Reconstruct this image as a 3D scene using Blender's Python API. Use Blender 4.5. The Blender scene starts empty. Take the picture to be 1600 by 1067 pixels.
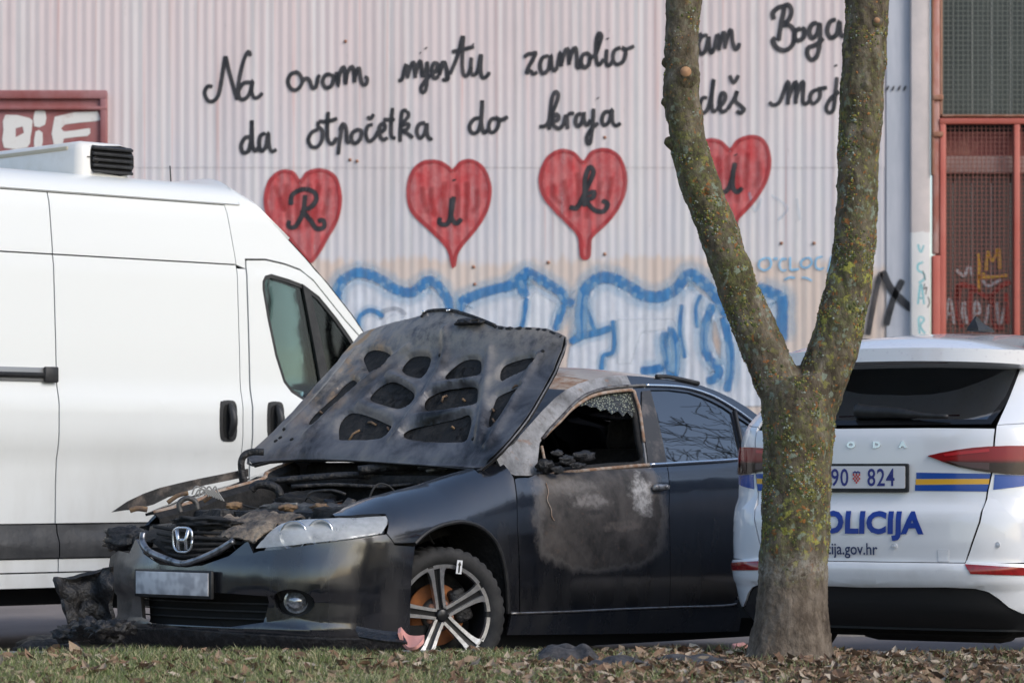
import bpy, bmesh, math, random
import numpy as np
from mathutils import Vector, Matrix, noise
random.seed(7)
C = bpy.context.scene.collection
scn = bpy.context.scene

# ---------------------------------------------------------------- camera
F = 5000.0; HY = 741.0; CH = 0.97            # focal length in photo pixels, horizon row, eye height
cam_d = bpy.data.cameras.new('camera'); cam = bpy.data.objects.new('camera', cam_d); C.objects.link(cam)
cam.location = (0, 0, CH); cam.rotation_euler = (math.radians(90), 0, 0)
cam_d.sensor_width = 36.0; cam_d.lens = F / 1600 * 36; cam_d.shift_y = (HY - 533.5) / 1600
cam_d.clip_start = 0.5; cam_d.clip_end = 2000
cam_d.dof.use_dof = True; cam_d.dof.focus_distance = 14.6; cam_d.dof.aperture_fstop = 5.0
scn.camera = cam
# ---------------------------------------------------------------- sky, sun, exposure
SUN_AZ = (0.78, -0.62); SUN_EL = 34.0
w = bpy.data.worlds.new('World'); scn.world = w; w.use_nodes = True
nt = w.node_tree; bg = nt.nodes['Background']
sky = nt.nodes.new('ShaderNodeTexSky'); sky.sky_type = 'NISHITA'; sky.sun_disc = False
sky.sun_elevation = math.radians(SUN_EL); sky.sun_rotation = math.atan2(SUN_AZ[0], SUN_AZ[1])
sky.air_density = 1.0; sky.dust_density = 1.5; sky.ozone_density = 1.0
nt.links.new(sky.outputs[0], bg.inputs[0]); bg.inputs[1].default_value = 0.15
sl = bpy.data.lights.new('sun', 'SUN'); sl.energy = 1.2; sl.angle = math.radians(28); sl.color = (1, .97, .93)
so = bpy.data.objects.new('sun', sl); C.objects.link(so)
ce = math.cos(math.radians(SUN_EL)); n_ = math.hypot(*SUN_AZ)
sdir = Vector((SUN_AZ[0] / n_ * ce, SUN_AZ[1] / n_ * ce, math.sin(math.radians(SUN_EL))))
so.rotation_euler = sdir.to_track_quat('Z', 'Y').to_euler(); so.location = (8, 2, 9)
scn.view_settings.view_transform = 'Standard'; scn.view_settings.look = 'None'
scn.view_settings.exposure = 0.54; scn.view_settings.gamma = 1.0
scn.view_settings.use_curve_mapping = False

# ---------------------------------------------------------------- helpers
def at(px, py, D):
    return Vector(((px - 800) * D / F, D, CH + (HY - py) * D / F))
def gz(px, D, z=0.0):
    return Vector(((px - 800) * D / F, D, z))
def tag(o, label=None, cat=None, group=None, kind=None):
    if label: o['label'] = label
    if cat: o['category'] = cat
    if group: o['group'] = group
    if kind: o['kind'] = kind
    return o
def empty(name, loc=(0, 0, 0), rz=0.0):
    o = bpy.data.objects.new(name, None); C.objects.link(o); o.location = loc; o.rotation_euler = (0, 0, rz)
    o.empty_display_size = .2
    return o
def mk(name, verts, faces, mat, parent=None, smooth=True, solid=0.0, uv=None):
    me = bpy.data.meshes.new(name); me.from_pydata([tuple(v) for v in verts], [], faces); me.update()
    return fin(name, me, mat, parent, smooth, solid)
def fin(name, me, mat, parent=None, smooth=True, solid=0.0):
    if smooth is True: me.polygons.foreach_set('use_smooth', [True] * len(me.polygons))
    if isinstance(mat, (list, tuple)):
        for m in mat: me.materials.append(m)
    elif mat: me.materials.append(mat)
    o = bpy.data.objects.new(name, me); C.objects.link(o)
    if parent: o.parent = parent
    if solid:
        s = o.modifiers.new('solid', 'SOLIDIFY'); s.thickness = solid; s.offset = -1
        if smooth is True: e = o.modifiers.new('split', 'EDGE_SPLIT'); e.split_angle = math.radians(50)
    return o
class MB:
    def __init__(s): s.v = []; s.f = []
    def add(s, vs, fs):
        b = len(s.v); s.v += [tuple(v) for v in vs]; s.f += [tuple(b + i for i in f) for f in fs]
    def box(s, c, d, rot=None, bev=0.0):
        if bev > 0:
            bm = bmesh.new(); bmesh.ops.create_cube(bm, size=1)
            for v in bm.verts: v.co = Vector((v.co.x * d[0], v.co.y * d[1], v.co.z * d[2]))
            bmesh.ops.bevel(bm, geom=bm.edges[:], offset=bev, segments=2, affect='EDGES', profile=.5)
            bm.verts.index_update()
            vs = [v.co.copy() for v in bm.verts]; fs = [[q.index for q in f.verts] for f in bm.faces]; bm.free()
        else:
            vs = [Vector((x * d[0] / 2, y * d[1] / 2, z * d[2] / 2)) for x in (-1, 1) for y in (-1, 1) for z in (-1, 1)]
            fs = [(0, 1, 3, 2), (4, 6, 7, 5), (0, 4, 5, 1), (2, 3, 7, 6), (0, 2, 6, 4), (1, 5, 7, 3)]
        if rot is not None: vs = [rot @ v for v in vs]
        c = Vector(c); s.add([v + c for v in vs], fs); return s
    def tube(s, pts, r, seg=8, cap=True):
        pts = [Vector(p) for p in pts]; n = len(pts)
        rs = r if isinstance(r, (list, tuple)) else [r] * n
        ref = Vector((0, 0, 1)); vs = []; fs = []; prev = None
        for i, p in enumerate(pts):
            t = (pts[min(i + 1, n - 1)] - pts[max(i - 1, 0)])
            t = t.normalized() if t.length > 1e-9 else Vector((0, 0, 1))
            if prev is None:
                a = t.cross(ref)
                if a.length < .1: a = t.cross(Vector((1, 0, 0)))
            else: a = prev - t * prev.dot(t)
            if a.length < 1e-6: a = t.orthogonal()
            a.normalize(); prev = a; b = t.cross(a)
            for k in range(seg):
                an = 2 * math.pi * k / seg
                vs.append(p + (a * math.cos(an) + b * math.sin(an)) * rs[i])
        for i in range(n - 1):
            for k in range(seg):
                fs.append((i * seg + k, i * seg + (k + 1) % seg, (i + 1) * seg + (k + 1) % seg, (i + 1) * seg + k))
        if cap: fs += [tuple(reversed(range(seg))), tuple((n - 1) * seg + k for k in range(seg))]
        s.add(vs, fs); return s
    def lathe(s, prof, M, seg=32, close=False):      # prof: (radius, axial) around local z, placed by matrix M
        vs = []; fs = []; n = len(prof)
        for k in range(seg):
            an = 2 * math.pi * k / seg
            for r, h in prof: vs.append(M @ Vector((r * math.cos(an), r * math.sin(an), h)))
        for k in range(seg):
            k2 = (k + 1) % seg
            for i in range(n - 1 if not close else n):
                j = (i + 1) % n
                fs.append((k * n + i, k2 * n + i, k2 * n + j, k * n + j))
        s.add(vs, fs); return s
    def build(s, name, mat, parent=None, smooth=True, solid=0.0):
        o = mk(name, s.v, s.f, mat, parent, smooth, solid)
        bm = bmesh.new(); bm.from_mesh(o.data); bmesh.ops.recalc_face_normals(bm, faces=bm.faces[:]); bm.to_mesh(o.data); bm.free()
        return o
def sharp(o, deg=35):
    try: o.data.set_sharp_from_angle(angle=math.radians(deg))
    except Exception: pass
    return o
def cr(pts, n=6, closed=False):
    P = [np.array(p, float) for p in pts]; N = len(P); out = []
    rng = range(N if closed else N - 1)
    for i in rng:
        if closed: a, b, c, d = P[(i - 1) % N], P[i], P[(i + 1) % N], P[(i + 2) % N]
        else: a, b, c, d = P[max(i - 1, 0)], P[i], P[i + 1], P[min(i + 2, N - 1)]
        for k in range(n):
            t = k / n
            out.append(.5 * ((2 * b) + (c - a) * t + (2 * a - 5 * b + 4 * c - d) * t * t + (3 * b - a - 3 * c + d) * t ** 3))
    if not closed: out.append(P[-1])
    return [Vector(o) if len(o) == 3 else tuple(o) for o in out]
def area2(p): return .5 * sum(p[i][0] * p[(i + 1) % len(p)][1] - p[(i + 1) % len(p)][0] * p[i][1] for i in range(len(p)))
def inset(poly, d):
    q = []
    for p in poly:                                   # drop doubles
        if not q or math.hypot(p[0] - q[-1][0], p[1] - q[-1][1]) > 1e-4: q.append((p[0], p[1]))
    if math.hypot(q[0][0] - q[-1][0], q[0][1] - q[-1][1]) < 1e-4: q.pop()
    s = 1 if area2(q) > 0 else -1
    out = []; n = len(q)
    for i in range(n):
        a, b, c = q[i - 1], q[i], q[(i + 1) % n]
        e1 = (b[0] - a[0], b[1] - a[1]); e2 = (c[0] - b[0], c[1] - b[1])
        l1 = math.hypot(*e1); l2 = math.hypot(*e2)
        n1 = (-e1[1] / l1 * s, e1[0] / l1 * s); n2 = (-e2[1] / l2 * s, e2[0] / l2 * s)
        m = (n1[0] + n2[0], n1[1] + n2[1]); k = m[0] * n1[0] + m[1] * n1[1]
        k = max(k, .5)
        out.append((b[0] + m[0] * d / k, b[1] + m[1] * d / k))
    return out
def fill2d(outline, holes=(), step=(.05, .05)):
    bm = bmesh.new(); edges = []
    for loop in [outline] + list(holes):
        vs = [bm.verts.new((p[0], p[1], 0)) for p in loop]
        for i in range(len(vs)):
            try: edges.append(bm.edges.new((vs[i], vs[(i + 1) % len(vs)])))
            except ValueError: pass
    bmesh.ops.triangle_fill(bm, use_beauty=True, use_dissolve=False, edges=edges, normal=(0, 0, 1))
    xs = [p[0] for p in outline]; ys = [p[1] for p in outline]
    for lo, hi, st, ax in ((min(xs), max(xs), step[0], 0), (min(ys), max(ys), step[1], 1)):
        k = math.floor(lo / st) + 1
        while k * st < hi - 1e-6:
            co = [0, 0, 0]; co[ax] = k * st; no = [0, 0, 0]; no[ax] = 1
            bmesh.ops.bisect_plane(bm, geom=bm.verts[:] + bm.edges[:] + bm.faces[:], dist=1e-6, plane_co=co, plane_no=no)
            k += 1
    bmesh.ops.remove_doubles(bm, verts=bm.verts[:], dist=2e-4)
    bm.verts.index_update()
    V = [(v.co.x, v.co.y) for v in bm.verts]; Fc = [[v.index for v in f.verts] for f in bm.faces]
    bm.free(); return V, Fc
def panel(name, outline, mapf, mat, parent, out=None, holes=(), step=(.05, .05), thick=.012, gap=0.0, off=0.0, smooth=True):
    """A sheet cut to a 2-D outline and laid on the surface mapf(u, v); `out` is a rough outward direction."""
    if gap: outline = inset(outline, gap)
    V, Fc = fill2d(outline, holes, step)
    P = [Vector(mapf(u, v)) for u, v in V]
    me = bpy.data.meshes.new(name); me.from_pydata([tuple(p) for p in P], [], Fc); me.update()
    if out is not None and len(me.polygons):
        cen = sum(P, Vector()) / len(P)
        o_ = out(cen) if callable(out) else Vector(out)
        if sum(p.normal.dot(o_) * p.area for p in me.polygons) < 0: me.flip_normals()
    if off:
        me.update(); ns = [v.normal.copy() for v in me.vertices]
        for v, n in zip(me.vertices, ns): v.co += n * off
    return fin(name, me, mat, parent, smooth, thick)
class Curve2:
    def __init__(s, pts, closed=False, n=14):
        q = np.array(cr(pts, n, closed))
        if closed: q = np.vstack([q, q[:1]])
        d = np.hypot(*np.diff(q, axis=0).T); s.u = np.concatenate([[0], np.cumsum(d)]); s.q = q; s.L = s.u[-1]
        t = np.gradient(q, axis=0); t /= np.maximum(np.hypot(t[:, 0], t[:, 1]), 1e-9)[:, None]
        s.n = np.stack([t[:, 1], -t[:, 0]], 1)       # right-hand normal of the walking direction
    def pos(s, u): return np.interp(u, s.u, s.q[:, 0]), np.interp(u, s.u, s.q[:, 1])
    def nor(s, u): return np.interp(u, s.u, s.n[:, 0]), np.interp(u, s.u, s.n[:, 1])
class Surf:
    """Parametric surface f(u,v) in a thing's own frame; hit() finds the (u,v) seen at a photo pixel."""
    def __init__(s, f, ur, vr, M, nu=90, nv=50):
        s.f = f; s.M = M; s.grid = []
        for i in range(nu + 1):
            for j in range(nv + 1):
                u = ur[0] + (ur[1] - ur[0]) * i / nu; v = vr[0] + (vr[1] - vr[0]) * j / nv
                x, y, d = s.pr(u, v); s.grid.append((u, v, x, y, d))
        s.g = np.array(s.grid); s.du = (ur[1] - ur[0]) / nu; s.dv = (vr[1] - vr[0]) / nv
    def pr(s, u, v):
        p = s.M @ Vector(s.f(u, v)); return 800 + p.x * F / p.y, HY - (p.z - CH) * F / p.y, p.y
    def hit(s, px, py):
        d2 = (s.g[:, 2] - px) ** 2 + (s.g[:, 3] - py) ** 2 + (s.g[:, 4] - s.g[:, 4].min()) * 30
        i = int(np.argmin(d2)); u, v = s.g[i, 0], s.g[i, 1]; best = (1e18, u, v)
        for _ in range(14):
            x, y, _d = s.pr(u, v); ex, ey = px - x, py - y; e = ex * ex + ey * ey
            if e < best[0]: best = (e, u, v)
            if e < .01: break
            h = 1e-3
            x1, y1, _d = s.pr(u + h, v); x2, y2, _d = s.pr(u, v + h)
            a, b, c, d = (x1 - x) / h, (x2 - x) / h, (y1 - y) / h, (y2 - y) / h
            det = a * d - b * c
            if abs(det) < 1e-6: break
            su = (d * ex - b * ey) / det; sv = (-c * ex + a * ey) / det
            m = max(abs(su) / (4 * s.du), abs(sv) / (4 * s.dv), 1)
            u += su / m; v += sv / m
        if best[0] > 60: print('HIT miss', px, py, round(math.sqrt(best[0]), 1))
        return best[1], best[2]
    def hits(s, pts): return [s.hit(*p) for p in pts]
    def at(s, px, py): return Vector(s.f(*s.hit(px, py)))
def lerp_tab(tab):
    xs = [t[0] for t in tab]; ys = [t[1] for t in tab]
    return lambda x: float(np.interp(x, xs, ys))
def sstep(a, b, x):
    t = min(max((x - a) / (b - a), 0), 1); return t * t * (3 - 2 * t)
def text_mesh(s, size, bold=0.0, spacing=1.0, sx=1.0, align='LEFT'):
    cu = bpy.data.curves.new('t', 'FONT'); cu.body = s; cu.size = size; cu.offset = bold; cu.space_character = spacing
    cu.align_x = align; cu.resolution_u = 3; cu.fill_mode = 'FRONT'
    o = bpy.data.objects.new('t', cu); C.objects.link(o)
    dg = bpy.context.evaluated_depsgraph_get(); me = bpy.data.meshes.new_from_object(o.evaluated_get(dg))
    bm = bmesh.new(); bm.from_mesh(me); st = size * .22
    for ax in (0, 1):
        q = [v.co[ax] for v in bm.verts]; k = math.floor(min(q) / st) + 1
        while k * st < max(q):
            co = [0, 0, 0]; co[ax] = k * st; no = [0, 0, 0]; no[ax] = 1
            bmesh.ops.bisect_plane(bm, geom=bm.verts[:] + bm.edges[:] + bm.faces[:], dist=1e-6, plane_co=co, plane_no=no); k += 1
    bm.verts.index_update(); V = [(v.co.x * sx, v.co.y) for v in bm.verts]; Fc = [[v.index for v in f.verts] for f in bm.faces]; bm.free()
    bpy.data.objects.remove(o); bpy.data.meshes.remove(me); bpy.data.curves.remove(cu)
    return V, Fc

# ---------------------------------------------------------------- materials
def mat(name, col=(.5, .5, .5), rough=.5, metal=0.0, coat=0.0, spec=.5, bump=None, var=None, trans=0.0, alpha=1.0):
    m = bpy.data.materials.new(name); m.use_nodes = True; n = m.node_tree.nodes; l = m.node_tree.links
    b = n['Principled BSDF']; b.inputs['Base Color'].default_value = (*col, 1); b.inputs['Roughness'].default_value = rough
    b.inputs['Metallic'].default_value = metal; b.inputs['Coat Weight'].default_value = coat; b.inputs['Coat Roughness'].default_value = .06
    b.inputs['Specular IOR Level'].default_value = spec; b.inputs['Transmission Weight'].default_value = trans; b.inputs['Alpha'].default_value = alpha
    tc = n.new('ShaderNodeTexCoord')
    if var:                                          # (second colour, scale, low, high[, stretch])
        c2, sc, lo, hi = var[:4]
        nz = n.new('ShaderNodeTexNoise'); nz.inputs['Scale'].default_value = sc; nz.inputs['Detail'].default_value = 6; nz.inputs['Roughness'].default_value = .65
        src = tc.outputs['Object']
        if len(var) > 4:
            mp = n.new('ShaderNodeMapping'); mp.inputs['Scale'].default_value = var[4]; l.new(src, mp.inputs[0]); src = mp.outputs[0]
        l.new(src, nz.inputs['Vector'])
        rp = n.new('ShaderNodeValToRGB'); rp.color_ramp.elements[0].position = lo; rp.color_ramp.elements[1].position = hi
        rp.color_ramp.elements[0].color = (*col, 1); rp.color_ramp.elements[1].color = (*c2, 1)
        l.new(nz.outputs['Fac'], rp.inputs[0]); l.new(rp.outputs[0], b.inputs['Base Color'])
    if bump:
        sc, st = bump[:2]
        nb = n.new('ShaderNodeTexNoise'); nb.inputs['Scale'].default_value = sc; nb.inputs['Detail'].default_value = 5
        l.new(tc.outputs['Object'], nb.inputs['Vector'])
        bp = n.new('ShaderNodeBump'); bp.inputs['Strength'].default_value = st; bp.inputs['Distance'].default_value = bump[2] if len(bump) > 2 else .01
        l.new(nb.outputs['Fac'], bp.inputs['Height']); l.new(bp.outputs[0], b.inputs['Normal'])
    return m
class NT:                                            # tiny node-building helper
    def __init__(s, name):
        s.m = bpy.data.materials.new(name); s.m.use_nodes = True; s.n = s.m.node_tree.nodes; s.l = s.m.node_tree.links
        s.b = s.n['Principled BSDF']; s.tc = s.n.new('ShaderNodeTexCoord')
    def noise(s, scale, detail=5, stretch=None, rough=.6, vec=None, dist=0.0):
        q = s.n.new('ShaderNodeTexNoise'); q.inputs['Scale'].default_value = scale; q.inputs['Detail'].default_value = detail
        q.inputs['Roughness'].default_value = rough; q.inputs['Distortion'].default_value = dist
        v = vec or s.tc.outputs['Object']
        if stretch:
            mp = s.n.new('ShaderNodeMapping'); mp.inputs['Scale'].default_value = stretch; s.l.new(v, mp.inputs[0]); v = mp.outputs[0]
        s.l.new(v, q.inputs['Vector']); return q.outputs['Fac']
    def ramp(s, fac, stops):
        r = s.n.new('ShaderNodeValToRGB'); e = r.color_ramp.elements
        while len(e) < len(stops): e.new(.5)
        for el, (p, c) in zip(e, stops):
            el.position = p; el.color = (*c, 1) if isinstance(c, (tuple, list)) else (c, c, c, 1)
        s.l.new(fac, r.inputs[0]); return r.outputs[0]
    def mix(s, fac, a, b, mode='MIX'):
        q = s.n.new('ShaderNodeMix'); q.data_type = 'RGBA'; q.blend_type = mode
        for sock, v in ((q.inputs[0], fac), (q.inputs[6], a), (q.inputs[7], b)):
            if isinstance(v, (int, float)): sock.default_value = v
            elif isinstance(v, tuple): sock.default_value = (*v, 1)
            else: s.l.new(v, sock)
        return q.outputs[2]
    def math(s, op, a, b=0.0, c=None, clamp=False):
        q = s.n.new('ShaderNodeMath'); q.operation = op; q.use_clamp = clamp
        for i, v in enumerate((a, b) if c is None else (a, b, c)):
            if isinstance(v, (int, float)): q.inputs[i].default_value = v
            else: s.l.new(v, q.inputs[i])
        return q.outputs[0]
    def xyz(s, kind='Object'):
        q = s.n.new('ShaderNodeSeparateXYZ'); s.l.new(s.tc.outputs[kind], q.inputs[0]); return q.outputs
    def maprange(s, v, a, b, c=0.0, d=1.0):
        q = s.n.new('ShaderNodeMapRange'); q.interpolation_type = 'SMOOTHSTEP'
        s.l.new(v, q.inputs[0])
        for i, x in enumerate((a, b, c, d)): q.inputs[i + 1].default_value = x
        return q.outputs[0]
    def bump(s, h, strength=.3, dist=.01):
        q = s.n.new('ShaderNodeBump'); q.inputs['Strength'].default_value = strength; q.inputs['Distance'].default_value = dist
        s.l.new(h, q.inputs['Height']); s.l.new(q.outputs[0], s.b.inputs['Normal'])
    def set(s, **k):
        for kk, v in k.items():
            sock = s.b.inputs[kk.replace('_', ' ')]
            if isinstance(v, (int, float)): sock.default_value = v
            elif isinstance(v, tuple): sock.default_value = (*v, 1)
            else: s.l.new(v, sock)
        return s.m
RUB = mat('rubber', (.012, .012, .012), .75, var=((.03, .028, .026), 14, .4, .7))
BLK = mat('black plastic', (.014, .014, .015), .5, var=((.03, .03, .03), 20, .45, .7))
GRYPL = mat('grey weathered plastic', (.055, .058, .062), .55, var=((.085, .085, .085), 6, .4, .7, (1, 1, .3)))
CHROME = mat('chrome', (.75, .76, .78), .18, metal=1.0)
STEEL = mat('scratched steel', (.35, .34, .33), .4, metal=.8, var=((.2, .16, .13), 30, .4, .7))
DARK = mat('dark void', (.006, .006, .006), .9)
# ================================================================ ground
g = NT('asphalt')
f1 = g.noise(260, 3); f2 = g.noise(1.3, 6)
colr = g.mix(g.ramp(f2, [(.35, 0.0), (.7, 1.0)]), (.16, .145, .14), (.24, .215, .205))
colr = g.mix(g.ramp(f1, [(.35, .35), (.65, 0.0)]), colr, (.07, .066, .063)); g.bump(f1, .4, .004)
ASPH = g.set(Base_Color=colr, Roughness=.85)
def sheet(name, x0, x1, y0, y1, z, m, nx=1, ny=1, hf=None):
    V = []; Fc = []
    for j in range(ny + 1):
        for i in range(nx + 1):
            x = x0 + (x1 - x0) * i / nx; y = y0 + (y1 - y0) * j / ny
            V.append((x, y, z + (hf(x, y) if hf else 0)))
    for j in range(ny):
        for i in range(nx):
            a = j * (nx + 1) + i; Fc.append((a, a + 1, a + nx + 2, a + nx + 1))
    return mk(name, V, Fc, m)
tag(sheet('ground', -400, 400, -400, 400, -.03, mat('earth', (.10, .085, .06), .95, var=((.16, .14, .09), .6, .4, .6))), kind='structure')
tag(sheet('road', -60, 60, 13.85, 27, 0.0, ASPH), kind='structure')
# the verge in front: soil, grass, leaf litter
VZ = .205; VY1 = 13.62
def vh(x, y): return .02 * noise.noise(Vector((x * .9, y * .9, 3))) + .012 * noise.noise(Vector((x * 4, y * 4, 1))) - .03 * sstep(13.0, 12.0, y) * 0
g = NT('verge soil'); f1 = g.noise(40, 6); f2 = g.noise(2.2, 5)
c_ = g.mix(g.ramp(f1, [(.35, 0.0), (.65, 1.0)]), (.07, .05, .03), (.17, .12, .075))
c_ = g.mix(g.ramp(f2, [(.4, 0.0), (.62, .8)]), c_, (.11, .12, .045)); g.bump(f1, .8, .02)
SOIL = g.set(Base_Color=c_, Roughness=.95)
tag(sheet('verge', -30, 30, -6, VY1, VZ, SOIL, 500, 160, vh), kind='structure')
# kerb stones along the verge
CONC = mat('kerb concrete', (.26, .25, .235), .9, bump=(60, .5, .006), var=((.14, .135, .12), 5, .35, .65))
kb = bmesh.new(); bmesh.ops.create_cube(kb, size=1)
for v in kb.verts: v.co = Vector((v.co.x * .985, v.co.y * .15, v.co.z * .34))
bmesh.ops.bevel(kb, geom=kb.edges[:], offset=.014, segments=2, affect='EDGES')
kme = bpy.data.meshes.new('kerb_stone'); kb.to_mesh(kme); kb.free(); kme.materials.append(CONC)
kroot = empty('kerb', (0, VY1 + .09, 0)); tag(kroot, 'low grey concrete kerb edging the grass verge', 'kerb')
for i in range(-12, 13):
    o = bpy.data.objects.new('kerb_stone', kme); C.objects.link(o); o.parent = kroot
    o.location = (i + random.uniform(-.004, .004), random.uniform(-.008, .008), .205 - .17 + random.uniform(-.012, .01) )
    o.rotation_euler = (0, 0, random.uniform(-.006, .006))
# far raised strip of dirt in front of the wall, right part, with its pale kerb
g = NT('dirt and leaf mould'); f1 = g.noise(18, 8); f2 = g.noise(3, 4)
c_ = g.mix(g.ramp(f1, [(.3, 0.0), (.7, 1.0)]), (.08, .06, .045), (.25, .19, .15))
c_ = g.mix(g.ramp(f2, [(.5, 0.0), (.62, .7)]), c_, (.10, .14, .04)); g.bump(f1, 1.0, .03)
DIRT = g.set(Base_Color=c_, Roughness=.95)
tag(sheet('dirt_strip', .62, 30, 19.35, 26.2, .06, DIRT, 200, 40, lambda x, y: .02 * noise.noise(Vector((x * 2, y * 2, 0)))), kind='structure')
fk = empty('far_kerb', (.6, 19.25, 0)); tag(fk, 'pale concrete kerb glimpsed under the burnt car', 'kerb')
PALE = mat('pale kerb concrete', (.42, .40, .37), .9, var=((.28, .26, .24), 8, .4, .6))
km2 = kme.copy(); km2.materials.clear(); km2.materials.append(PALE)
for i in range(8):
    o = bpy.data.objects.new('kerb_stone', km2); C.objects.link(o); o.parent = fk; o.location = (i + .5, 0, -.09 + random.uniform(-.008, .008))

# ================================================================ corrugated warehouse
WY = 26.0; PITCH = .076; AMP = .0024
def wally(x): return WY + AMP * math.cos(2 * math.pi * x / PITCH)
def wp(px, py): p = at(px, py, WY); return p.x, p.z
g = NT('painted corrugated steel')
X, Y, Z = g.xyz('Object')
gx = g.n.new('ShaderNodeNewGeometry'); sp = g.n.new('ShaderNodeSeparateXYZ'); g.l.new(gx.outputs['Position'], sp.inputs[0])
wx, wy_, wz = sp.outputs
P = gx.outputs['Position']
broad = g.noise(.55, 4, vec=P); broad2 = g.noise(1.1, 5, (1, 1, .35), vec=P)
base = g.mix(g.ramp(broad, [(.4, 0.0), (.6, 1.0)]), (.565, .55, .58), (.63, .585, .585))
base = g.mix(g.maprange(wz, 2.9, 4.6), base, (.64, .545, .54))
# ridges keep the old red paint, valleys the grey coat
ph = g.math('COSINE', g.math('MULTIPLY', wx, 2 * math.pi / PITCH))
streak = g.noise(1.0, 3, (13.2, 1, .22), vec=P, rough=.7)
streak2 = g.noise(1.0, 2, (6, 1, .5), vec=P)
redf = g.math('MULTIPLY', g.ramp(streak, [(.53, 0.0), (.66, 1.0)]), g.ramp(ph, [(.0, .9), (.6, .05)]))
redf = g.math('MULTIPLY', redf, g.ramp(streak2, [(.42, .15), (.62, 1.0)]))
redf = g.math('MULTIPLY', redf, g.maprange(wz, 2.5, 3.4, .15, .9))
base = g.mix(redf, base, (.56, .30, .27))
pale = g.noise(1.0, 2, (13.2, 1, .12), vec=P)
base = g.mix(g.ramp(pale, [(.48, 0.0), (.66, .6)]), base, (.66, .65, .64))
# peach primer band below
edge = g.math('ADD', wz, g.math('MULTIPLY', g.math('SUBTRACT', g.noise(.9, 6, (1, 1, .6), vec=P), .5), .38))
edge = g.math('ADD', edge, g.math('MULTIPLY', g.math('SUBTRACT', g.noise(1.0, 1, (13.2, 1, .01), vec=P), .5), .16))
pm = g.maprange(edge, 2.66, 2.74, 1.0, 0.0)
base = g.mix(g.math('MULTIPLY', pm, .92), base, g.mix(g.ramp(streak2, [(.3, 0.0), (.7, 1.0)]), (.60, .475, .40), (.60, .52, .47)))
dirt = g.noise(9, 8, (2.5, 1, .5), vec=P, rough=.75)
base = g.mix(g.ramp(dirt, [(.62, 0.0), (.78, .7)]), base, (.25, .20, .18))
rust = g.noise(1.0, 6, (14, 1, .5), vec=P, rough=.8)
base = g.mix(g.ramp(rust, [(.70, 0.0), (.78, .6)]), base, (.33, .17, .11))
grime = g.noise(.8, 7, (1.6, 1, .5), vec=P, rough=.7)
base = g.mix(g.ramp(grime, [(.5, 0.0), (.72, .35)]), base, (.42, .39, .39))
drip = g.noise(1.0, 4, (9, 1, .35), vec=P, rough=.7)
base = g.mix(g.ramp(drip, [(.60, 0.0), (.72, .35)]), base, (.40, .36, .35))
CORR = g.set(Base_Color=base, Roughness=.55, Specular_IOR_Level=.35)
hall = empty('warehouse', (0, WY, 0)); tag(hall, 'graffiti covered corrugated metal warehouse wall behind the vehicles', 'building')
SHW = PITCH * 11
def sheet_mesh(z0, z1, w=SHW):
    n = int(round(w / PITCH)) * 8; V = []; Fc = []
    for i in range(n + 1):
        x = w * i / n; y = AMP * math.cos(2 * math.pi * x / PITCH)
        V += [(x, y, z0), (x, y, (z0 + z1) / 2), (x, y, z1)]
    for i in range(n):
        for k in range(2): Fc.append((3 * i + k, 3 * i + 3 + k, 3 * i + 4 + k, 3 * i + 1 + k))
    me = bpy.data.meshes.new('corrugated_sheet'); me.from_pydata(V, [], Fc); me.polygons.foreach_set('use_smooth', [True] * len(Fc)); me.materials.append(CORR)
    return me
lowm = sheet_mesh(0, 3.47); uppm = sheet_mesh(3.46, 6.2)
xr = at(1419, 0, WY).x; k0 = int(math.floor(xr / PITCH))
x = k0 * PITCH - SHW; i = 0
signx = wp(170, 150)[0]
while x > -9.5:
    for me, dy in ((lowm, 0), (uppm, -.0035)):
        if me is lowm and x + SHW < signx + .35 and x > -9: pass
        o = bpy.data.objects.new('corrugated_sheet', me); C.objects.link(o); o.parent = hall; o.location = (x, dy + (.002 if i % 2 else 0), 0)
    x -= SHW; i += 1
# plain flashing strip, concrete column, far part of the facade
GREYST = mat('flat grey cladding', (.50, .51, .56), .6, var=((.42, .44, .49), 3, .4, .6, (3, 1, .4)))
x0 = k0 * PITCH; x1 = wp(1421, 0)[0]
fl = mk('flashing', [(wp(1385, 0)[0], -.016, 0), (x1, -.016, 0), (x1, -.016, 6.2), (wp(1385, 0)[0], -.016, 6.2)], [(0, 1, 2, 3)], GREYST, hall, solid=.004)
g = NT('painted concrete column'); gp = g.n.new('ShaderNodeNewGeometry'); sp = g.n.new('ShaderNodeSeparateXYZ'); g.l.new(gp.outputs['Position'], sp.inputs[0])
zt_ = g.math('ADD', sp.outputs[2], g.math('MULTIPLY', g.math('SUBTRACT', g.noise(14, 3), .5), .03))
c_ = g.mix(g.maprange(zt_, 2.925, 2.935, 1.0, 0.0), g.mix(g.ramp(g.noise(5, 6), [(.4, 0.0), (.65, 1.0)]), (.62, .545, .52), (.54, .48, .46)), (.74, .72, .70))
g.bump(g.noise(30, 4), .2, .004); COLM = g.set(Base_Color=c_, Roughness=.8)
xc0, xc1 = wp(1421, 0)[0], wp(1452, 0)[0]
m = MB(); m.box(((xc0 + xc1) / 2, .03, 3.1), (xc1 - xc0 - .004, .22, 6.2), bev=.01); m.build('column', COLM, hall)
m = MB(); m.box((8.5, 3.6, 6.3), (36, 7.6, .25)); m.build('roof_edge', mat('roof fascia', (.3, .29, .28), .7), hall)
m = MB(); m.box((-14.2, .05, 3.1), (9.2, .1, 6.2)); m.build('plain_wall', GREYST, hall)

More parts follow.
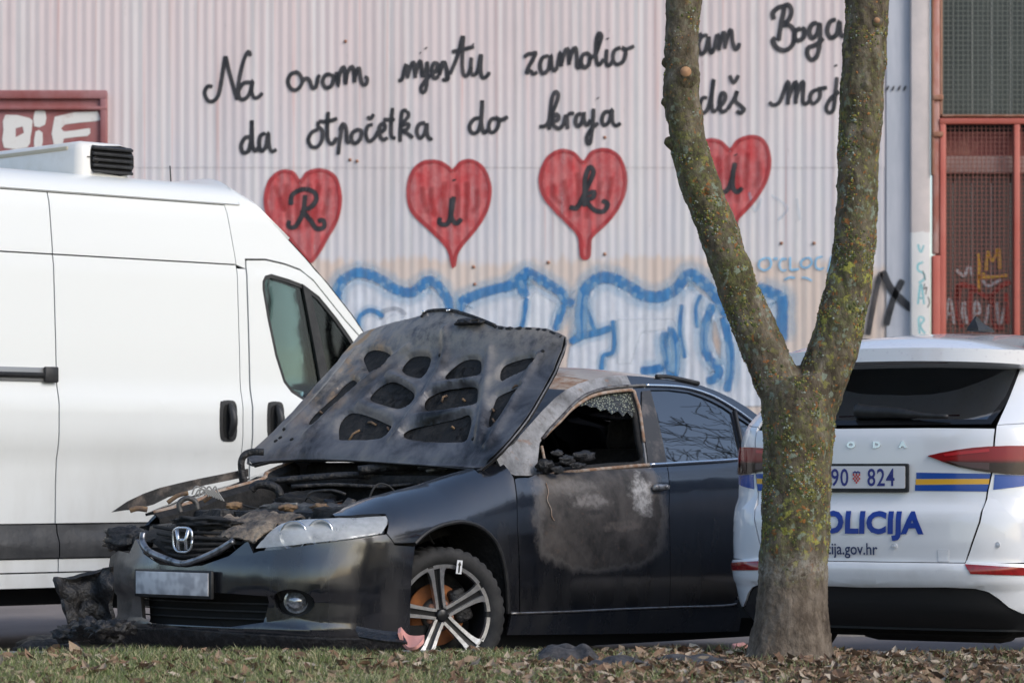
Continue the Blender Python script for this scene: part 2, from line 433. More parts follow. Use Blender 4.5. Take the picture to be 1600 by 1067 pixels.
# old red metal hatch with white lettering, top left
g = NT('faded red painted steel'); f1 = g.noise(3, 6, (1, 1, .6)); f2 = g.noise(12, 6)
c_ = g.mix(g.ramp(f1, [(.35, 0.0), (.65, 1.0)]), (.24, .065, .06), (.30, .14, .145)); c_ = g.mix(g.ramp(f2, [(.6, 0.0), (.75, .5)]), c_, (.16, .06, .05))
REDH = g.set(Base_Color=c_, Roughness=.6)
xs1, zs1 = wp(169, 146); xs0, zs0 = wp(-260, 330)
hat = empty('red_hatch', ((xs0 + xs1) / 2, WY - .02, zs0)); tag(hat, 'faded red metal hatch with white painted letters above the van', 'hatch')
hw = (xs1 - xs0); hh = zs1 - zs0
m = MB(); m.box((0, -.01, hh / 2), (hw, .04, hh), bev=.006); m.build('panel', REDH, hat)
m = MB()
for zz, th in ((hh - .02, .07), (hh - .13, .03)): m.box((0, -.04, zz), (hw, .05, th), bev=.008)
m.box((hw / 2 - .03, -.04, hh / 2), (.05, .045, hh), bev=.006); m.build('frame', REDH, hat)
WPAINT = mat('white brushed paint', (.68, .66, .63), .7, var=((.55, .45, .42), 7, .55, .75))
def hp(px, py): a, b = wp(px, py); return a - hat.location.x, b - zs0
for poly in ([(10, 181), (48, 186), (52, 196), (49, 216), (44, 232), (8, 232), (7, 205)], [(56, 175), (72, 175), (72, 196), (55, 199)], [(57, 207), (68, 209), (66, 235), (55, 235)],
             [(87, 184), (150, 176), (153, 175), (158, 187), (150, 191), (103, 196), (101, 207), (138, 202), (142, 205), (138, 214), (101, 218), (101, 235), (87, 235)]):
    hol = [[hp(*q) for q in ((26, 202), (37, 199), (39, 209), (26, 216))]] if poly[0] == (10, 181) else []
    panel('painted_letter', [hp(*q) for q in cr(poly, 2, True)], lambda u, v: (u, -.034, v), WPAINT, hat, (0, -1, 0), holes=hol, step=(9, 9), thick=.002)

# red steel door bay on the right with wire mesh
g = NT('red lead painted steel'); f1 = g.noise(2.5, 6); f2 = g.noise(25, 6)
c_ = g.mix(g.ramp(f1, [(.3, 0.0), (.7, 1.0)]), (.44, .085, .055), (.50, .14, .10)); c_ = g.mix(g.ramp(f2, [(.62, 0.0), (.75, .6)]), c_, (.16, .06, .04))
REDP = g.set(Base_Color=c_, Roughness=.55)
RUST = mat('rusty steel', (.28, .12, .07), .85, var=((.42, .24, .17), 9, .4, .65, (1, 1, .3)), bump=(60, .4, .004))
gate = empty('red_steel_gate', (wp(1540, 0)[0], WY, 0)); tag(gate, 'red steel framed gate with wire mesh beside the concrete column', 'gate')
def gpx(px, py): a, b = wp(px, py); return a - gate.location.x, b
gl, gr = gpx(1467, 0)[0], gpx(1467, 0)[0] + 3.3
def bar(name, xa, xb, za, zb, y=-.06, t=.07, m_=REDP):
    return sharp(MB().box(((xa + xb) / 2, y, (za + zb) / 2), (abs(xb - xa), t, abs(zb - za)), bev=.006).build(name, m_, gate))
xa = gpx(1467, 0)[0]; xb = gpx(1474, 0)[0]
bar('post', gpx(1466.5, 0)[0], gpx(1475.5, 0)[0], 0, gpx(0, 187)[1] - .001)
bar('rail', gpx(1466, 0)[0], gr, gpx(0, 196)[1], gpx(0, 187)[1], y=-.066)
bar('post', gpx(1582, 0)[0], gpx(1591, 0)[0], 0, gpx(0, 196)[1] - .001)
bar('post', gr - .06, gr, 0, gpx(0, 196)[1] - .001)
bar('rail', gpx(1470, 0)[0], gr, gpx(0, 184.5)[1], gpx(0, 181)[1], y=-.06, t=.05, m_=RUST)
bar('post', gpx(1467, 0)[0], gpx(1471, 0)[0], gpx(0, 181)[1], 6.1, y=-.05, t=.05, m_=RUST)
bar('rail', gpx(1476, 0)[0], gr, .0, .08)
# wire mesh: every wire real, joined
m = MB(); z_top = gpx(0, 197)[1]; zlo = .1
xx = gpx(1477, 0)[0]
while xx < gr - .07:
    m.box((xx, -.05, (z_top + zlo) / 2), (.0052, .005, z_top - zlo)); xx += .036
zz = zlo
while zz < z_top: m.box(((gl + gr) / 2, -.044, zz), (gr - gl - .1, .005, .0052)); zz += .036
tag(m.build('wire_mesh', mat('rusty red wire', (.24, .085, .065), .7), gate, smooth=False), kind='stuff')
WIRE = mat('dull grey wire', (.13, .14, .12), .6)
m = MB(); za, zb = gpx(0, 180)[1], 6.1
xx = gpx(1473, 0)[0]
while xx < gr: m.box((xx, -.04, (za + zb) / 2), (.006, .005, zb - za)); xx += .04
zz = za
while zz < zb: m.box(((gl + gr) / 2, -.035, zz), (gr - gl, .005, .006)); zz += .04
tag(m.build('upper_wire_mesh', WIRE, gate, smooth=False), kind='stuff')
DGREEN = mat('dusty dark glazing', (.05, .058, .05), .3, var=((.10, .11, .095), 2.2, .4, .7, (1, 1, .4)))
DBROWN = mat('dusty brown boards', (.085, .07, .06), .7, var=((.13, .10, .085), 3, .4, .7, (4, 1, .3)))
PALEL = mat('pale joint', (.42, .42, .38), .7)
xs = [gpx(p, 0)[0] for p in (1469, 1492, 1522, 1552, 1582, 1612)] + [gr]
for a, b in zip(xs[:-1], xs[1:]):
    MB().box(((a + b) / 2, .10, (za + 6.1) / 2), (b - a - .012, .03, 6.1 - za - .02)).build('glass_pane', DGREEN, gate, smooth=False)
    MB().box(((a + b) / 2, .115, gpx(0, 270)[1] / 2), (b - a - .008, .03, gpx(0, 270)[1])).build('board', DBROWN, gate, smooth=False)
    if b < gr - .1:
        MB().box((b, .105, (za + 6.1) / 2), (.011, .03, 6.1 - za)).build('glazing_bar', PALEL, gate, smooth=False)
        MB().box((b, .12, gpx(0, 280)[1] / 2 + .4), (.008, .03, gpx(0, 270)[1] - .9)).build('joint_strip', PALEL, gate, smooth=False)
zA, zB, zC = gpx(0, 205)[1], gpx(0, 243)[1], gpx(0, 270)[1]
MB().box(((gl + gr) / 2, .09, (zA + zB) / 2), (gr - gl - .02, .08, zA - zB)).build('lintel', mat('dark red lintel', (.20, .05, .04), .6, var=((.33, .14, .1), 4, .5, .65)), gate, smooth=False)
MB().box(((gl + gr) / 2, .08, (zB + zC) / 2), (gr - gl - .02, .09, zB - zC - .004), bev=.01).build('pale_beam', mat('pale pinkish beam', (.50, .36, .32), .7, var=((.38, .24, .2), 5, .4, .65)), gate)
MB().box(((gl + gr) / 2 + .2, .2, 3.1), (gr - gl + .4, .06, 6.2)).build('back_panel', DARK, gate, smooth=False)
MB().box((gr + 3.2, .0, 3.1), (6.3, .3, 6.2)).build('side_wall', COLM, gate, smooth=False)
# rusty drain pipe between column and gate
pipe = empty('rusty_pipe', (wp(1461, 0)[0], WY - .05, 0)); tag(pipe, 'rusty red square down pipe between the column and the red gate', 'pipe')
pxw = wp(1467, 0)[0] - wp(1453.5, 0)[0]
zk = wp(0, 400)[1]
PIPER = mat('red flaking paint', (.42, .15, .11), .7, var=((.52, .32, .28), 6, .4, .6, (1, 1, .35)), bump=(40, .5, .006))
MB().box((0, 0, zk / 2), (pxw, .09, zk), bev=.012).build('lower_pipe', REDP, pipe)
MB().box((0, .005, (zk + 6.1) / 2 + .01), (pxw * .8, .08, 6.1 - zk), bev=.012).build('upper_pipe', PIPER, pipe)
MB().box((-pxw * .42, -.01, (zk + 6.1) / 2 + .3), (.018, .085, 5.4 - zk), bev=.004).build('edge_strip', RUST, pipe)
for zz in (155, 212): MB().box((.01, -.01, wp(0, zz)[1]), (pxw * 1.25, .1, .045), bev=.01).build('bracket', RUST, pipe)
# ================================================================ white refrigerated van
TH = math.radians(43.5); VD = 18.15
va = at(385, 741, VD); vl = Vector((-math.sin(TH), math.cos(TH), 0))
vo = Vector((va.x, va.y, 0)) + vl * 1.0
van = empty('delivery_van', vo, TH)
tag(van, 'white high-roof delivery van with a cooling unit on its roof', 'van')
bpy.context.view_layer.update()
VM = Matrix.Translation(vo) @ Matrix.Rotation(TH, 4, 'Z')
vin = lerp_tab([(0.2, .06), (.30, .03), (.36, .0), (.62, .0), (.66, .030), (.9, .026), (1.05, .018), (1.12, .0), (1.18, -.008), (1.38, -.008), (1.42, .012), (1.5, .018), (1.7, .025), (2.12, .045), (2.14, .053), (2.19, .055), (2.44, .085), (2.50, .105), (2.55, .14), (2.59, .20), (2.615, .30), (2.64, .55), (2.65, 1.0)])
def vtap(x): return .045 * max(0, x - .2) ** 1.5 + .25 * max(0, x - 1.5) ** 2
def vside(x, z): return (x, -(1.0 - vin(z) - vtap(x)), z)
def vsideL(x, z): return (x, (1.0 - vin(z) - vtap(x)), z)
VS = Surf(vside, (-3.4, 2.2), (.15, 2.6), VM)
g = NT('white van paint'); dz = g.xyz()[2]
d1 = g.noise(3.5, 7, (1, 1, .35)); low = g.maprange(dz, 1.5, .4, 0.0, 1.0)
c_ = g.mix(g.math('MULTIPLY', g.ramp(d1, [(.40, 0.0), (.72, .6)]), low), (.71, .72, .70), (.46, .44, .39))
sp2 = g.noise(70, 3); c_ = g.mix(g.math('MULTIPLY', g.ramp(sp2, [(.70, 0.0), (.78, .4)]), low), c_, (.3, .25, .2))
VW = g.set(Base_Color=c_, Roughness=.32, Coat_Weight=.35, Coat_Roughness=.12)
def vp(name, pts, m, parent=van, gap=.004, both=True, **k):
    uv = VS.hits(pts) if pts and isinstance(pts[0], tuple) else pts
    o = panel(name, uv, vside, m, parent, (0, -1, 0), gap=gap, step=(.12, .05), thick=.02, **k)
    if both: panel(name, uv, vsideL, m, parent, (0, 1, 0), gap=gap, step=(.2, .1), thick=.02, **k)
    return o
h = VS.hit
# seam lines in the van's own x
xr_up = h(68, 296)[0]; xr_lo = h(90, 820)[0]; xf_up = h(358, 325)[0]; xf_lo = h(385, 600)[0]
zs_top = h(210, 310)[1]; z_str1 = h(180, 817)[1]; z_str0 = h(180, 870)[1]; z_dbot = h(120, 893)[1]
zrib = h(200, 404)[1]
XR, XF = (xr_up + xr_lo) / 2, -.03
RX = -3.2
sl_l = [(XR, z_str1), (XR, 1.2), (XR + .0, zrib - .02), (XR, zs_top)]
def quad(x0, x1, z0, z1): return [(x0, z0), (x1, z0), (x1, z1), (x0, z1)]
STRIP = mat('van rub strip', (.026, .027, .029), .5, var=((.05, .05, .05), 5, .4, .7, (1, 1, .3)), bump=(4, .6, .03))
vdoor = vp('sliding_door', [*map(list, quad(XR, XF, z_str1, zrib))], VW)
vp('upper_panel', [[XR, zrib], [XF, zrib], [XF - .045, zs_top], [XR, zs_top]], VW)
vp('door_strip', [*map(list, quad(XR, XF, z_str0, z_str1))], STRIP, gap=.004, off=.012)
vp('door_foot', [*map(list, quad(XR, XF, z_dbot, z_str0))], VW)
vp('rear_side_panel', [*map(list, quad(RX, XR, z_str1, zrib))], VW)
vp('upper_panel', [*map(list, quad(RX, XR, zrib, zs_top))], VW)
vp('side_strip', [*map(list, quad(RX + .95, XR, z_str0, z_str1))], STRIP, gap=.004, off=.012)
vp('rear_foot', [*map(list, quad(RX + 1.35, XR, z_dbot, z_str0))], VW)
vp('sill', [*map(list, quad(RX + 1.35, .75, z_dbot - .085, z_dbot))], VW)
vp('door_pillar', [*map(list, quad(XF, .035, z_dbot, zrib - .02))], VW, gap=.002)
roofx = [h(358, 303)[0], h(400, 325)[0]]
# front door, window opening cut out
dtop = [(385, 406), (415, 406), (445, 413), (469, 422), (490, 439), (514, 469), (538, 499), (562, 526)]
du = VS.hits(dtop); du[0] = (.04, du[0][1])
last = du[-1]
fd = [(.04, z_dbot)] + [] + [(.78, z_dbot), (.80, .62), (.95, .85), (1.22, 1.0), (1.32, 1.15), (1.36, last[1] - .16), (last[0] + .16, last[1] - .16)] + du[::-1]
win = [(410, 440), (414, 431), (424, 428), (451, 436), (475, 445), (499, 463), (526, 496), (546, 524)]
wu = VS.hits(win); lw = VS.hits([(484, 628), (472, 624), (455, 613), (443, 597), (430, 556), (418, 499), (410, 452)])
zb_ = lw[0][1]
wu = wu + [(wu[-1][0] + .18, wu[-1][1] - .20), (wu[-1][0] + .12, zb_ + .01), (lw[0][0] + .15, zb_)] + lw
vp('front_door', [list(p) for p in fd], VW, holes=[wu])
vp('window_seal', [list(p) for p in wu], BLK, gap=-.004, both=False, holes=[inset(wu, .022)], off=-.004)
g = NT('van window glass'); gl_ = g.n.new('ShaderNodeBsdfTransparent'); gl_.inputs[0].default_value = (.55, .68, .66, 1)
gs = g.n.new('ShaderNodeBsdfGlossy'); gs.inputs['Roughness'].default_value = .03; fr = g.n.new('ShaderNodeFresnel'); fr.inputs[0].default_value = 1.5
mx = g.n.new('ShaderNodeMixShader'); g.l.new(fr.outputs[0], mx.inputs[0]); g.l.new(gl_.outputs[0], mx.inputs[1]); g.l.new(gs.outputs[0], mx.inputs[2])
g.l.new(mx.outputs[0], g.n['Material Output'].inputs[0]); GLASS = g.m
vp('side_window', [list(p) for p in wu], GLASS, gap=.012, off=-.012)
b0, b1 = VS.hits([(478, 447), (511, 600)])
vp('window_divider', [[b0[0] - .028, b0[1] + .01], [b0[0] + .03, b0[1] - .02], [b1[0] + .045, zb_ + .01], [b1[0] - .025, zb_]], BLK, gap=0.0, off=.004)
# roof cap, cab roof, windscreen pillars
roofl = [(RX, zs_top), (RX, 2.565)]
def vroof(x, t):          # t 0..1 from right side top to left side top
    x_ = min(x, .35)
    y = -.86 + 1.72 * t; k = abs(y) / .86
    z = 2.375 + .19 * (1 - k ** 4) ** .8
    return (x, y, z)
edge_px = [(358, 300), (400, 325), (450, 375), (475, 402), (514, 447), (550, 493), (566, 517)]
eu = VS.hits(edge_px); eL = [Vector(vside(*p)) for p in eu]
d_ = eL[-1] - eL[-3]
eL.append(Vector((1.48, -.80, 1.22))); eL.append(Vector((1.62, -.76, 1.08)))
# band between the door top and the roof edge
band = [(XF - .04, zs_top), (.04, zrib - .02)] + [(.04, du[0][1])] + du + [(1.36, last[1] - .16), (1.44, 1.28)] + [(p[0], p[1]) for p in eu[::-1]]
band = [(XF - .045, zs_top), (XF, zrib), (.035, zrib - .02), (.035, du[0][1] + .006)] + [(p[0], p[1] + .006) for p in du[1:]] + [(last[0] + .17, last[1] - .15)] + [(last[0] + .22, last[1] - .14)] + eu[::-1]
vp('cab_side', [list(p) for p in band], VW, gap=.001)
# the big roof skin
V = []; Fc = []; xs = [RX, -2.4, -1.6, -.8, -.2, eu[0][0]]
prof = [(1.0 - vin(z), z) for z in np.linspace(zs_top, 2.59, 6)] + [(.70, 2.615), (.56, 2.632), (.40, 2.642), (.2, 2.648), (0, 2.65)]
full = [(-y, z) for y, z in prof] + [(y, z) for y, z in prof[::-1][1:]]
for x in xs: V += [(x, y, z) for y, z in full]
# windscreen/cab roof loft to the pillar points
for p in eL:
    t = []
    for y, z in full:
        k = y / prof[0][0]; t.append((p.x + .16 * (1 - k * k), k * abs(p.y), p.z + .10 * (1 - k ** 4) * (1 if p.z > 2 else .3)))
    V += t
nc = len(full); nr = len(xs) + len(eL)
for j in range(nr - 1):
    for i in range(nc - 1): Fc.append((j * nc + i, j * nc + i + 1, (j + 1) * nc + i + 1, (j + 1) * nc + i))
nroof = (len(xs) + 2) * (nc - 1)
sharp(mk('roof', V, Fc[:nroof], VW, van, solid=.015))
WSG = mat('dark windscreen', (.01, .012, .013), .06, spec=.6)
r0 = len(xs) + 2
mk('windscreen', V[r0 * nc:], [tuple(i - r0 * nc for i in f) for f in Fc[r0 * (nc - 1):]], GLASS, van, solid=.005)
# bonnet, nose, front bumper (mostly hidden behind the burnt car)
def nose(name, zs, xs_, ws, m):
    V = []; Fc = []; n = 13
    for z, x, w_ in zip(zs, xs_, ws):
        for i in range(n):
            k = -1 + 2 * i / (n - 1); V.append((x - .35 * abs(k) ** 3, k * w_, z))
    for j in range(len(zs) - 1):
        for i in range(n - 1): Fc.append((j * n + i, j * n + i + 1, (j + 1) * n + i + 1, (j + 1) * n + i))
    return mk(name, V, Fc, m, van, solid=.02)
nose('bonnet', [1.10, 1.06, .98, .86], [1.70, 1.85, 2.0, 2.06], [.80, .84, .88, .9], VW)
nose('front_bumper', [.86, .7, .5, .3, .22], [2.10, 2.2, 2.2, 2.14, 2.05], [.93, .96, .97, .95, .9], GRYPL)
fw = [(.80, z_dbot), (.80, .62), (.95, .85), (1.22, 1.0), (1.32, 1.15), (1.62, 1.10), (1.74, .95), (1.78, .6)]
ar = [(1.25 + .42 * math.cos(a), .36 + .42 * math.sin(a)) for a in np.linspace(.35, math.pi - .35, 12)]
vp('front_wing', [list(p) for p in fw + ar], VW)
# rear face and doors
V = [(RX, -.98 + vin(.4), z_dbot - .08), (RX, .98, z_dbot - .08)]
rp = [(y, z) for z in (z_dbot - .08, .6, 1.2, 1.7, 2.0, 2.3) for y in ()]
for s_ in (-1, 1):
    po = [(0.003 * s_, .45)] + [(s_ * (1.0 - vin(z) - .01), z) for z in (.45, .9, 1.4, 1.8, 2.1, 2.4, 2.55)] + [(s_ * .66, 2.6), (s_ * .003, 2.64)]
    panel('rear_door', po, lambda u, v: (RX - .02, u, v), VW, van, (-1, 0, 0), step=(.2, .2), thick=.02)
MB().box((RX - .05, 0, .38), (.14, 1.9, .2), bev=.03).build('rear_bumper', GRYPL, van)
MB().box((-.6, 0, .36), (4.4, 1.62, .2), bev=.03).box((-.2, -.75, .30), (1.2, .25, .14), bev=.02).box((-1.9, -.6, .27), (.5, .3, .16), bev=.02).build('underbody', DARK, van)
MB().box((-1.6, 0, 1.35), (2.9, 1.6, 1.75)).build('load_bulkhead', mat('cargo lining', (.10, .10, .10), .8), van)
MB().box((.15, -.45, .95), (.5, .5, .4), bev=.06).build('seat', mat('seat cloth', (.03, .03, .035), .9), van)
MB().box((1.25, 0, 1.02), (.5, 1.6, .22), bev=.06).build('dashboard', BLK, van)
def wheel(x, y, r, root, wdt=.2):
    s_ = 1 if y > 0 else -1
    M = Matrix.Translation((x, y, r)) @ Matrix.Rotation(-s_ * math.pi / 2, 4, 'X')
    t = MB().lathe([(r * .62, -wdt / 2), (r * .9, -wdt / 2), (r * .985, -wdt * .4), (r, -wdt * .2), (r, wdt * .2), (r * .985, wdt * .4), (r * .9, wdt / 2), (r * .62, wdt / 2)], M, 40).build('wheel', RUB, root)
    MB().lathe([(.0, wdt * .3), (r * .25, wdt * .32), (r * .3, wdt * .2), (r * .55, wdt * .25), (r * .64, wdt * .45), (r * .64, -wdt * .4)], M, 32).build('rim', mat('steel rim', (.25, .25, .25), .5, metal=.6), t)
    return t
for x in (1.25, -2.2):
    for y in (-.86, .86): wheel(x, y, .345, van)
# door handles
def vhandle(px, py0, py1):
    a = VS.hit(px, py0); b = VS.hit(px, py1); cx = (a[0] + b[0]) / 2; cz = (a[1] + b[1]) / 2; hh = abs(a[1] - b[1]); ww = .125
    n = 24; se = lambda w_, h_: [(cx + w_ * math.copysign(abs(math.cos(t)) ** .5, math.cos(t)), cz + h_ * math.copysign(abs(math.sin(t)) ** .5, math.sin(t))) for t in np.linspace(0, 2 * math.pi, n, endpoint=False)]
    o = panel('door_handle', se(ww / 2, hh / 2), lambda u, v: (u, vside(u, v)[1] - .004, v), BLK, van, (0, -1, 0), step=(.04, .05), thick=.02)
    y0 = vside(cx, cz)[1]
    m = MB(); pts = [(cx + .005, y0 - .006 - .038 * math.sin(math.pi * t), cz - hh * .40 + hh * .80 * t) for t in np.linspace(0, 1, 9)]
    m.tube(pts, [.014, .02, .022, .023, .023, .023, .022, .02, .014], 10).build('grip', BLK, o)
    panel('recess', [(cx + (p[0] - cx) * .62, cz + (p[1] - cz) * .8) for p in se(ww / 2, hh / 2)], lambda u, v: (u, vside(u, v)[1] - .0075, v), DARK, o, (0, -1, 0), step=(1, 1), thick=.002)
vhandle(356, 625, 690); vhandle(430, 627, 688)
# sliding rail
ra, rb_ = VS.hit(0, 583), VS.hit(91, 587)
zr = VS.hit(60, 585)[1]
yr = vside(-2, zr)[1]
MB().box(((RX + .2 + XR) / 2, yr - .006, zr), (XR - RX - .22, .02, .075), bev=.006).build('slide_rail', mat('rail grey', (.30, .30, .30), .4, metal=.5), van)
MB().box(((RX + .2 + XR) / 2, yr - .02, zr - .004), (XR - RX - .24, .014, .028)).build('rail_slot', BLK, van)
MB().box((XR - .05, yr - .022, zr), (.09, .024, .085), bev=.008).build('rail_end', BLK, van)
m = MB(); pa = VS.at(293, 285); m.tube([(pa.x, -.6, 2.6), (pa.x - .01, -.6, 2.73)], .004, 6).build('antenna', BLK, van)
# cooling unit: sits across the roof, louvred end towards the visible side
US = Surf(lambda u, v: (u, -.70, v), (-2, 1), (2.3, 3.1), VM)
q0 = US.hit(122, 250); q1 = US.hit(205, 250); xu0, xu1 = q0[0], q1[0]; zt0 = US.hit(150, 221)[1]; zb0 = US.hit(150, 279)[1] - .12
zg0, zg1 = US.hit(180, 272)[1], US.hit(180, 231)[1]; xg0 = US.hit(141, 250)[0]
UW = mat('cooling unit plastic', (.72, .70, .66), .4, var=((.60, .57, .5), 4, .5, .8), coat=.2)
unit = None
def urect(x0, x1, y0, y1, z0, z1, bev): return MB().box(((x0 + x1) / 2, (y0 + y1) / 2, (z0 + z1) / 2), (x1 - x0, y1 - y0, z1 - z0), bev=bev)
unit = urect(xu0, xu1, -.70, .70, zb0, zt0, .05).build('cooling_unit', UW, van)
y_ = -.703
gw = xu1 - xg0 - .01; gh = zg1 - zg0
po = [(xg0 + p[0] * gw, zg0 + p[1] * gh) for p in cr([(0, .25), (.04, .06), (.16, 0), (1, 0), (1, 1), (.16, 1), (.04, .94), (0, .75)], 3, True)]
panel('grille_recess', po, lambda u, v: (u, y_, v), DARK, unit, (0, -1, 0), step=(1, 1), thick=.004)
for i in range(5):
    z = zg0 + gh * (.06 + .22 * i)
    MB().box((xg0 + gw * .53, y_ - .008, z), (gw * 1.0, .03, .016), rot=Matrix.Rotation(.5, 3, 'X'), bev=.004).build('louvre', BLK, unit)
MB().box((xu0 + .11, y_, (zg0 + zg1) / 2 + .01), (.1, .006, .005)).build('seam', DARK, unit, smooth=False)
MB().box(((xu0 - .001), .0, (zg0 + zg1) / 2 + .06), (.012, 1.2, .022), bev=.004).build('side_groove', mat('yellowed groove', (.45, .40, .30), .6), unit)
MB().lathe([(0, .0), (.02, 0), (.02, .01)], Matrix.Translation((xu0 + .11, y_ - .006, zg0 + .07)) @ Matrix.Rotation(math.pi / 2, 4, 'X'), 12).build('bolt', STEEL, unit)
if 0:
    print('du', [tuple(round(q,3) for q in p) for p in du]); print('wu', [tuple(round(q,3) for q in p) for p in wu]); print('eu', [tuple(round(q,3) for q in p) for p in eu])
# ================================================================ burnt black saloon car
PSI = math.radians(47); CD = 14.9
cf = Vector((-math.cos(PSI), -math.sin(PSI), 0)); cl = Vector((math.sin(PSI), -math.cos(PSI), 0))
wc = at(694, 962, CD)                                # hub of the near front wheel
ca = Vector((wc.x, wc.y, 0)) - cl * .79
car = empty('burnt_car', ca, math.pi + PSI)
tag(car, 'burnt out black saloon car with its bonnet flung open', 'car')
CM = Matrix.Translation(ca) @ Matrix.Rotation(math.pi + PSI, 4, 'Z')
half = [(-3.72, 0), (-3.71, .35), (-3.65, .62), (-3.5, .76), (-3.2, .825), (-2.67, .865), (-1.9, .88), (-1.0, .885), (0, .885), (.3, .875), (.5, .848), (.65, .80), (.76, .72), (.84, .60), (.895, .42), (.93, .2), (.94, 0)]
PC = Curve2(half + [(x, -y) for x, y in half[::-1][1:]])   # from the tail along the left flank, round the nose, back on the right
UL = PC.L / 2
zt_tab = lerp_tab([(-3.7, 1.0), (-3.2, 1.06), (-2.2, 1.05), (-1.5, 1.015), (-.75, .975), (-.58, .98), (-.45, 1.04), (-.38, 1.025), (0, .925), (.3, .87), (.56, .805), (.7, .79), (.8, .78), (.94, .76)])
dt_tab = lerp_tab([(-3.7, .35), (-3.2, .2), (-2.4, .1), (-.62, .085), (-.5, .15), (-.4, .20), (0, .24), (.4, .26), (.6, .25), (.8, .26), (.94, .26)])
lowside = lerp_tab([(.10, .12), (.18, .07), (.25, .035), (.33, .018), (.45, .006), (.56, 0), (.66, 0)])
lowfr = lerp_tab([(.10, .16), (.17, .09), (.22, .045), (.27, .03), (.30, .045), (.40, .045), (.43, .0), (.50, .0), (.56, .006), (.60, .018), (.66, .03)])
CREASE = .66
def cbody(u, v):
    x, y = PC.pos(u); nx, ny = PC.nor(u)
    # normal pointing outwards
    wf = sstep(.45, .85, x); wr = sstep(-3.3, -3.65, x)
    if v <= CREASE:
        z = v; d = lowside(v) * (1 - wf) + lowfr(v) * wf
    else:
        t = min((v - CREASE) / (1 - CREASE), 1.15) * math.pi / 2
        zt = zt_tab(x); dt = dt_tab(x)
        z = CREASE + (zt - CREASE) * math.sin(t); d = lowside(CREASE) * (1 - wf) + lowfr(CREASE) * wf + dt * (1 - math.cos(t))
    # wheel-arch swell
    return (x - nx * d * NS, y - ny * d * NS, z)
nx0, ny0 = PC.nor(UL * .5); NS = 1 if ny0 > 0 else -1
def cbodyR(u, v): p = cbody(u, v); return (p[0], -p[1], p[2])
CS = Surf(cbody, (UL * .12, UL * 1.42), (.1, 1.08), CM, 160, 60)
CF = Surf(cbody, (4.25, UL * 1.12), (.1, 1.0), CM, 110, 70)          # nose and near corner only
def cgh(x, z):                                       # side of the cabin
    zb = zt_tab(x); k = z - zb
    y = .80 - .40 * k - .28 * k * max(k, 0) - .035 * (x + 1.6) ** 2 * (1 if x > -1.6 else .7)
    return (x, y, z)
def cghR(x, z): p = cgh(x, z); return (p[0], -p[1], p[2])
CG = Surf(cgh, (-3.0, -.2), (.9, 1.5), CM, 100, 50)

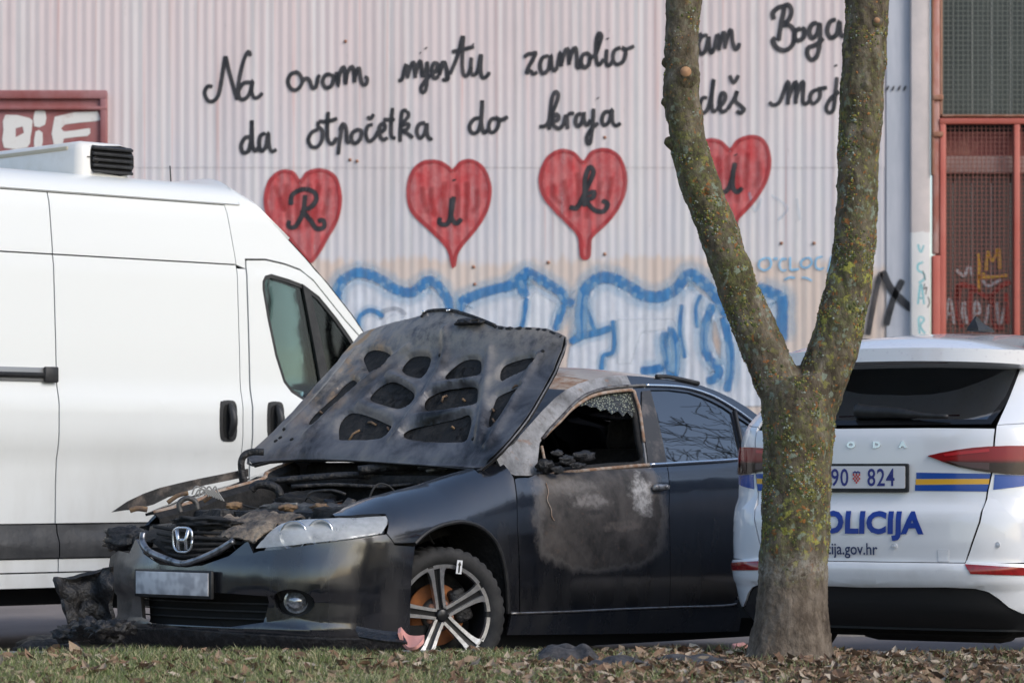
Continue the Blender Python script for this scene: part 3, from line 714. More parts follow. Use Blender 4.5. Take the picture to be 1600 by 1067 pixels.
# ---- materials
def lxz(px, py): p = CS.at(px, py); return p.x, p.z
SPOTS = [(*lxz(1004, 772), .075, .085, (.58, .55, .52), .95), (*lxz(980, 752), .03, .05, (.02, .018, .016), .9), (*lxz(925, 784), .13, .035, (.33, .30, .28), .6), (*lxz(900, 762), .18, .04, (.22, .20, .185), .5), (*lxz(975, 822), .16, .025, (.22, .18, .155), .45), (*lxz(930, 800), .10, .014, (.02, .018, .018), .8)]
def carpaint(name, burn=None):
    g = NT(name); X, Y, Z = g.xyz()
    big = g.noise(2.2, 6); fine = g.noise(55, 4)
    c = g.mix(g.ramp(big, [(.4, 0.0), (.7, 1.0)]), (.006, .007, .010), (.010, .011, .015))
    dust = g.math('MULTIPLY', g.ramp(g.noise(6, 7, (1, 1, .25)), [(.38, 0.0), (.75, .6)]), g.maprange(Z, .95, .25, .22, 1.0))
    c = g.mix(dust, c, (.055, .05, .046))
    speck = g.ramp(g.noise(120, 2), [(.73, 0.0), (.78, .5)]); c = g.mix(speck, c, (.14, .135, .13))
    drip = g.ramp(g.noise(1, 3, (60, 60, 1.6)), [(.66, 0.0), (.74, .35)]); c = g.mix(g.math('MULTIPLY', drip, g.maprange(Z, .9, .45, 0.0, 1.0)), c, (.12, .12, .12))
    r = g.math('ADD', .16, g.math('MULTIPLY', dust, .7)); coat = g.math('SUBTRACT', .9, dust, clamp=True)
    if burn:
        mk_ = burn(g, X, Y, Z)
        n1 = g.noise(7, 7, rough=.7); n2 = g.noise(2.6, 5, dist=.6); n3 = g.noise(30, 6); n4 = g.noise(11, 6, (1, 1, 1.6), rough=.7); n5 = g.noise(40, 5)
        bc = g.mix(g.ramp(n1, [(.35, 0.0), (.62, 1.0)]), (.020, .017, .015), (.080, .068, .060))
        bc = g.mix(g.ramp(n2, [(.48, 0.0), (.66, .7)]), bc, (.15, .128, .112))
        bc = g.mix(g.ramp(n3, [(.60, 0.0), (.75, .45)]), bc, (.17, .10, .065))
        def spot(cx, cz, rx, rz, col, a, bc):            # ash-white and soot patches of the burn itself
            dx = g.math('DIVIDE', g.math('SUBTRACT', X, cx), rx); dz = g.math('DIVIDE', g.math('SUBTRACT', Z, cz), rz)
            rr = g.math('ADD', g.math('SQRT', g.math('ADD', g.math('MULTIPLY', dx, dx), g.math('MULTIPLY', dz, dz))), g.math('MULTIPLY', g.math('SUBTRACT', n4, .5), 2.6))
            return g.mix(g.math('MULTIPLY', g.maprange(rr, 1.35, .5, 0.0, a), g.ramp(n5, [(.35, .35), (.6, 1.0)])), bc, col)
        for sp_ in SPOTS: bc = spot(*sp_, bc)
        rim = g.math('MULTIPLY', g.maprange(mk_, .02, .25, 0.0, 1.0), g.maprange(mk_, .99, .6, 0.0, 1.0)); bc = g.mix(g.math('MULTIPLY', rim, .6), bc, (.20, .18, .165))
        c = g.mix(mk_, c, bc); r = g.math('ADD', g.math('MULTIPLY', r, g.math('SUBTRACT', 1.0, mk_)), g.math('MULTIPLY', mk_, .62)); coat = g.math('MULTIPLY', coat, g.math('SUBTRACT', 1.0, mk_, clamp=True))
        g.bump(g.math('MULTIPLY', g.noise(24, 6), mk_), .5, .006)
    return g.set(Base_Color=c, Roughness=r, Coat_Weight=coat, Coat_Roughness=g.math('ADD', .06, g.math('MULTIPLY', g.noise(3, 5), .10)), Coat_IOR=1.75, Specular_IOR_Level=.6)
PAINT = carpaint('black car paint')
def doorburn(g, X, Y, Z):
    (xl, _), (xr, _), (_, zu), (_, zd) = lxz(838, 800), lxz(1042, 800), lxz(950, 735), lxz(940, 893)
    wob = g.math('ADD', g.math('MULTIPLY', g.math('SUBTRACT', g.noise(6, 5, rough=.65), .5), .62), g.math('MULTIPLY', g.math('SUBTRACT', g.noise(26, 4, (1, 1, .4)), .5), .22))
    ex = g.math('DIVIDE', g.math('SUBTRACT', X, (xl + xr) / 2), abs(xl - xr) / 2); ez = g.math('DIVIDE', g.math('SUBTRACT', Z, (zu + .06 + zd) / 2), (zu + .06 - zd) / 2)
    rr = g.math('SQRT', g.math('ADD', g.math('POWER', g.math('ABSOLUTE', ex), 2.6), g.math('POWER', g.math('ABSOLUTE', ez), 3.2)))
    return g.maprange(g.math('ADD', rr, wob), 1.16, .80, 0.0, 1.0)
BPAINT = carpaint('scorched door paint', doorburn)
def allburn(g, X, Y, Z): return g.ramp(g.noise(1.6, 6), [(.3, .75), (.6, 1.0)])
# ash-white to rust burnt steel for the pillars and roof edge
g = NT('burnt bare steel'); n1 = g.noise(4.5, 7, rough=.7); n2 = g.noise(16, 7, dist=.5); X, Y, Z = g.xyz()
c_ = g.ramp(n1, [(.28, (.05, .047, .045)), (.45, (.17, .17, .175)), (.6, (.33, .33, .34)), (.75, (.20, .13, .09))])
c_ = g.mix(g.ramp(n2, [(.55, 0.0), (.68, .75)]), c_, (.10, .085, .075)); c_ = g.mix(g.ramp(g.noise(8, 6, (1, 1, 2)), [(.62, 0.0), (.72, .8)]), c_, (.24, .12, .06))
g.bump(n2, .5, .006); BSTEEL = g.set(Base_Color=c_, Roughness=.6, Metallic=.15)
RUSTED = mat('heat rusted edge', (.26, .15, .09), .85, var=((.40, .33, .27), 22, .4, .62), bump=(60, .5, .004))
SOOT = mat('soot black', (.010, .010, .010), .85, var=((.03, .027, .025), 16, .45, .7), bump=(40, .8, .012))
CHAR = mat('charred plastic', (.010, .010, .011), .55, var=((.05, .045, .042), 22, .5, .72), bump=(30, 1.0, .02))
ASHC = mat('ash covered lump', (.09, .075, .065), .95, var=((.36, .28, .20), 9, .45, .68), bump=(30, 1.0, .02))
g = NT('roof paint scorched'); X, Y, Z = g.xyz()
sc_ = g.maprange(g.math('ADD', X, g.math('MULTIPLY', g.noise(6, 5), .35)), -1.55, -1.05, 0.0, 1.0)
c_ = g.mix(sc_, (.010, .012, .018), g.ramp(g.noise(7, 6), [(.3, (.33, .30, .28)), (.5, (.42, .38, .34)), (.7, (.25, .15, .09))]))
ROOFM = g.set(Base_Color=c_, Roughness=g.math('ADD', .12, g.math('MULTIPLY', sc_, .5)), Coat_Weight=g.math('SUBTRACT', .9, sc_, clamp=True))

def cp(name, pts, m, surf=CS, gap=.002, mirror=False, px=True, thick=.014, step=(.045, .045), holes=(), off=0.0, parent=None, out=(0, 1, 0)):
    uv = surf.hits(pts) if px else pts
    o = panel(name, uv, surf.f, m, parent or car, out, gap=gap, step=step, thick=thick, holes=holes, off=off)
    if mirror:
        f2 = lambda u, v: (lambda p: (p[0], -p[1], p[2]))(surf.f(u, v))
        panel(name, uv, f2, PAINT if mirror is True else mirror, parent or car, (0, -1, 0), gap=gap, step=(.07, .07), thick=thick, holes=holes, off=off)
    return o
arch = [(649, 848), (659, 838), (672, 828), (686, 821), (700, 817), (716, 814), (730, 815), (745, 819), (757, 826), (769, 837), (778, 850), (785, 868), (790, 890), (793, 912), (794, 935), (795, 957)]
ftop = [(519, 803), (540, 791), (566, 779), (594, 770), (622, 762), (650, 754), (679, 746), (707, 739), (735, 732), (760, 725), (778, 719)]
archuv = CS.hits(arch)
cp('front_wing', [(604, 833), (616, 849)] + arch + [(811, 957), (811, 900), (808, 820), (803, 747), (790, 728)] + ftop[::-1] + [(523, 806), (560, 804), (602, 803), (607, 818)], PAINT, mirror=True, step=(.022, .022))
# wheel-arch lip and liner
lip = cr([CS.f(u, v) for u, v in archuv], 3)
sharp(MB().tube([Vector(p) + Vector((0, -.004, -.003)) for p in lip], .011, 8).build('arch_lip', BLK, car))
V = []; Fc = []
for k, p in enumerate(lip): V += [p, (p[0], p[1] - .06, p[2] + .0), (p[0] * 1.02, p[1] - .34, p[2] + .02)]
for k in range(len(lip) - 1):
    for i in (0, 1): Fc.append((3 * k + i, 3 * k + 3 + i, 3 * k + 4 + i, 3 * k + 1 + i))
mk('arch_liner', V, Fc, SOOT, car); mk('arch_liner', [(v[0], -v[1], v[2]) for v in V], Fc, SOOT, car)
# doors, sill, rear quarter
front_door = cp('front_door', [(804, 748), (808, 820), (812, 900), (812, 957), (880, 955), (965, 951), (1046, 948), (1047, 880), (1045, 800), (1040, 724), (1010, 728), (960, 732), (900, 738), (857, 742), (825, 746)], BPAINT, mirror=True)
rr_ = CS.hits([(1046, 948), (1047, 880), (1045, 800), (1041, 724)]); rb = CS.hits([(1145, 944), (1152, 931)]); rt = CS.hits([(1160, 716)])[0]
ur = rt[0] - .12
rwx = -2.67
arch2 = []
for a in np.linspace(-.12, math.pi + .12, 20):                # rear wheel arch in u,z
    arch2.append((UL * 0 + 0, 0))
def u_of_x(x): return float(np.interp(x, PC.q[:len(PC.q) // 2, 0], PC.u[:len(PC.q) // 2]))
arcR = [(u_of_x(rwx + .345 * math.cos(a)), .31 + .355 * math.sin(a)) for a in np.linspace(-.2, math.pi + .15, 22)]
fr_ = [p for p in arcR]
ud = u_of_x(-2.28)
door2 = rr_ + [(ud + .05, .985), (ud - .12, .985), (ud - .12, .78), (u_of_x(-2.40), .62), (u_of_x(-2.30), .45), (u_of_x(-2.26), rb[0][1])]
cp('rear_door', door2, PAINT, px=False, mirror=True)
quarter = [(u_of_x(-2.27), .24)] + [p for p in arcR if p[1] > .24] + [(u_of_x(-3.05), .24), (u_of_x(-3.45), .24), (UL * .06, .24), (UL * .06, .98), (ud - .12, .985), (ud - .12, .78), (u_of_x(-2.40), .62), (u_of_x(-2.30), .45)]
cp('rear_quarter', quarter, PAINT, px=False, mirror=True)
cp('sill', [(796, 960), (880, 957), (965, 953), (1046, 950), (1146, 946), (1153, 934), (1156, 950), (1152, 984), (1046, 987), (920, 989), (789, 990), (793, 975)], carpaint('dusty sill paint'), mirror=True, gap=.001, off=.012)
m = MB(); pp = cr([CS.at(*q) for q in ((797, 958), (880, 955.5), (965, 951.5), (1046, 948.5), (1143, 944.5), (1152, 932))], 5)
m.tube([Vector(p) + Vector((0, .006, 0)) for p in pp], .006, 6).build('sill_trim', STEEL, car)
cp('boot_lid', [(UL * .0, .62), (UL * .0, .99), (UL * .055, .99), (UL * .055, .62)], PAINT, px=False, mirror=True, out=(-1, 0, 0))
cp('rear_bumper', [(UL * .0, .2), (UL * .0, .615), (UL * .058, .615), (UL * .058, .2)], PAINT, px=False, mirror=True, out=(-1, 0, 0), off=.01)
# belt trims
def trim(name, pts, r, m_, surf, y=.006, n=5): return MB().tube([Vector(p) + Vector((0, y, 0)) for p in cr([surf.at(*q) for q in pts], n)], r, 6).build(name, m_, car)
trim('belt_trim', [(857, 740.5), (900, 736), (960, 730.5), (1012, 726)], .010, RUSTED, CG)
trim('belt_trim', [(1014, 726), (1080, 722), (1130, 719), (1166, 716)], .009, CHROME, CG)
# ---- cabin
roofedge = [(776, 717), (794, 699), (812, 681), (830, 661), (848, 641), (866, 623), (884, 609), (902, 600), (920, 594), (943, 589), (965, 586), (1001, 588), (1028, 591), (1060, 595), (1095, 602), (1122, 612), (1145, 623), (1168, 637), (1187, 651)]
win_f = [(843, 693), (848, 684), (860, 671), (875, 657), (890, 641), (906, 629), (924, 619), (942, 614), (965, 611), (987, 610), (992, 620), (999, 645), (1005, 690), (1009, 724), (960, 729), (900, 735), (857, 739), (838, 737)]
win_r = [(1016, 609), (1045, 609), (1077, 613), (1097, 620), (1113, 627), (1130, 636), (1143, 645), (1150, 670), (1157, 700), (1160, 715), (1100, 719), (1043, 722), (1035, 690), (1025, 645)]
win_q = [(1150, 650), (1163, 658), (1176, 667), (1190, 677)]
ruv = CG.hits(roofedge)
last = ruv[-1]; ruv += [(-2.75, 1.24), (-3.0, 1.10)]
wf_ = CG.hits(win_f); wr_ = CG.hits(win_r); wq = CG.hits(win_q) + [(-2.55, 1.15), (-2.60, 1.085), (-2.32, 1.075)]
base_u = [(-3.0, 1.03), (-2.2, 1.035), (-1.5, 1.002), (-.75, .962), (-.5, .965), (-.42, .99)]
xB = CG.hit(1012, 660)[0]
top_f = [p for p in ruv if p[0] >= xB]; top_r = [p for p in ruv if p[0] < xB]
zedge = float(np.interp(-xB, [-p[0] for p in ruv], [p[1] for p in ruv]))
A_frame = [(xB, zt_tab(xB) - .012), (-1.0, zt_tab(-1.0) - .012), (-.75, .963), (-.5, .965), (-.42, .985)] + top_f + [(xB, zedge)]
cp('front_pillar_frame', A_frame, BSTEEL, CG, px=False, holes=[wf_], mirror=BSTEEL, step=(.03, .03), gap=0.0)
B_frame = [(xB, zedge)] + top_r + [(-3.0, 1.03), (-2.2, 1.035), (-1.6, 1.0), (xB, zt_tab(xB) - .012)]
cp('rear_pillar_frame', B_frame, PAINT, CG, px=False, holes=[wr_, wq], mirror=True, step=(.04, .04), gap=0.0)
# burnt inner window edge and pillar cover
V3 = [Vector(CG.f(*p)) for p in wf_]
MB().tube([p + Vector((0, .004, 0)) for p in cr(V3[1:13], 4)], .009, 6).build('window_edge', RUSTED, car)
MB().tube([p + Vector((0, -.03, 0)) for p in cr(V3 + V3[:1], 3)], .02, 6).build('inner_frame', SOOT, car)
bp = CG.hits([(1002, 612), (1015, 611), (1024, 645), (1034, 690), (1040, 723), (1012, 726), (1007, 690), (1001, 645)])
panel('pillar_cover', bp, CG.f, mat('scorched pillar plastic', (.03, .03, .032), .5, var=((.14, .12, .11), 9, .5, .7)), car, (0, 1, 0), off=.007, thick=.006, step=(.05, .05))
trim('window_trim', [(1008, 602), (1045, 603), (1077, 607), (1113, 619), (1146, 638), (1170, 655), (1190, 670)], .0095, CHROME, CG, n=6)
trim('window_trim', [(846, 686), (858, 671), (876, 652), (895, 632), (915, 617), (940, 608), (968, 604), (1006, 602)], .009, mat('burnt trim', (.20, .19, .18), .5, metal=.6, var=((.05, .04, .04), 20, .45, .6)), CG, n=6)
trim('window_bar', [(1147, 642), (1155, 680), (1163, 716)], .011, BLK, CG)
# tinted glass with real reflections
g = NT('tinted car glass'); g.set(Base_Color=(.004, .005, .006), Roughness=.02, Specular_IOR_Level=.9, Coat_Weight=1.0, Coat_Roughness=.01, Coat_IOR=1.9); TINT = g.m
panel('rear_window', wr_, CG.f, TINT, car, (0, 1, 0), gap=-.006, off=-.008, step=(.05, .05), thick=.004)
panel('quarter_window', wq, CG.f, TINT, car, (0, 1, 0), gap=-.006, off=-.008, step=(.05, .05), thick=.004)
for w_ in (wr_, wq): panel('rear_window', w_, cghR, TINT, car, (0, -1, 0), gap=-.006, off=-.008, step=(.08, .08), thick=.004)
# crumbled glass left hanging at the top of the front window
g = NT('crazed glass'); vn = g.n.new('ShaderNodeTexVoronoi'); vn.inputs['Scale'].default_value = 90; g.l.new(g.tc.outputs['Object'], vn.inputs['Vector'])
c_ = g.mix(g.ramp(vn.outputs['Distance'], [(.15, 0.0), (.5, 1.0)]), (.28, .30, .22), (.02, .022, .018)); c_ = g.mix(g.ramp(g.noise(9, 4), [(.5, 0.0), (.6, 1.0)]), c_, (.02, .018, .015))
CRAZE = g.set(Base_Color=c_, Roughness=.25); g.bump(vn.outputs['Distance'], .8, .004)
random.seed(3)
gp_ = [(915, 623), (935, 616), (965, 613), (986, 612), (991, 622), (996, 640)]
lowr = [(990, 650), (982, 641), (976, 649), (968, 640), (958, 645), (950, 637), (941, 640), (934, 634), (925, 634), (918, 630), (908, 633)]
panel('glass_shards', CG.hits(gp_ + lowr), CG.f, CRAZE, car, (0, 1, 0), off=-.012, step=(.05, .05), thick=.004)
# roof, windscreen, backlight lofted between the two roof edges
E = [Vector(CG.f(*p)) for p in ruv]
def loft(name, pts, crown, m_, nseg=14, bow=0.0):
    V = []; Fc = []
    for p, c in zip(pts, crown):
        for i in range(nseg + 1):
            k = -1 + 2 * i / nseg; e = (1 - abs(k) ** 2.6)
            V.append((p.x + bow * (1 - k * k), k * p.y, p.z + c * e))
    for j in range(len(pts) - 1):
        for i in range(nseg): a = j * (nseg + 1) + i; Fc.append((a, a + 1, a + nseg + 2, a + nseg + 1))
    o = mk(name, V, Fc, m_, car, solid=.012)
    return o
iA = 8
loft('windscreen_frame', E[iA - 2:iA + 1], [.02, .03, .04], RUSTED, bow=.05)
WSB = mat('sooted windscreen', (.02, .018, .017), .3, var=((.10, .09, .08), 12, .5, .7))
loft('windscreen', E[:iA - 1], [.0, .0, .005, .01, .015, .02, .02][:iA - 1], WSB, bow=.06)
ro = E[iA:17]; loft('roof', ro, [.04] + [.05] * (len(ro) - 1), ROOFM, bow=.0)
loft('rear_screen', E[16:], [.05] + [.04] * (len(E) - 17), TINT)
loft('parcel_deck', [Vector((-3.0, .66, 1.06)), Vector((-3.3, .62, 1.05)), Vector((-3.6, .55, 1.0))], [.02, .02, .01], PAINT)
pl = trim('roof_strip', [(1024, 588), (1040, 588.5), (1060, 592), (1090, 599)], .012, BLK, CG)
# cabin inside: floor, dash, seats, wheel all burnt
MB().box((-1.5, 0, .30), (2.5, 1.5, .1)).build('floor', SOOT, car, smooth=False)
MB().box((-.62, 0, .80), (.35, 1.4, .3), bev=.06).build('dashboard', SOOT, car)
MB().box((-2.5, 0, .65), (.3, 1.4, .8), bev=.08).build('rear_seat', SOOT, car)
def seat(y):
    m = MB(); m.box((-1.35, y, .48), (.52, .5, .16), bev=.05); m.box((-1.66, y, .80), (.16, .48, .62), rot=Matrix.Rotation(-.3, 3, 'Y'), bev=.06)
    o = m.build('front_seat', SOOT, car); MB().box((-1.80, y, 1.17), (.1, .26, .17), rot=Matrix.Rotation(-.2, 3, 'Y'), bev=.04).build('headrest', SOOT, o)
seat(.37); seat(-.37)
MB().tube([(-.98 + .03 * math.cos(a) * 0, .37 + .18 * math.cos(a), .86 + .18 * math.sin(a)) for a in np.linspace(0, 2 * math.pi, 25)], .012, 6).build('steering_wheel', mat('bare steering ring', (.12, .11, .10), .6, metal=.4), car)
# door handles
hh_ = CS.at(1027, 761); m = MB(); m.box(hh_ + Vector((.0, .022, 0)), (.11, .03, .032), bev=.012); m.box(hh_ + Vector((-.035, .03, 0)), (.03, .03, .028), bev=.01)
m.build('door_handle', mat('scorched chrome', (.42, .41, .40), .35, metal=.7, var=((.06, .05, .05), 30, .45, .6)), front_door)
hole = CS.at(985, 763)
def blob(name, c, r, m_, parent, seed=0, amp=.35, freq=4.0, sub=3, scl=(1, 1, 1)):
    bm = bmesh.new(); bmesh.ops.create_icosphere(bm, subdivisions=sub, radius=1)
    for v in bm.verts:
        n = noise.fractal(v.co * freq * .5 + Vector((seed * 7.3, seed, 0)), 1.0, 2.0, 4)
        v.co = Vector((v.co.x * r[0], v.co.y * r[1], v.co.z * r[2])) * (1 + amp * n)
    me = bpy.data.meshes.new(name); bm.to_mesh(me); bm.free(); o = fin(name, me, m_, parent); o.location = c; return o
# ---- what is left of the door mirror
mc = CG.at(838, 728)
mir = blob('door_mirror', mc + Vector((.0, .06, .0)), (.05, .035, .035), CHAR, car, 3, .4, 5)
for i, (a, b, r) in enumerate((((852, 722), (872, 716), .030), ((874, 718), (902, 707), .036), ((858, 733), (838, 735), .026), ((866, 728), (890, 726), .02), ((840, 716), (852, 700), .02))):
    pa, pb = CG.at(*a) + Vector((0, .10, 0)), CG.at(*b) + Vector((0, .10, 0))
    blob('mirror_remnant', (pa + pb) / 2, ((pb - pa).length * .5, r * .5, r * .75), CHAR, car, 5 + i, .45, 4)
trim('window_post', [(845, 697), (850, 722), (853, 739)], .008, RUSTED, CG)
# drips and flaked seam on the door
trim('flaked_seam', [(852, 754), (856, 768), (854, 780), (860, 795), (861, 806), (865, 813)], .0025, RUSTED, CS, y=.004)
# ---- front bumper
btop_l = [(604, 834), (590, 836), (560, 841), (520, 846), (480, 851), (440, 857), (405, 860)]
buv = CF.hits([(617, 850), (645, 853)] + arch[1:3][:0])
arc_f = [p for p in archuv if CS.f(*p)[0] > .0 and CS.f(*p)[2] < .66]
uA = archuv[0][0]
seam = CF.hits([(646, 853), (617, 851)] + btop_l)
ang = [(uA + .0, .645), (uA + .015, .55), (uA + .02, .45), (uA + .015, .33), (uA - .01, .20)]
ub = [(u, v) for u, v in seam]
uEnd = ub[-1][0]
UM = UL
mid = [(UM - .40, .672), (UM - .30, .60), (UM - .15, .555), (UM, .545)]
outl = ang[::-1] + ub + [(uEnd + .03, ub[-1][1] - .01)] + mid
# lower intake and fog recess holes
def circ(px, py, rx, rz, n=20):
    c = CF.hit(px, py); return [(c[0] + rx * math.cos(t), c[1] + rz * math.sin(t)) for t in np.linspace(0, 2 * math.pi, n, endpoint=False)], c
fogp, fogc = circ(460, 941, .105, .062)
fogo = [(2 * UM - u, v) for u, v in fogp]
intake = [(UM - .52, .42), (UM - .48, .30), (UM - .3, .275), (UM + .25, .275), (UM + .36, .30), (UM + .38, .42), (UM + .25, .43), (UM - .3, .43)]
rightside = [(2 * UM - u, v) for u, v in (mid[:-1][::-1])] + [(2 * UM - uEnd - .03, .60), (2 * UM - uEnd + .1, .61), (2 * UM - uEnd + .22, .58), (2 * UM - uEnd + .40, .55), (2 * UM - uEnd + .46, .40), (2 * UM - uEnd + .5, .18)]
BUMPM = carpaint('bumper paint', lambda g, X, Y, Z: g.maprange(g.math('ADD', Y, g.math('MULTIPLY', g.noise(5, 5), .5)), .0, -.35, 0.0, 1.0))
cp('front_bumper', outl + rightside, BUMPM, px=False, holes=[fogp, intake], out=(1, 0, 0), step=(.04, .03), gap=.002, thick=.02)
cp('bumper_lip', [(uA - .02, .20), (uA + .02, .225), (UM, .262), (2 * UM - uEnd + .3, .24), (2 * UM - uEnd + .3, .15), (UM, .15), (uA, .15)], CHAR, px=False, out=(1, 0, 0), off=.02, step=(.05, .03), thick=.03)
cp('intake_mesh', inset(intake, -.05), DARK, px=False, out=(1, 0, 0), off=-.07, step=(.08, .05))
for zz in (.31, .345, .38, .415): cp('intake_bar', [(UM - .5, zz - .005), (UM + .5, zz - .005), (UM + .5, zz + .005), (UM - .5, zz + .005)], BLK, px=False, out=(1, 0, 0), off=-.05, step=(.08, .05), thick=.02)
fo = cp('fog_recess', [(fogc[0] + 1.15 * (u - fogc[0]), fogc[1] + 1.15 * (v - fogc[1])) for u, v in fogp], BLK, px=False, out=(1, 0, 0), off=-.05, gap=0)
fc = Vector(CS.f(*fogc)); nrm = Vector((.80, .60, 0)); LENS = mat('fog lens', (.55, .57, .60), .12, metal=.6, var=((.25, .26, .28), 60, .4, .6), coat=1.0)
fm = Matrix.Translation(fc - nrm * .045 + Vector((0, 0, .005))) @ nrm.to_track_quat('Z', 'Y').to_matrix().to_4x4()
MB().lathe([(.0, .034), (.025, .030), (.042, .016), (.048, 0), (.054, .006), (.058, 0), (.06, -.02)], fm, 24).build('fog_light', LENS, car)
# number plate, blurred beyond reading in the photograph: plain pale plate with a dark holder
pc_ = CF.at(270, 913); pn = Vector((1, -.02, 0)).normalized()
m = MB().box((.955, -.02 + pc_.y * 0, .466), (.02, .54, .13), bev=.006); m.build('plate_holder', BLK, car)
g = NT('smeared number plate'); n1 = g.noise(16, 1); c_ = g.mix(g.ramp(n1, [(.42, 0.0), (.62, 1.0)]), (.62, .62, .63), (.38, .38, .40)); PLATE = g.set(Base_Color=c_, Roughness=.45)
MB().box((.967, -.02, .468), (.006, .505, .105), bev=.002).build('number_plate', PLATE, car)
# ---- headlights
hl = [(399, 857), (412, 842), (424, 829), (440, 818), (470, 812), (530, 809), (603, 806), (606, 812), (605, 820), (597, 833), (570, 838), (520, 845), (460, 852)]
hu = CF.hits(hl)
HLB = mat('headlight housing', (.62, .63, .63), .4, metal=.2, var=((.40, .40, .41), 9, .4, .65))
g = NT('milky headlight lens'); tr = g.n.new('ShaderNodeBsdfTransparent'); tr.inputs[0].default_value = (.92, .93, .93, 1); mx = g.n.new('ShaderNodeMixShader')
g.set(Base_Color=(.72, .73, .73), Roughness=.15, Coat_Weight=1.0); fogf = g.math('ADD', .30, g.math('MULTIPLY', g.ramp(g.noise(7, 5), [(.35, 0.0), (.7, 1.0)]), .35))
g.l.new(fogf, mx.inputs[0]); g.l.new(tr.outputs[0], mx.inputs[1]); g.l.new(g.b.outputs[0], mx.inputs[2]); g.l.new(mx.outputs[0], g.n['Material Output'].inputs[0]); HLL = g.m
hlo = cp('headlight', hu, HLB, px=False, off=-.075, gap=-.004, out=(1, 1, 0), thick=.01)
cp('lens', hu, HLL, px=False, off=.002, gap=.002, out=(1, 1, 0), thick=.004, parent=hlo)
for (px, py, r) in ((455, 836, .062), (497, 831, .056)):
    c = CF.at(px, py); n = Vector((.88, .47, .05)).normalized(); M_ = Matrix.Translation(c - n * .075) @ n.to_track_quat('Z', 'Y').to_matrix().to_4x4()
    MB().lathe([(0, .0), (r * .35, .004), (r * .8, .025), (r, .05), (r * 1.08, .052), (r * 1.1, .03)], M_, 28).build('reflector', mat('lamp reflector', (.7, .7, .7), .15, metal=1), hlo)
    MB().lathe([(0, .045), (r * .3, .042), (r * .5, .03), (r * .55, .01)], M_, 20).build('bulb', mat('lamp bulb', (.5, .5, .5), .1, metal=.3), hlo)
for i in range(16):
    a = CF.hit(523 + i * 5.0, 812 - i * .25); b = CF.hit(523 + i * 5.0, 840 - i * .55)
    m = MB(); pa, pb = Vector(CS.f(*a)), Vector(CS.f(*b)); n = Vector((.7, .7, 0))
    m.tube([pa - n * .03 - Vector((0, 0, .012)), pb - n * .03 + Vector((0, 0, .012))], .006, 6).build('indicator_rib', mat('indicator plastic', (.70, .69, .66), .25) if i == 0 else bpy.data.materials['indicator plastic'], hlo)
hu2 = [(2 * UL - u, v) for u, v in hu]
cp('burnt_headlight', [(u, v - .02) for u, v in hu2], CHAR, px=False, off=-.05, out=(1, -1, 0), thick=.03)
# ---- nose: slam panel, grille opening, emblem
U0 = UL
GRM = mat('sooted chrome', (.30, .31, .33), .3, metal=.8, var=((.05, .05, .05), 20, .45, .65))
gpts = cr([CF.at(*q) for q in ((227, 833), (226, 847), (236, 861), (260, 872), (287, 880), (312, 874), (340, 862), (368, 845))], 6)
MB().tube([Vector(p) + Vector((.012, 0, 0)) for p in gpts], [.016] * len(gpts), 10).build('grille_surround', GRM, car)
cp('grille_back', CF.hits([(232, 812), (224, 845), (260, 870), (287, 878), (330, 864), (370, 842), (330, 815), (280, 806)]), SOOT, px=False, out=(1, 0, 0), off=-.05, gap=0)
for i in range(5):
    a, b = CF.at(232 + i * 6, 822 + i * 11), CF.at(362 - i * 10, 834 + i * 8)
    MB().tube([a - Vector((.035, 0, 0)), (a + b) / 2 + Vector((.01, 0, -.01)), b - Vector((.035, 0, 0))], .009, 6).build('grille_bar', SOOT, car)
ec = CF.at(293, 843) + Vector((.03, 0, 0))
en = Vector((.985, .0, .12)).normalized(); EMt = Matrix.Translation(ec) @ Matrix(((0, .0, 1, 0), (1, 0, 0, 0), (0, 1, .0, 0), (0, 0, 0, 1)))
EMB = mat('silver emblem', (.72, .73, .75), .25, metal=.9)
ring = [EMt @ Vector((.066 * math.copysign(abs(math.cos(t)) ** .62, math.cos(t)) * (1 - .10 * -math.sin(t)), .056 * math.copysign(abs(math.sin(t)) ** .62, math.sin(t)), 0)) for t in np.linspace(0, 2 * math.pi, 41)]
em = MB().tube(ring, .0055, 8).build('emblem', EMB, car)
for s_ in (-1, 1):
    MB().tube([EMt @ Vector((s_ * .028, -.046, 0)), EMt @ Vector((s_ * .026, 0, .004)), EMt @ Vector((s_ * .042, .047, 0))], [.010, .008, .010], 8).build('emblem_leg', EMB, em)
MB().tube([EMt @ Vector((-.026, -.002, .002)), EMt @ Vector((.026, -.002, .002))], .009, 8).build('emblem_bar', EMB, em)
V = []; Fc = []; n = 22
for jj in range(n + 1):
    for ii in range(n + 1):
        a, b = ii / n, jj / n; y = .02 + .42 * a + .05 * noise.noise(Vector((b * 4, 1, 3))); x = .56 + .30 * b + .04 * noise.noise(Vector((a * 4, 5, 3)))
        z = .775 - .10 * b * b + .035 * noise.noise(Vector((a * 4, b * 4, 2))) + .016 * noise.noise(Vector((a * 11, b * 11, 2))) - .05 * max(0, a - .8)
        V.append((x, y, z))
for jj in range(n):
    for ii in range(n): q = jj * (n + 1) + ii; Fc.append((q, q + 1, q + n + 2, q + n + 1))
mk('melted_liner', V, Fc, ASHC, car, solid=.008)
blob('melted_liner', (.77, .0, .745), (.08, .2, .03), SOOT, car, 15, .5, 4, 4)
blob('charred_corner', (.72, -.62, .66), (.10, .15, .06), CHAR, car, 12, .4, 3, 4)
blob('charred_corner', (.62, -.82, .64), (.06, .09, .035), ASHC, car, 19, .5, 4, 4)
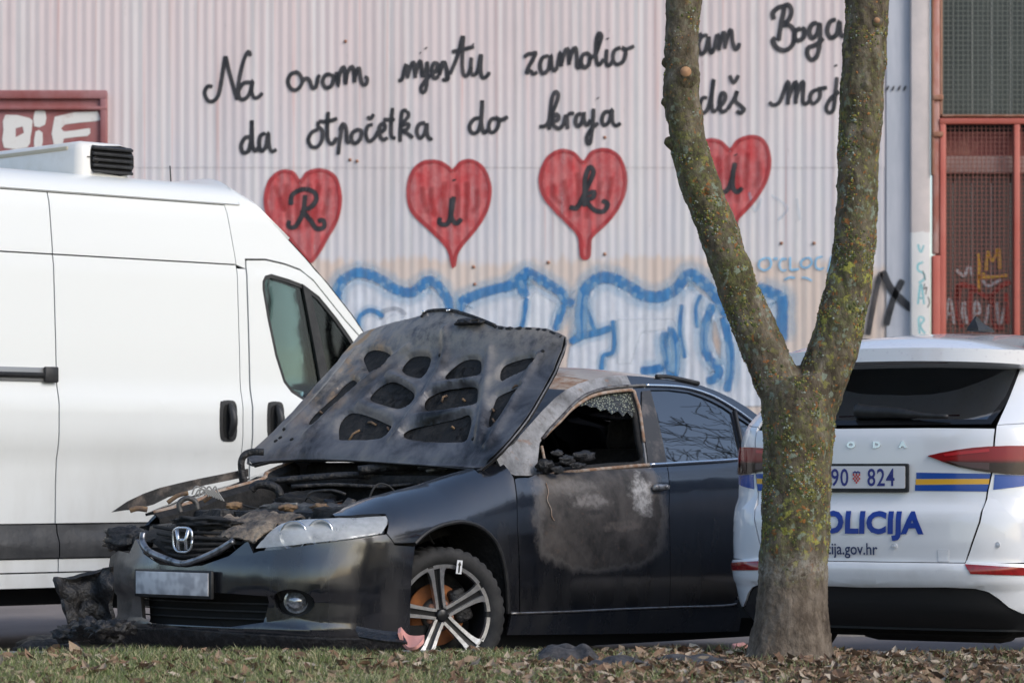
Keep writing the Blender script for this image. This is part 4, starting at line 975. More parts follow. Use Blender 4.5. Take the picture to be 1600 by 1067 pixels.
# torn bumper corner hanging to the ground on the far side
V = []; Fc = []; nu, nv = 16, 22
c0 = at(122, 906, 14.9); M1 = CM.inverted()
for j in range(nv + 1):
    for i in range(nu + 1):
        a, b = i / nu, j / nv
        px = 82 + 96 * a + 34 * b * (1 - a) ; py = 906 - 22 * a * (1 - b) + 95 * b
        D = 14.95 + .18 * math.sin(a * 2.2) - .1 * a + .06 * noise.noise(Vector((a * 4, b * 5, 2)))
        p = at(px + 5 * noise.noise(Vector((a * 5, b * 5, 9))), py, D); V.append(M1 @ p)
for j in range(nv):
    for i in range(nu): k = j * (nu + 1) + i; Fc.append((k, k + 1, k + nu + 2, k + nu + 1))
mk('torn_bumper_corner', V, Fc, CHAR, car, solid=.02)
random.seed(21)
for i in range(9):
    p = at(105 + i * 11 + random.uniform(-4, 4), 985 + random.uniform(-6, 12), 14.6 + random.uniform(-.2, .2))
    blob('charred_scrap', M1 @ p, (.05, .06, .035), CHAR, car, 30 + i, .8, 5)
# ---- right-hand wing seen from inside: its lip, scorched
lipR = [Vector(cbodyR(*CS.hit(*q))) for q in ftop]
MB().tube([p + Vector((0, .01, -.004)) for p in cr(lipR, 3)], .012, 6).build('wing_lip', RUSTED, car)
RSf = Surf(lambda u, v: (u, -.80 + .06 * max(0, .68 - u) - .02 * math.sin(u * 5), v), (-.6, .9), (.55, 1.2), CM, 50, 40)
edge = [(175, 800), (200, 783), (225, 771), (250, 762), (300, 750), (350, 740), (388, 732)]
lowe = [(388, 744), (350, 752), (320, 758), (290, 768), (262, 777), (240, 788), (212, 796), (195, 797)]
panel('torn_wing', RSf.hits(edge + lowe), RSf.f, mat('scorched wing edge', (.02, .019, .019), .5, var=((.16, .13, .11), 9, .5, .7), bump=(20, .8, .012)), car, (0, 1, 0), step=(.04, .03), thick=.006)
# ---- engine bay
V = []; Fc = []
n = 12
for i in range(n + 1):
    x = -.45 + 1.15 * i / n; wd = .60 - .10 * max(0, x - .2)
    for y in np.linspace(-1, 1, 9): V.append((x, y * wd, .50 + .12 * abs(y) ** 4))
for i in range(n):
    for k in range(8): a = i * 9 + k; Fc.append((a, a + 1, a + 10, a + 9))
mk('engine_tray', V, Fc, SOOT, car)
for s_ in (-1, 1):
    V = []; Fc = []
    for k, q in enumerate(ftop):
        p = Vector(cbody(*CS.hit(*q))); V += [(p.x, s_ * p.y, p.z - .004), (p.x, s_ * (p.y - .055), p.z - .035), (p.x, s_ * (p.y - .075), p.z - .30)]
    for k in range(len(ftop) - 1):
        for i in (0, 1): Fc.append((3 * k + i, 3 * k + 3 + i, 3 * k + 4 + i, 3 * k + 1 + i))
    mk('inner_wing', V, Fc, SOOT, car, solid=.01)
MB().box((-.50, 0, .86), (.08, 1.3, .34), bev=.03).box((-.40, 0, .94), (.16, 1.36, .05), bev=.015).build('bulkhead', SOOT, car)
MB().tube([(.62, -.55, .70), (.70, -.3, .715), (.73, 0, .72), (.70, .3, .715), (.60, .58, .72)], .028, 8).build('slam_panel', CHAR, car)
ENG = [SOOT, CHAR, mat('scorched alloy', (.10, .095, .09), .5, metal=.5, var=((.28, .25, .22), 18, .5, .68), bump=(50, .6, .008)), mat('blued metal', (.05, .055, .065), .35, metal=.5)]
random.seed(11)
eb = MB()
for k, (x, y, z, dx, dy, dz, mi) in enumerate([(.12, .0, .72, .40, .62, .16, 1), (.10, -.02, .80, .24, .5, .05, 2), (.28, .42, .72, .26, .22, .18, 0), (.30, -.40, .70, .24, .24, .18, 1), (-.18, .36, .78, .22, .24, .16, 1), (-.2, -.35, .80, .26, .22, .14, 0), (.46, .1, .68, .12, .3, .14, 2), (.5, -.25, .68, .1, .22, .12, 3), (-.05, .5, .80, .16, .12, .14, 3)]):
    bm = MB().box((0, 0, 0), (dx, dy, dz), bev=.02)
    o = bm.build('engine_part', ENG[mi], car); o.location = (x, y, z); o.rotation_euler = (random.uniform(-.12, .12), random.uniform(-.12, .12), random.uniform(-.25, .25))
    s = o.modifiers.new('s', 'SUBSURF'); s.subdivision_type = 'SIMPLE'; s.levels = 3; s.render_levels = 3
    t = bpy.data.textures.get('melt') or bpy.data.textures.new('melt', 'CLOUDS'); t.noise_scale = .06
    d = o.modifiers.new('d', 'DISPLACE'); d.texture = t; d.strength = .05
for k in range(90):                                   # charred odds and ends over the engine
    x, y = random.uniform(-.3, .55), random.uniform(-.55, .55); z = .765 - .12 * (x + .1) + random.uniform(-.04, .04)
    r = random.uniform(.012, .042)
    o = blob('engine_remnant', (x, y, z), (r * random.uniform(.7, 2), r, r * .7), ENG[random.choice((0, 1, 1, 2, 2, 3))], car, 100 + k, .6, 4, 2)
    o.rotation_euler = (random.random() * 3, random.random() * 3, random.random() * 3)
WIRES = [mat('bare copper wire', (.32, .15, .08), .5, metal=.7), mat('burnt wire', (.02, .02, .02), .7), mat('ashy wire', (.30, .29, .27), .8), mat('heat stained hose', (.24, .15, .075), .8, var=((.12, .08, .06), 18, .4, .6))]
for k in range(70):
    x, y = random.uniform(-.3, .5), random.uniform(-.55, .55); z = .79 - .12 * (x + .1) + random.uniform(-.02, .04)
    p = Vector((x, y, z)); pts = [p]; d = Vector((random.uniform(-1, 1), random.uniform(-1, 1), random.uniform(-.1, .25))).normalized()
    for q in range(6):
        d = (d + Vector((random.uniform(-.6, .6), random.uniform(-.6, .6), random.uniform(-.6, .2)))).normalized(); p = p + d * .045; pts.append(p)
    MB().tube(cr(pts, 4), random.choice((.003, .004, .005, .006)), 6).build('burnt_wire', WIRES[random.choice((0, 1, 1, 1, 1, 1, 1, 2))], car)
def hose(pxs, D, r, m_, dz=0):
    pts = [M1 @ at(p[0], p[1], D + (p[2] if len(p) > 2 else 0)) for p in pxs]
    return MB().tube(cr(pts, 6), r, 10).build('hose', m_, car)
hose([(392, 765), (402, 757), (415, 757), (432, 763), (438, 775)], 15.35, .022, CHAR)
hose([(262, 785), (278, 774), (294, 770)], 15.2, .011, WIRES[3]); hose([(203, 797), (215, 794), (230, 796)], 15.3, .014, WIRES[3])
hose([(318, 783), (326, 777), (331, 771)], 15.2, .011, WIRES[3])
hose([(282, 800), (280, 786), (292, 778), (305, 783), (309, 796)], 15.1, .013, ENG[2])
for k in range(7): hose([(300 + k * 5, 772 + (k % 3) * 2), (306 + k * 5, 760 + (k % 2) * 5), (318 + k * 4, 765 + k), (326 + k * 4, 774 + k * 1.5)], 15.15, .004, WIRES[2])
hose([(560, 735), (620, 728), (660, 730), (690, 742)], 15.65, .024, CHAR); hose([(420, 752), (500, 745), (560, 742), (640, 748)], 15.7, .018, CHAR)
hose([(455, 760), (520, 757), (600, 760), (660, 753)], 15.5, .01, CHAR); hose([(480, 775), (490, 768), (520, 766), (540, 772)], 15.3, .007, CHAR)
for px, py in ((500, 792), (450, 793), (365, 790)): blob('heat_stained_lump', M1 @ at(px, py, 15.1), (.05, .03, .018), WIRES[3], car, px, .5, 5)
o = blob('foil_shield', M1 @ at(700, 729, 15.65), (.16, .10, .04), mat('crumpled foil', (.45, .46, .48), .35, metal=.8, bump=(40, .8, .02)), car, 77, .4, 5, 4)
# hinge hook on the left end of the bonnet
hose([(378, 738), (377, 722), (382, 711), (394, 706), (412, 706)], 16.0, .018, CHAR)
hose([(384, 760), (380, 748), (378, 736)], 15.95, .022, CHAR)
# ---- bonnet, thrown right back against the windscreen: inner frame with cut-outs over the outer skin
def hood(a, b):              # a across (-1 right .. 1 left), b up from the hinge to the front edge
    wdt = .735 - .06 * b
    x = -.245 - .69 * b + .05 * (1 - a * a) * (b - .5) + .085 * sstep(.75, 1.0, b) * (1 - a * a)
    z = 1.005 + .665 * b + .03 * (1 - a * a) * b
    return (x + .05 * (1 - b) * a * -1, a * wdt, z + .02 * (1 - b) * (-a))
HS = Surf(hood, (-1.1, 1.1), (-.1, 1.25), CM, 60, 60)
hout = [(388, 716), (430, 678), (480, 625), (530, 570), (566, 526), (577, 521), (640, 503), (663, 496), (672, 490), (704, 488), (726, 492), (752, 500), (775, 511), (800, 516), (835, 516), (858, 518), (885, 529), (880, 552), (868, 582), (848, 618), (826, 655), (800, 688), (775, 715), (752, 734), (738, 734), (690, 729), (620, 724), (540, 719), (470, 718), (420, 722), (396, 728)]
hu_ = HS.hits(hout)
holes_px = [[(568, 560), (575, 550), (588, 547), (606, 552), (612, 560), (606, 572), (590, 584), (578, 583), (572, 572)],
    [(628, 577), (640, 562), (652, 557), (668, 557), (673, 562), (670, 576), (662, 590), (650, 590), (636, 586)],
    [(696, 592), (706, 578), (722, 566), (735, 562), (749, 563), (752, 572), (750, 586), (740, 591), (718, 593)],
    [(782, 592), (783, 580), (792, 570), (815, 562), (832, 559), (838, 563), (834, 572), (815, 582), (797, 590), (787, 596)],
    [(524, 618), (536, 604), (550, 594), (557, 597), (559, 607), (540, 625), (515, 645), (492, 663), (483, 662), (492, 648)],
    [(579, 622), (588, 610), (605, 599), (622, 600), (640, 610), (648, 618), (642, 632), (628, 640), (608, 636), (584, 628)],
    [(664, 636), (672, 622), (690, 613), (730, 607), (745, 607), (747, 616), (744, 632), (730, 637), (700, 642), (672, 643)],
    [(778, 620), (795, 612), (812, 605), (816, 608), (800, 625), (785, 645), (775, 660), (766, 669), (765, 655), (772, 632)],
    [(530, 668), (536, 655), (552, 645), (575, 650), (605, 663), (612, 668), (604, 680), (590, 686), (536, 688), (530, 682)],
    [(632, 684), (642, 672), (668, 665), (720, 653), (734, 650), (736, 662), (730, 686), (722, 691), (660, 689)]]
hh = [HS.hits(cr(q, 3, True)) for q in holes_px]
harr = [np.array(q) for q in hh]
ra_ = np.array([p for q in hh for p in q]) * (.72, .93); rb_a = np.array([q[(i + 1) % len(q)] for q in hh for i in range(len(q))]) * (.72, .93); rsg = rb_a - ra_; rsl = np.maximum((rsg ** 2).sum(1), 1e-12)
RIBPX = [[(699, 519), (690, 583), (619, 690)], [(640, 548), (570, 603), (484, 682)], [(768, 550), (762, 610), (752, 692)], [(612, 588), (658, 611)], [(568, 634), (622, 655)], [(680, 608), (752, 598)], [(648, 657), (742, 643)], [(845, 560), (800, 640), (765, 700)], [(560, 552), (510, 615), (455, 672)]]
rl = []
for q in RIBPX:
    pts = np.array(HS.hits(cr(q, 4) if len(q) > 2 else q)) * (.72, .93); rl += [(pts[i], pts[i + 1]) for i in range(len(pts) - 1)]
rA = np.array([a for a, b in rl]); rS = np.array([b - a for a, b in rl]); rL = np.maximum((rS ** 2).sum(1), 1e-12)
def hinner(u, v):
    p = Vector(hood(u, v)); q_ = np.array((u * .72, v * .93)); t_ = np.clip(((q_ - ra_) * rsg).sum(1) / rsl, 0, 1); d = float(np.min(np.hypot(*(ra_ + rsg * t_[:, None] - q_).T)))
    k = min(d / .020, 1); lift = .020 * (k * k * (3 - 2 * k)) 
    t2 = np.clip(((q_ - rA) * rS).sum(1) / rL, 0, 1); dr = float(np.min(np.hypot(*(rA + rS * t2[:, None] - q_).T))); lift += .020 * math.exp(-(dr / .024) ** 2)
    # long channels pressed into the panel near the hinge edge
    lift -= .014 * math.exp(-((v - .035) / .022) ** 2) - .006 * noise.noise(Vector((u * 3, v * 4, 0))) - .002 * noise.noise(Vector((u * 14, v * 14, 0)))
    return p + HN * lift
p0, p1, p2 = Vector(hood(0, .5)), Vector(hood(.1, .5)), Vector(hood(0, .6)); HN = (p1 - p0).cross(p2 - p0).normalized()
if HN.x < 0: HN = -HN
g = NT('burnt bonnet underside'); X, Y, Z = g.xyz(); n1 = g.noise(3.2, 7, rough=.65, dist=.5); n2 = g.noise(14, 7, rough=.7); n3 = g.noise(1.6, 4)
c_ = g.ramp(n1, [(.34, (.014, .014, .015)), (.46, (.075, .075, .083)), (.56, (.15, .15, .158)), (.70, (.27, .25, .225))])
up = g.maprange(g.math('ADD', Z, g.math('MULTIPLY', g.noise(4, 5), .3)), 1.55, 1.85, 0.0, 1.0)
rt_ = g.math('MULTIPLY', g.maprange(g.math('ADD', Y, g.math('MULTIPLY', g.noise(5, 4), .3)), -.05, -.55, 0.0, 1.0), g.maprange(Z, 1.2, 1.55, .1, 1.0))
c_ = g.mix(g.math('MULTIPLY', g.ramp(n2, [(.36, .15), (.56, 1.0)]), g.math('MAXIMUM', g.math('MULTIPLY', up, .8), rt_)), c_, (.34, .30, .25))
c_ = g.mix(g.math('MULTIPLY', g.ramp(g.noise(7, 6), [(.50, 0.0), (.62, .9)]), rt_), c_, (.36, .20, .07))
c_ = g.mix(g.ramp(g.noise(22, 6), [(.64, 0.0), (.75, .5)]), c_, (.17, .16, .155))
g.bump(n2, .35, .006); edg = g.ramp(g.noise(9, 5, (1, 1, .4), rough=.7), [(.52, 0.0), (.68, .5)])
c_ = g.mix(edg, c_, (.20, .195, .20))
HOODM = g.set(Base_Color=c_, Roughness=g.ramp(n1, [(.3, .30), (.7, .55)]), Metallic=.35)
bonnet = panel('bonnet', hu_, lambda u, v: Vector(hood(u, v)) - HN * .012, SOOT, car, (-1, 0, .5), step=(.08, .06), thick=.006)
g2 = mat('bonnet skin inside', (.006, .006, .0065), .8, var=((.03, .03, .03), 9, .55, .75), bump=(20, .8, .012))
panel('outer_skin', inset(hu_, .02), lambda u, v: Vector(hood(u, v)) - HN * .006, g2, bonnet, (1, 0, .5), step=(.08, .06), thick=.004)
panel('inner_frame', hu_, hinner, HOODM, bonnet, (1, 0, .5), holes=hh, step=(.018, .014), thick=.003)
MB().tube([Vector(hood(*p)) + HN * .004 for p in cr(hu_, 2, True) + [hu_[0]]], .0055, 6).build('rim_fold', HOODM, bonnet)
random.seed(5)
# torn latch lip along the front edge
lp = [HS.hit(*q) for q in ((662, 500), (672, 491), (704, 489), (726, 494), (752, 503), (776, 513))]
MB().tube([Vector(hood(*p)) + HN * .02 for p in cr(lp, 4)], .010, 6).build('latch_lip', CHAR, bonnet)
for q in ((667, 494), (706, 492)): MB().box(Vector(hood(*HS.hit(*q))) + HN * .032, (.02, .022, .012), bev=.003).build('latch_plate', CHROME, bonnet)
lp = [HS.hit(*q) for q in ((775, 514), (790, 517), (815, 517), (840, 519), (858, 521), (880, 531))]
MB().tube([Vector(hood(*p)) + HN * (.012 + .006 * math.sin(i * 2.1)) for i, p in enumerate(cr(lp, 5))], [.008 + .004 * abs(math.sin(i * 1.7)) for i in range(26)], 6).build('melted_seal', CHAR, bonnet)
blob('latch_remnant', Vector(hood(*HS.hit(738, 508))) + HN * .02, (.05, .09, .02), CHAR, bonnet, 44, .6, 5)
for q in ((545, 688, 562, 672), (575, 660, 588, 664), (606, 669, 608, 672), (706, 668, 710, 670), (800, 608, 814, 602), (770, 640, 772, 643), (770, 655, 773, 660), (690, 628, 698, 618), (723, 625, 727, 627), (500, 645, 504, 646)):
    a, b = Vector(hood(*HS.hit(q[0], q[1]))), Vector(hood(*HS.hit(q[2], q[3])))
    MB().tube([a, (a + b) / 2 + HN * .012, b], .006, 6).build('clip_remnant', WIRES[3], bonnet)
for px, py in ((449, 676), (441, 688), (434, 693), (459, 691), (744, 691), (692, 560), (851, 555)):
    c = Vector(hinner(*HS.hit(px, py))); MB().lathe([(0, .002), (.011, .002), (.013, -.004)], Matrix.Translation(c) @ HN.to_track_quat('Z', 'Y').to_matrix().to_4x4(), 12).build('bolt_hole', DARK, bonnet)
# ---- near front wheel, steered right, deflated on rusty brake
wheelr = empty('front_wheel', (.012, .75, wc.z + .006)); wheelr.parent = car
ST = math.radians(-20)
wheelr.rotation_euler = (0, 0, ST)
R0 = .318
WMx = Matrix.Rotation(-math.pi / 2, 4, 'X')          # lathe axis to +y (outwards)
tp = [(.232, -.105), (.262, -.112), (.292, -.110), (.308, -.098), (R0, -.075), (R0, .0), (R0, .075), (.309, .097), (.294, .108), (.270, .111), (.247, .104), (.238, .092), (.232, .085)]
ty = MB(); seg = 120; vs = []; nn = len(tp)
for k in range(seg):
    an = 2 * math.pi * k / seg
    for i, (r, h) in enumerate(tp):
        rr = r
        if r > .3 and k % 3 == 0: rr -= .008
        if i == 5: rr -= .007
        vs.append(WMx @ Vector((rr * math.cos(an + (.02 * i)), rr * math.sin(an + .02 * i), h)))
fs = [(k * nn + i, ((k + 1) % seg) * nn + i, ((k + 1) % seg) * nn + i + 1, k * nn + i + 1) for k in range(seg) for i in range(nn - 1)]
ty.add(vs, fs); tyre = sharp(ty.build('tyre', mat('dusty tyre', (.018, .018, .018), .8, var=((.055, .052, .05), 7, .4, .7)), wheelr), 40)
ALLOY = mat('machined alloy', (.62, .62, .63), .28, metal=.85, var=((.45, .45, .46), 40, .4, .7)); ALBLK = mat('black alloy', (.014, .014, .015), .3)
MB().lathe([(.236, .090), (.236, .06), (.222, .04), (.215, -.08), (.225, -.1)], WMx, 64).build('rim_barrel', ALBLK, wheelr)
for k in range(10):                                   # outer lip cut into machined arcs
    a0 = 2 * math.pi * k / 10 + .06; a1 = 2 * math.pi * (k + 1) / 10 - .06
    V = []; Fc = []
    for i in range(9):
        a = a0 + (a1 - a0) * i / 8
        for r, h in ((.237, .080), (.237, .091), (.220, .089), (.217, .075)): V.append(WMx @ Vector((r * math.cos(a), r * math.sin(a), h)))
    for i in range(8):
        for j in range(3): Fc.append((4 * i + j, 4 * i + 4 + j, 4 * i + 5 + j, 4 * i + 1 + j))
    mk('rim_segment', V, Fc, ALLOY, wheelr, smooth=False)
MB().lathe([(.2385, .070), (.2385, .086), (.2305, .087), (.219, .084), (.215, .06)], WMx, 80).build('rim_lip', ALBLK, wheelr)
off0 = math.radians(280)
for k in range(5):
    a = off0 + 2 * math.pi * k / 5
    def P(r, w_, h): return WMx @ (Matrix.Rotation(a, 3, 'Z') @ Vector((r, w_, h)))
    for s_ in (-1, 1):                                # each spoke: two machined ribs with a black valley
        V = []; Fc = []; rs = [(.030, .012, .026, .066), (.07, .011, .026, .068), (.12, .012, .028, .072), (.17, .013, .032, .078), (.203, .015, .040, .084), (.216, .016, .050, .087), (.226, .017, .070, .088)]
        for r, w0, w1, h in rs: V += [P(r, s_ * w0, h), P(r, s_ * w1, h), P(r, s_ * w1 * 1.02, h - .025), P(r, s_ * w0, h - .02)]
        for i in range(len(rs) - 1):
            for j in range(4): b_ = 4 * i; Fc.append((b_ + j, b_ + 4 + j, b_ + 4 + (j + 1) % 4, b_ + (j + 1) % 4))
        bmx = mk('spoke', V, Fc, ALLOY, wheelr, smooth=False)
    V = []; Fc = []
    for r, w0, w1, h in rs: V += [P(r, -w0 * 1.1, h - .014), P(r, w0 * 1.1, h - .014)]
    for i in range(len(rs) - 1): Fc.append((2 * i, 2 * i + 1, 2 * i + 3, 2 * i + 2))
    mk('spoke_valley', V, Fc, ALBLK, wheelr, smooth=False)
    a2 = a + math.pi / 5
    Mb = WMx @ Matrix.Rotation(a2, 4, 'Z') @ Matrix.Translation((.056, 0, .045))
    MB().lathe([(0, .006), (.006, .006), (.008, .0), (.0135, .001), (.0145, -.02)], Mb, 12).build('wheel_bolt', RUST, wheelr)
MB().lathe([(0, .072), (.024, .072), (.029, .068), (.031, .045)], WMx, 24).build('hub_cap', ALBLK, wheelr)
MB().lathe([(.0, .03), (.075, .03), (.082, .01), (.082, -.02)], WMx, 32).build('hub', mat('dark hub', (.06, .055, .05), .6), wheelr)
RUSTO = mat('orange brake rust', (.36, .125, .035), .85, var=((.25, .09, .035), 12, .4, .65))
MB().lathe([(.082, .0), (.145, .0), (.145, -.02), (.082, -.02)], WMx, 40).build('brake_disc', RUSTO, wheelr)
Mb = WMx @ Matrix.Rotation(math.radians(200), 4, 'Z')
MB().box((.125, 0, .0), (.085, .16, .07), bev=.015).build('brake_caliper', CHAR, wheelr).matrix_local = Mb
MB().lathe([(0, -.075), (.2, -.075), (.215, -.08)], WMx, 32).build('dust_shield', SOOT, wheelr)
# white arrow sticker on the rim
STK = mat('white sticker', (.80, .80, .80), .4); INK = mat('black ink', (.01, .01, .01), .5)
ax_, az_ = .0627, .2235
R_ = Matrix.Rotation(math.radians(-7), 3, 'Y')
def sp_(u, v): q = R_ @ Vector((u, 0, v)); return (-ax_ + q.x, .117, az_ + q.z)
stk = panel('arrow_sticker', [(-.014, -.032), (.014, -.032), (.014, .032), (-.014, .032)], sp_, STK, wheelr, (0, 1, 0), step=(1, 1), thick=.002)
panel('arrow_mark', [(-.004, -.026), (.004, -.026), (.004, .008), (.009, .008), (0, .026), (-.009, .008), (-.004, .008)], lambda u, v: Vector(sp_(u, v)) + Vector((0, .0015, 0)), INK, wheelr, (0, 1, 0), step=(1, 1), thick=.001)
for x, y in ((0, -.78), (-2.67, .78), (-2.67, -.78)): wheel(x, y, .312, car, .21)
MB().box((-1.35, 0, .20), (3.3, 1.5, .14)).build('underbody', DARK, car, smooth=False)
# worn, unreadable marks on one rim segment
for k in range(6):
    a = math.radians(128 + k * 4.2); r0, r1 = .2235, .2315
    pts = [WMx @ Vector((r * math.cos(a + da), r * math.sin(a + da), .0925)) for r, da in ((r0, 0), (r1, .012), (r0 + .002, .03), (r1 - .002, .04))]
    MB().tube(pts, .0012, 4).build('rim_mark', INK, wheelr)
# ================================================================ white police estate car
PHI = math.radians(32); SD = 14.0; LIFT = .115
pf = Vector((math.sin(PHI), math.cos(PHI), 0)); pa_ = at(1342, 741, SD)
po_ = Vector((pa_.x, pa_.y, LIFT)); PRZ = math.pi / 2 - PHI
pcar = empty('police_car', po_, PRZ); tag(pcar, 'white police estate car with blue and yellow stripes parked behind the tree', 'car')
PM = Matrix.Translation(po_) @ Matrix.Rotation(PRZ, 4, 'Z')
ph_ = [(0, 0), (.006, .25), (.022, .45), (.055, .58), (.11, .665), (.20, .735), (.34, .786), (.55, .828), (1.0, .875), (1.7, .91), (2.7, .91), (3.5, .90), (4.0, .87), (4.35, .78), (4.55, .6), (4.66, .3), (4.69, 0)]
SCv = Curve2([(x, -y) for x, y in ph_[::-1][:-1]] + ph_)      # nose > right flank > tail centre > left flank > nose
SU = SCv.L / 2
nx_, ny_ = SCv.nor(SU); SNS = 1 if nx_ < 0 else -1
prear = lerp_tab([(.18, .16), (.22, .10), (.27, .06), (.36, .035), (.375, .012), (.42, .002), (.455, .0), (.470, .012), (.485, .016), (.56, .012), (.66, .016), (.70, .028), (.722, .058), (.76, .068), (.90, .066), (1.02, .064), (1.06, .07), (1.078, .085), (1.10, .10), (1.36, .335), (1.42, .40), (1.46, .6)])
pside = lerp_tab([(.18, .10), (.25, .05), (.35, .02), (.5, .0), (.72, .0), (.80, .006), (.92, .028), (1.0, .05), (1.06, .08), (1.12, .11), (1.36, .215), (1.42, .27), (1.46, .5)])
def sbody(u, z):                                     # u measured from the tail centre, + towards the car's left
    x, y = SCv.pos(SU + u); nx, ny = SCv.nor(SU + u)
    wr = sstep(.75, .0, x) if x < .75 else 0; fr_ = sstep(3.9, 4.6, x)
    pr_ = prear(z) if z < 1.08 else prear(1.08) + (prear(z) - prear(1.08))
    # glass house narrows a little, rear slant applies near the tail only
    k = wr ** .6 if wr > 0 else 0
    d = pside(z) * (1 - (.75 - .5 * sstep(1.0, 1.25, z)) * k)
    return (x - nx * d * SNS + pr_ * k, y - ny * d * SNS, z)
PS = Surf(sbody, (-1.75, 1.75), (.18, 1.44), PM, 120, 70)
g = NT('white police paint'); Zs = g.xyz()[2]
dn = g.math('MULTIPLY', g.ramp(g.noise(5, 7), [(.45, 0.0), (.8, .35)]), g.maprange(Zs, .75, .3, .12, 1.0))
c_ = g.mix(dn, (.80, .81, .83), (.42, .40, .37)); PW = g.set(Base_Color=c_, Roughness=.18, Coat_Weight=.8, Coat_Roughness=.05)
def ORd(c): return Vector((-1, 0, 0)) if c.x < .6 else Vector((0, 1 if c.y > 0 else -1, 0))
def sp5(name, uv, m, gap=.002, thick=.012, off=0.0, parent=pcar, mirror=False, holes=(), step=(.04, .03), out=None):
    o = panel(name, uv, sbody, m, parent, out or ORd, gap=gap, thick=thick, off=off, holes=holes, step=step)
    if mirror: panel(name, [(-u, v) for u, v in uv], sbody, m, parent, out or ORd, gap=gap, thick=thick, off=off, holes=[[(-u, v) for u, v in h_] for h_ in holes], step=step)
    return o
H = PS.hit
# tailgate: half outline traced on the right (negative u), mirrored to the left
tg = [H(1450, 668), H(1555, 669), H(1552, 700), H(1549, 737), H(1542, 768), H(1530, 815), H(1515, 858), H(1508, 879)]
zb_ = H(1342, 877)[1]; zw = H(1400, 665)[1]
half_r = [(0, zw + .001)] + [(u, v) for u, v in tg] + [(tg[-1][0] + .02, zb_), (0, zb_)]
full_t = [(u, v) for u, v in half_r[1:-1]] + [(-u, v) for u, v in half_r[1:-1][::-1]]
lt = [H(1450, 712), H(1470, 707), H(1495, 702.5), H(1520, 699), H(1546, 697), H(1575, 696)]
lb = [H(1575, 741), H(1550, 738.5), H(1525, 735), H(1500, 730), H(1475, 722)]
umx = lt[-1][0]; tl = lt + [(umx - .08, lt[-1][1] + .0), (umx - .15, lt[-1][1] - .012), (umx - .18, lt[-1][1] - .05), (umx - .15, lb[0][1] + .0), (umx - .08, lb[0][1] - .002)] + lb
tailgate = sp5('tailgate', full_t, PW, step=(.035, .02))
# flanks from the tailgate edge forward, with wheel arch
def u_side(x, s_=-1): n0 = len(SCv.q) // 2; return float(np.interp(x, SCv.q[n0:, 0], SCv.u[n0:])) - SU
ua = u_side(.98)
arcs = [(-(ua + .36 * math.cos(a)), .20 + .37 * math.sin(a)) for a in np.linspace(-.05, math.pi + .05, 20)]   # front side first in -u
side = [(tg[1][0] - .004, zw)] + [(u - .004, v) for u, v in tg[1:]] + [(tg[-1][0] - .004, .482), (-(u_side(.30)), .475), (-(u_side(.55)), .455)]
belt = 1.06
quarter = side + [(-(ua - .37), .45)] + arcs[::-1][1:-1] + [(-(ua + .40), .24), (-u_side(1.75), .24), (-u_side(1.80), .6), (-u_side(1.72), belt), (-u_side(.62), belt + .015), (-u_side(.40), 1.09)]
sp5('rear_quarter', quarter, PW, mirror=True, step=(.06, .05))
# D-pillar beside the glass
dpl = [H(1556, 668), H(1580, 622), (H(1590, 600))]
wr_b = H(1551, 664); wr_t = H(1596, 568)
pill = [(tg[1][0] - .004, zw), (-u_side(.40), 1.09), (-u_side(.62), belt + .015), (-u_side(.95), belt + .015), (-u_side(.80), 1.2), (-u_side(.86), 1.40), (wr_t[0] - .03, 1.405), (wr_t[0] - .01, wr_t[1])]
sp5('rear_pillar', pill, PW, mirror=True)
doors = [(-u_side(1.80), .24), (-u_side(3.35), .24), (-u_side(3.35), 1.0), (-u_side(1.72), belt), (-u_side(1.80), .6)]
sp5('side_doors', doors, PW, mirror=True, step=(.1, .08))
uf = u_side(3.67); arcf = [(-(uf + .36 * math.cos(a)), .20 + .37 * math.sin(a)) for a in np.linspace(0, math.pi, 16)]
fwing = [(-u_side(3.35), .24)] + arcf[::-1] + [(-u_side(4.1), .24), (-u_side(4.45), .24), (-u_side(4.45), .75), (-u_side(3.9), .92), (-u_side(3.35), 1.0)]
sp5('front_wing', [p for i, p in enumerate(fwing)], PW, mirror=True, step=(.1, .08))
sp5('nose', [(-SU + .001, .22), (-u_side(4.45), .22), (-u_side(4.45), .75), (-SU + .001, .72)], PW, mirror=True, step=(.1, .08), out=(1, 0, 0))
g = NT('tinted police glass'); tr = g.n.new('ShaderNodeBsdfTransparent'); tr.inputs[0].default_value = (.22, .27, .27, 1); gs = g.n.new('ShaderNodeBsdfGlossy'); gs.inputs['Roughness'].default_value = .02; gs.inputs[0].default_value = (.95, .97, 1, 1)
fr = g.n.new('ShaderNodeFresnel'); fr.inputs[0].default_value = 2.3; mx = g.n.new('ShaderNodeMixShader'); g.l.new(g.math('MAXIMUM', fr.outputs[0], .30), mx.inputs[0]); g.l.new(tr.outputs[0], mx.inputs[1]); g.l.new(gs.outputs[0], mx.inputs[2]); g.l.new(mx.outputs[0], g.n['Material Output'].inputs[0]); PGL = g.m
sidew = [(-u_side(.80), 1.2), (-u_side(.95), belt + .03), (-u_side(3.3), 1.03), (-u_side(2.5), 1.40), (-u_side(.86), 1.385)]
sp5('side_window', sidew, PGL, mirror=True, step=(.12, .08), thick=.004)
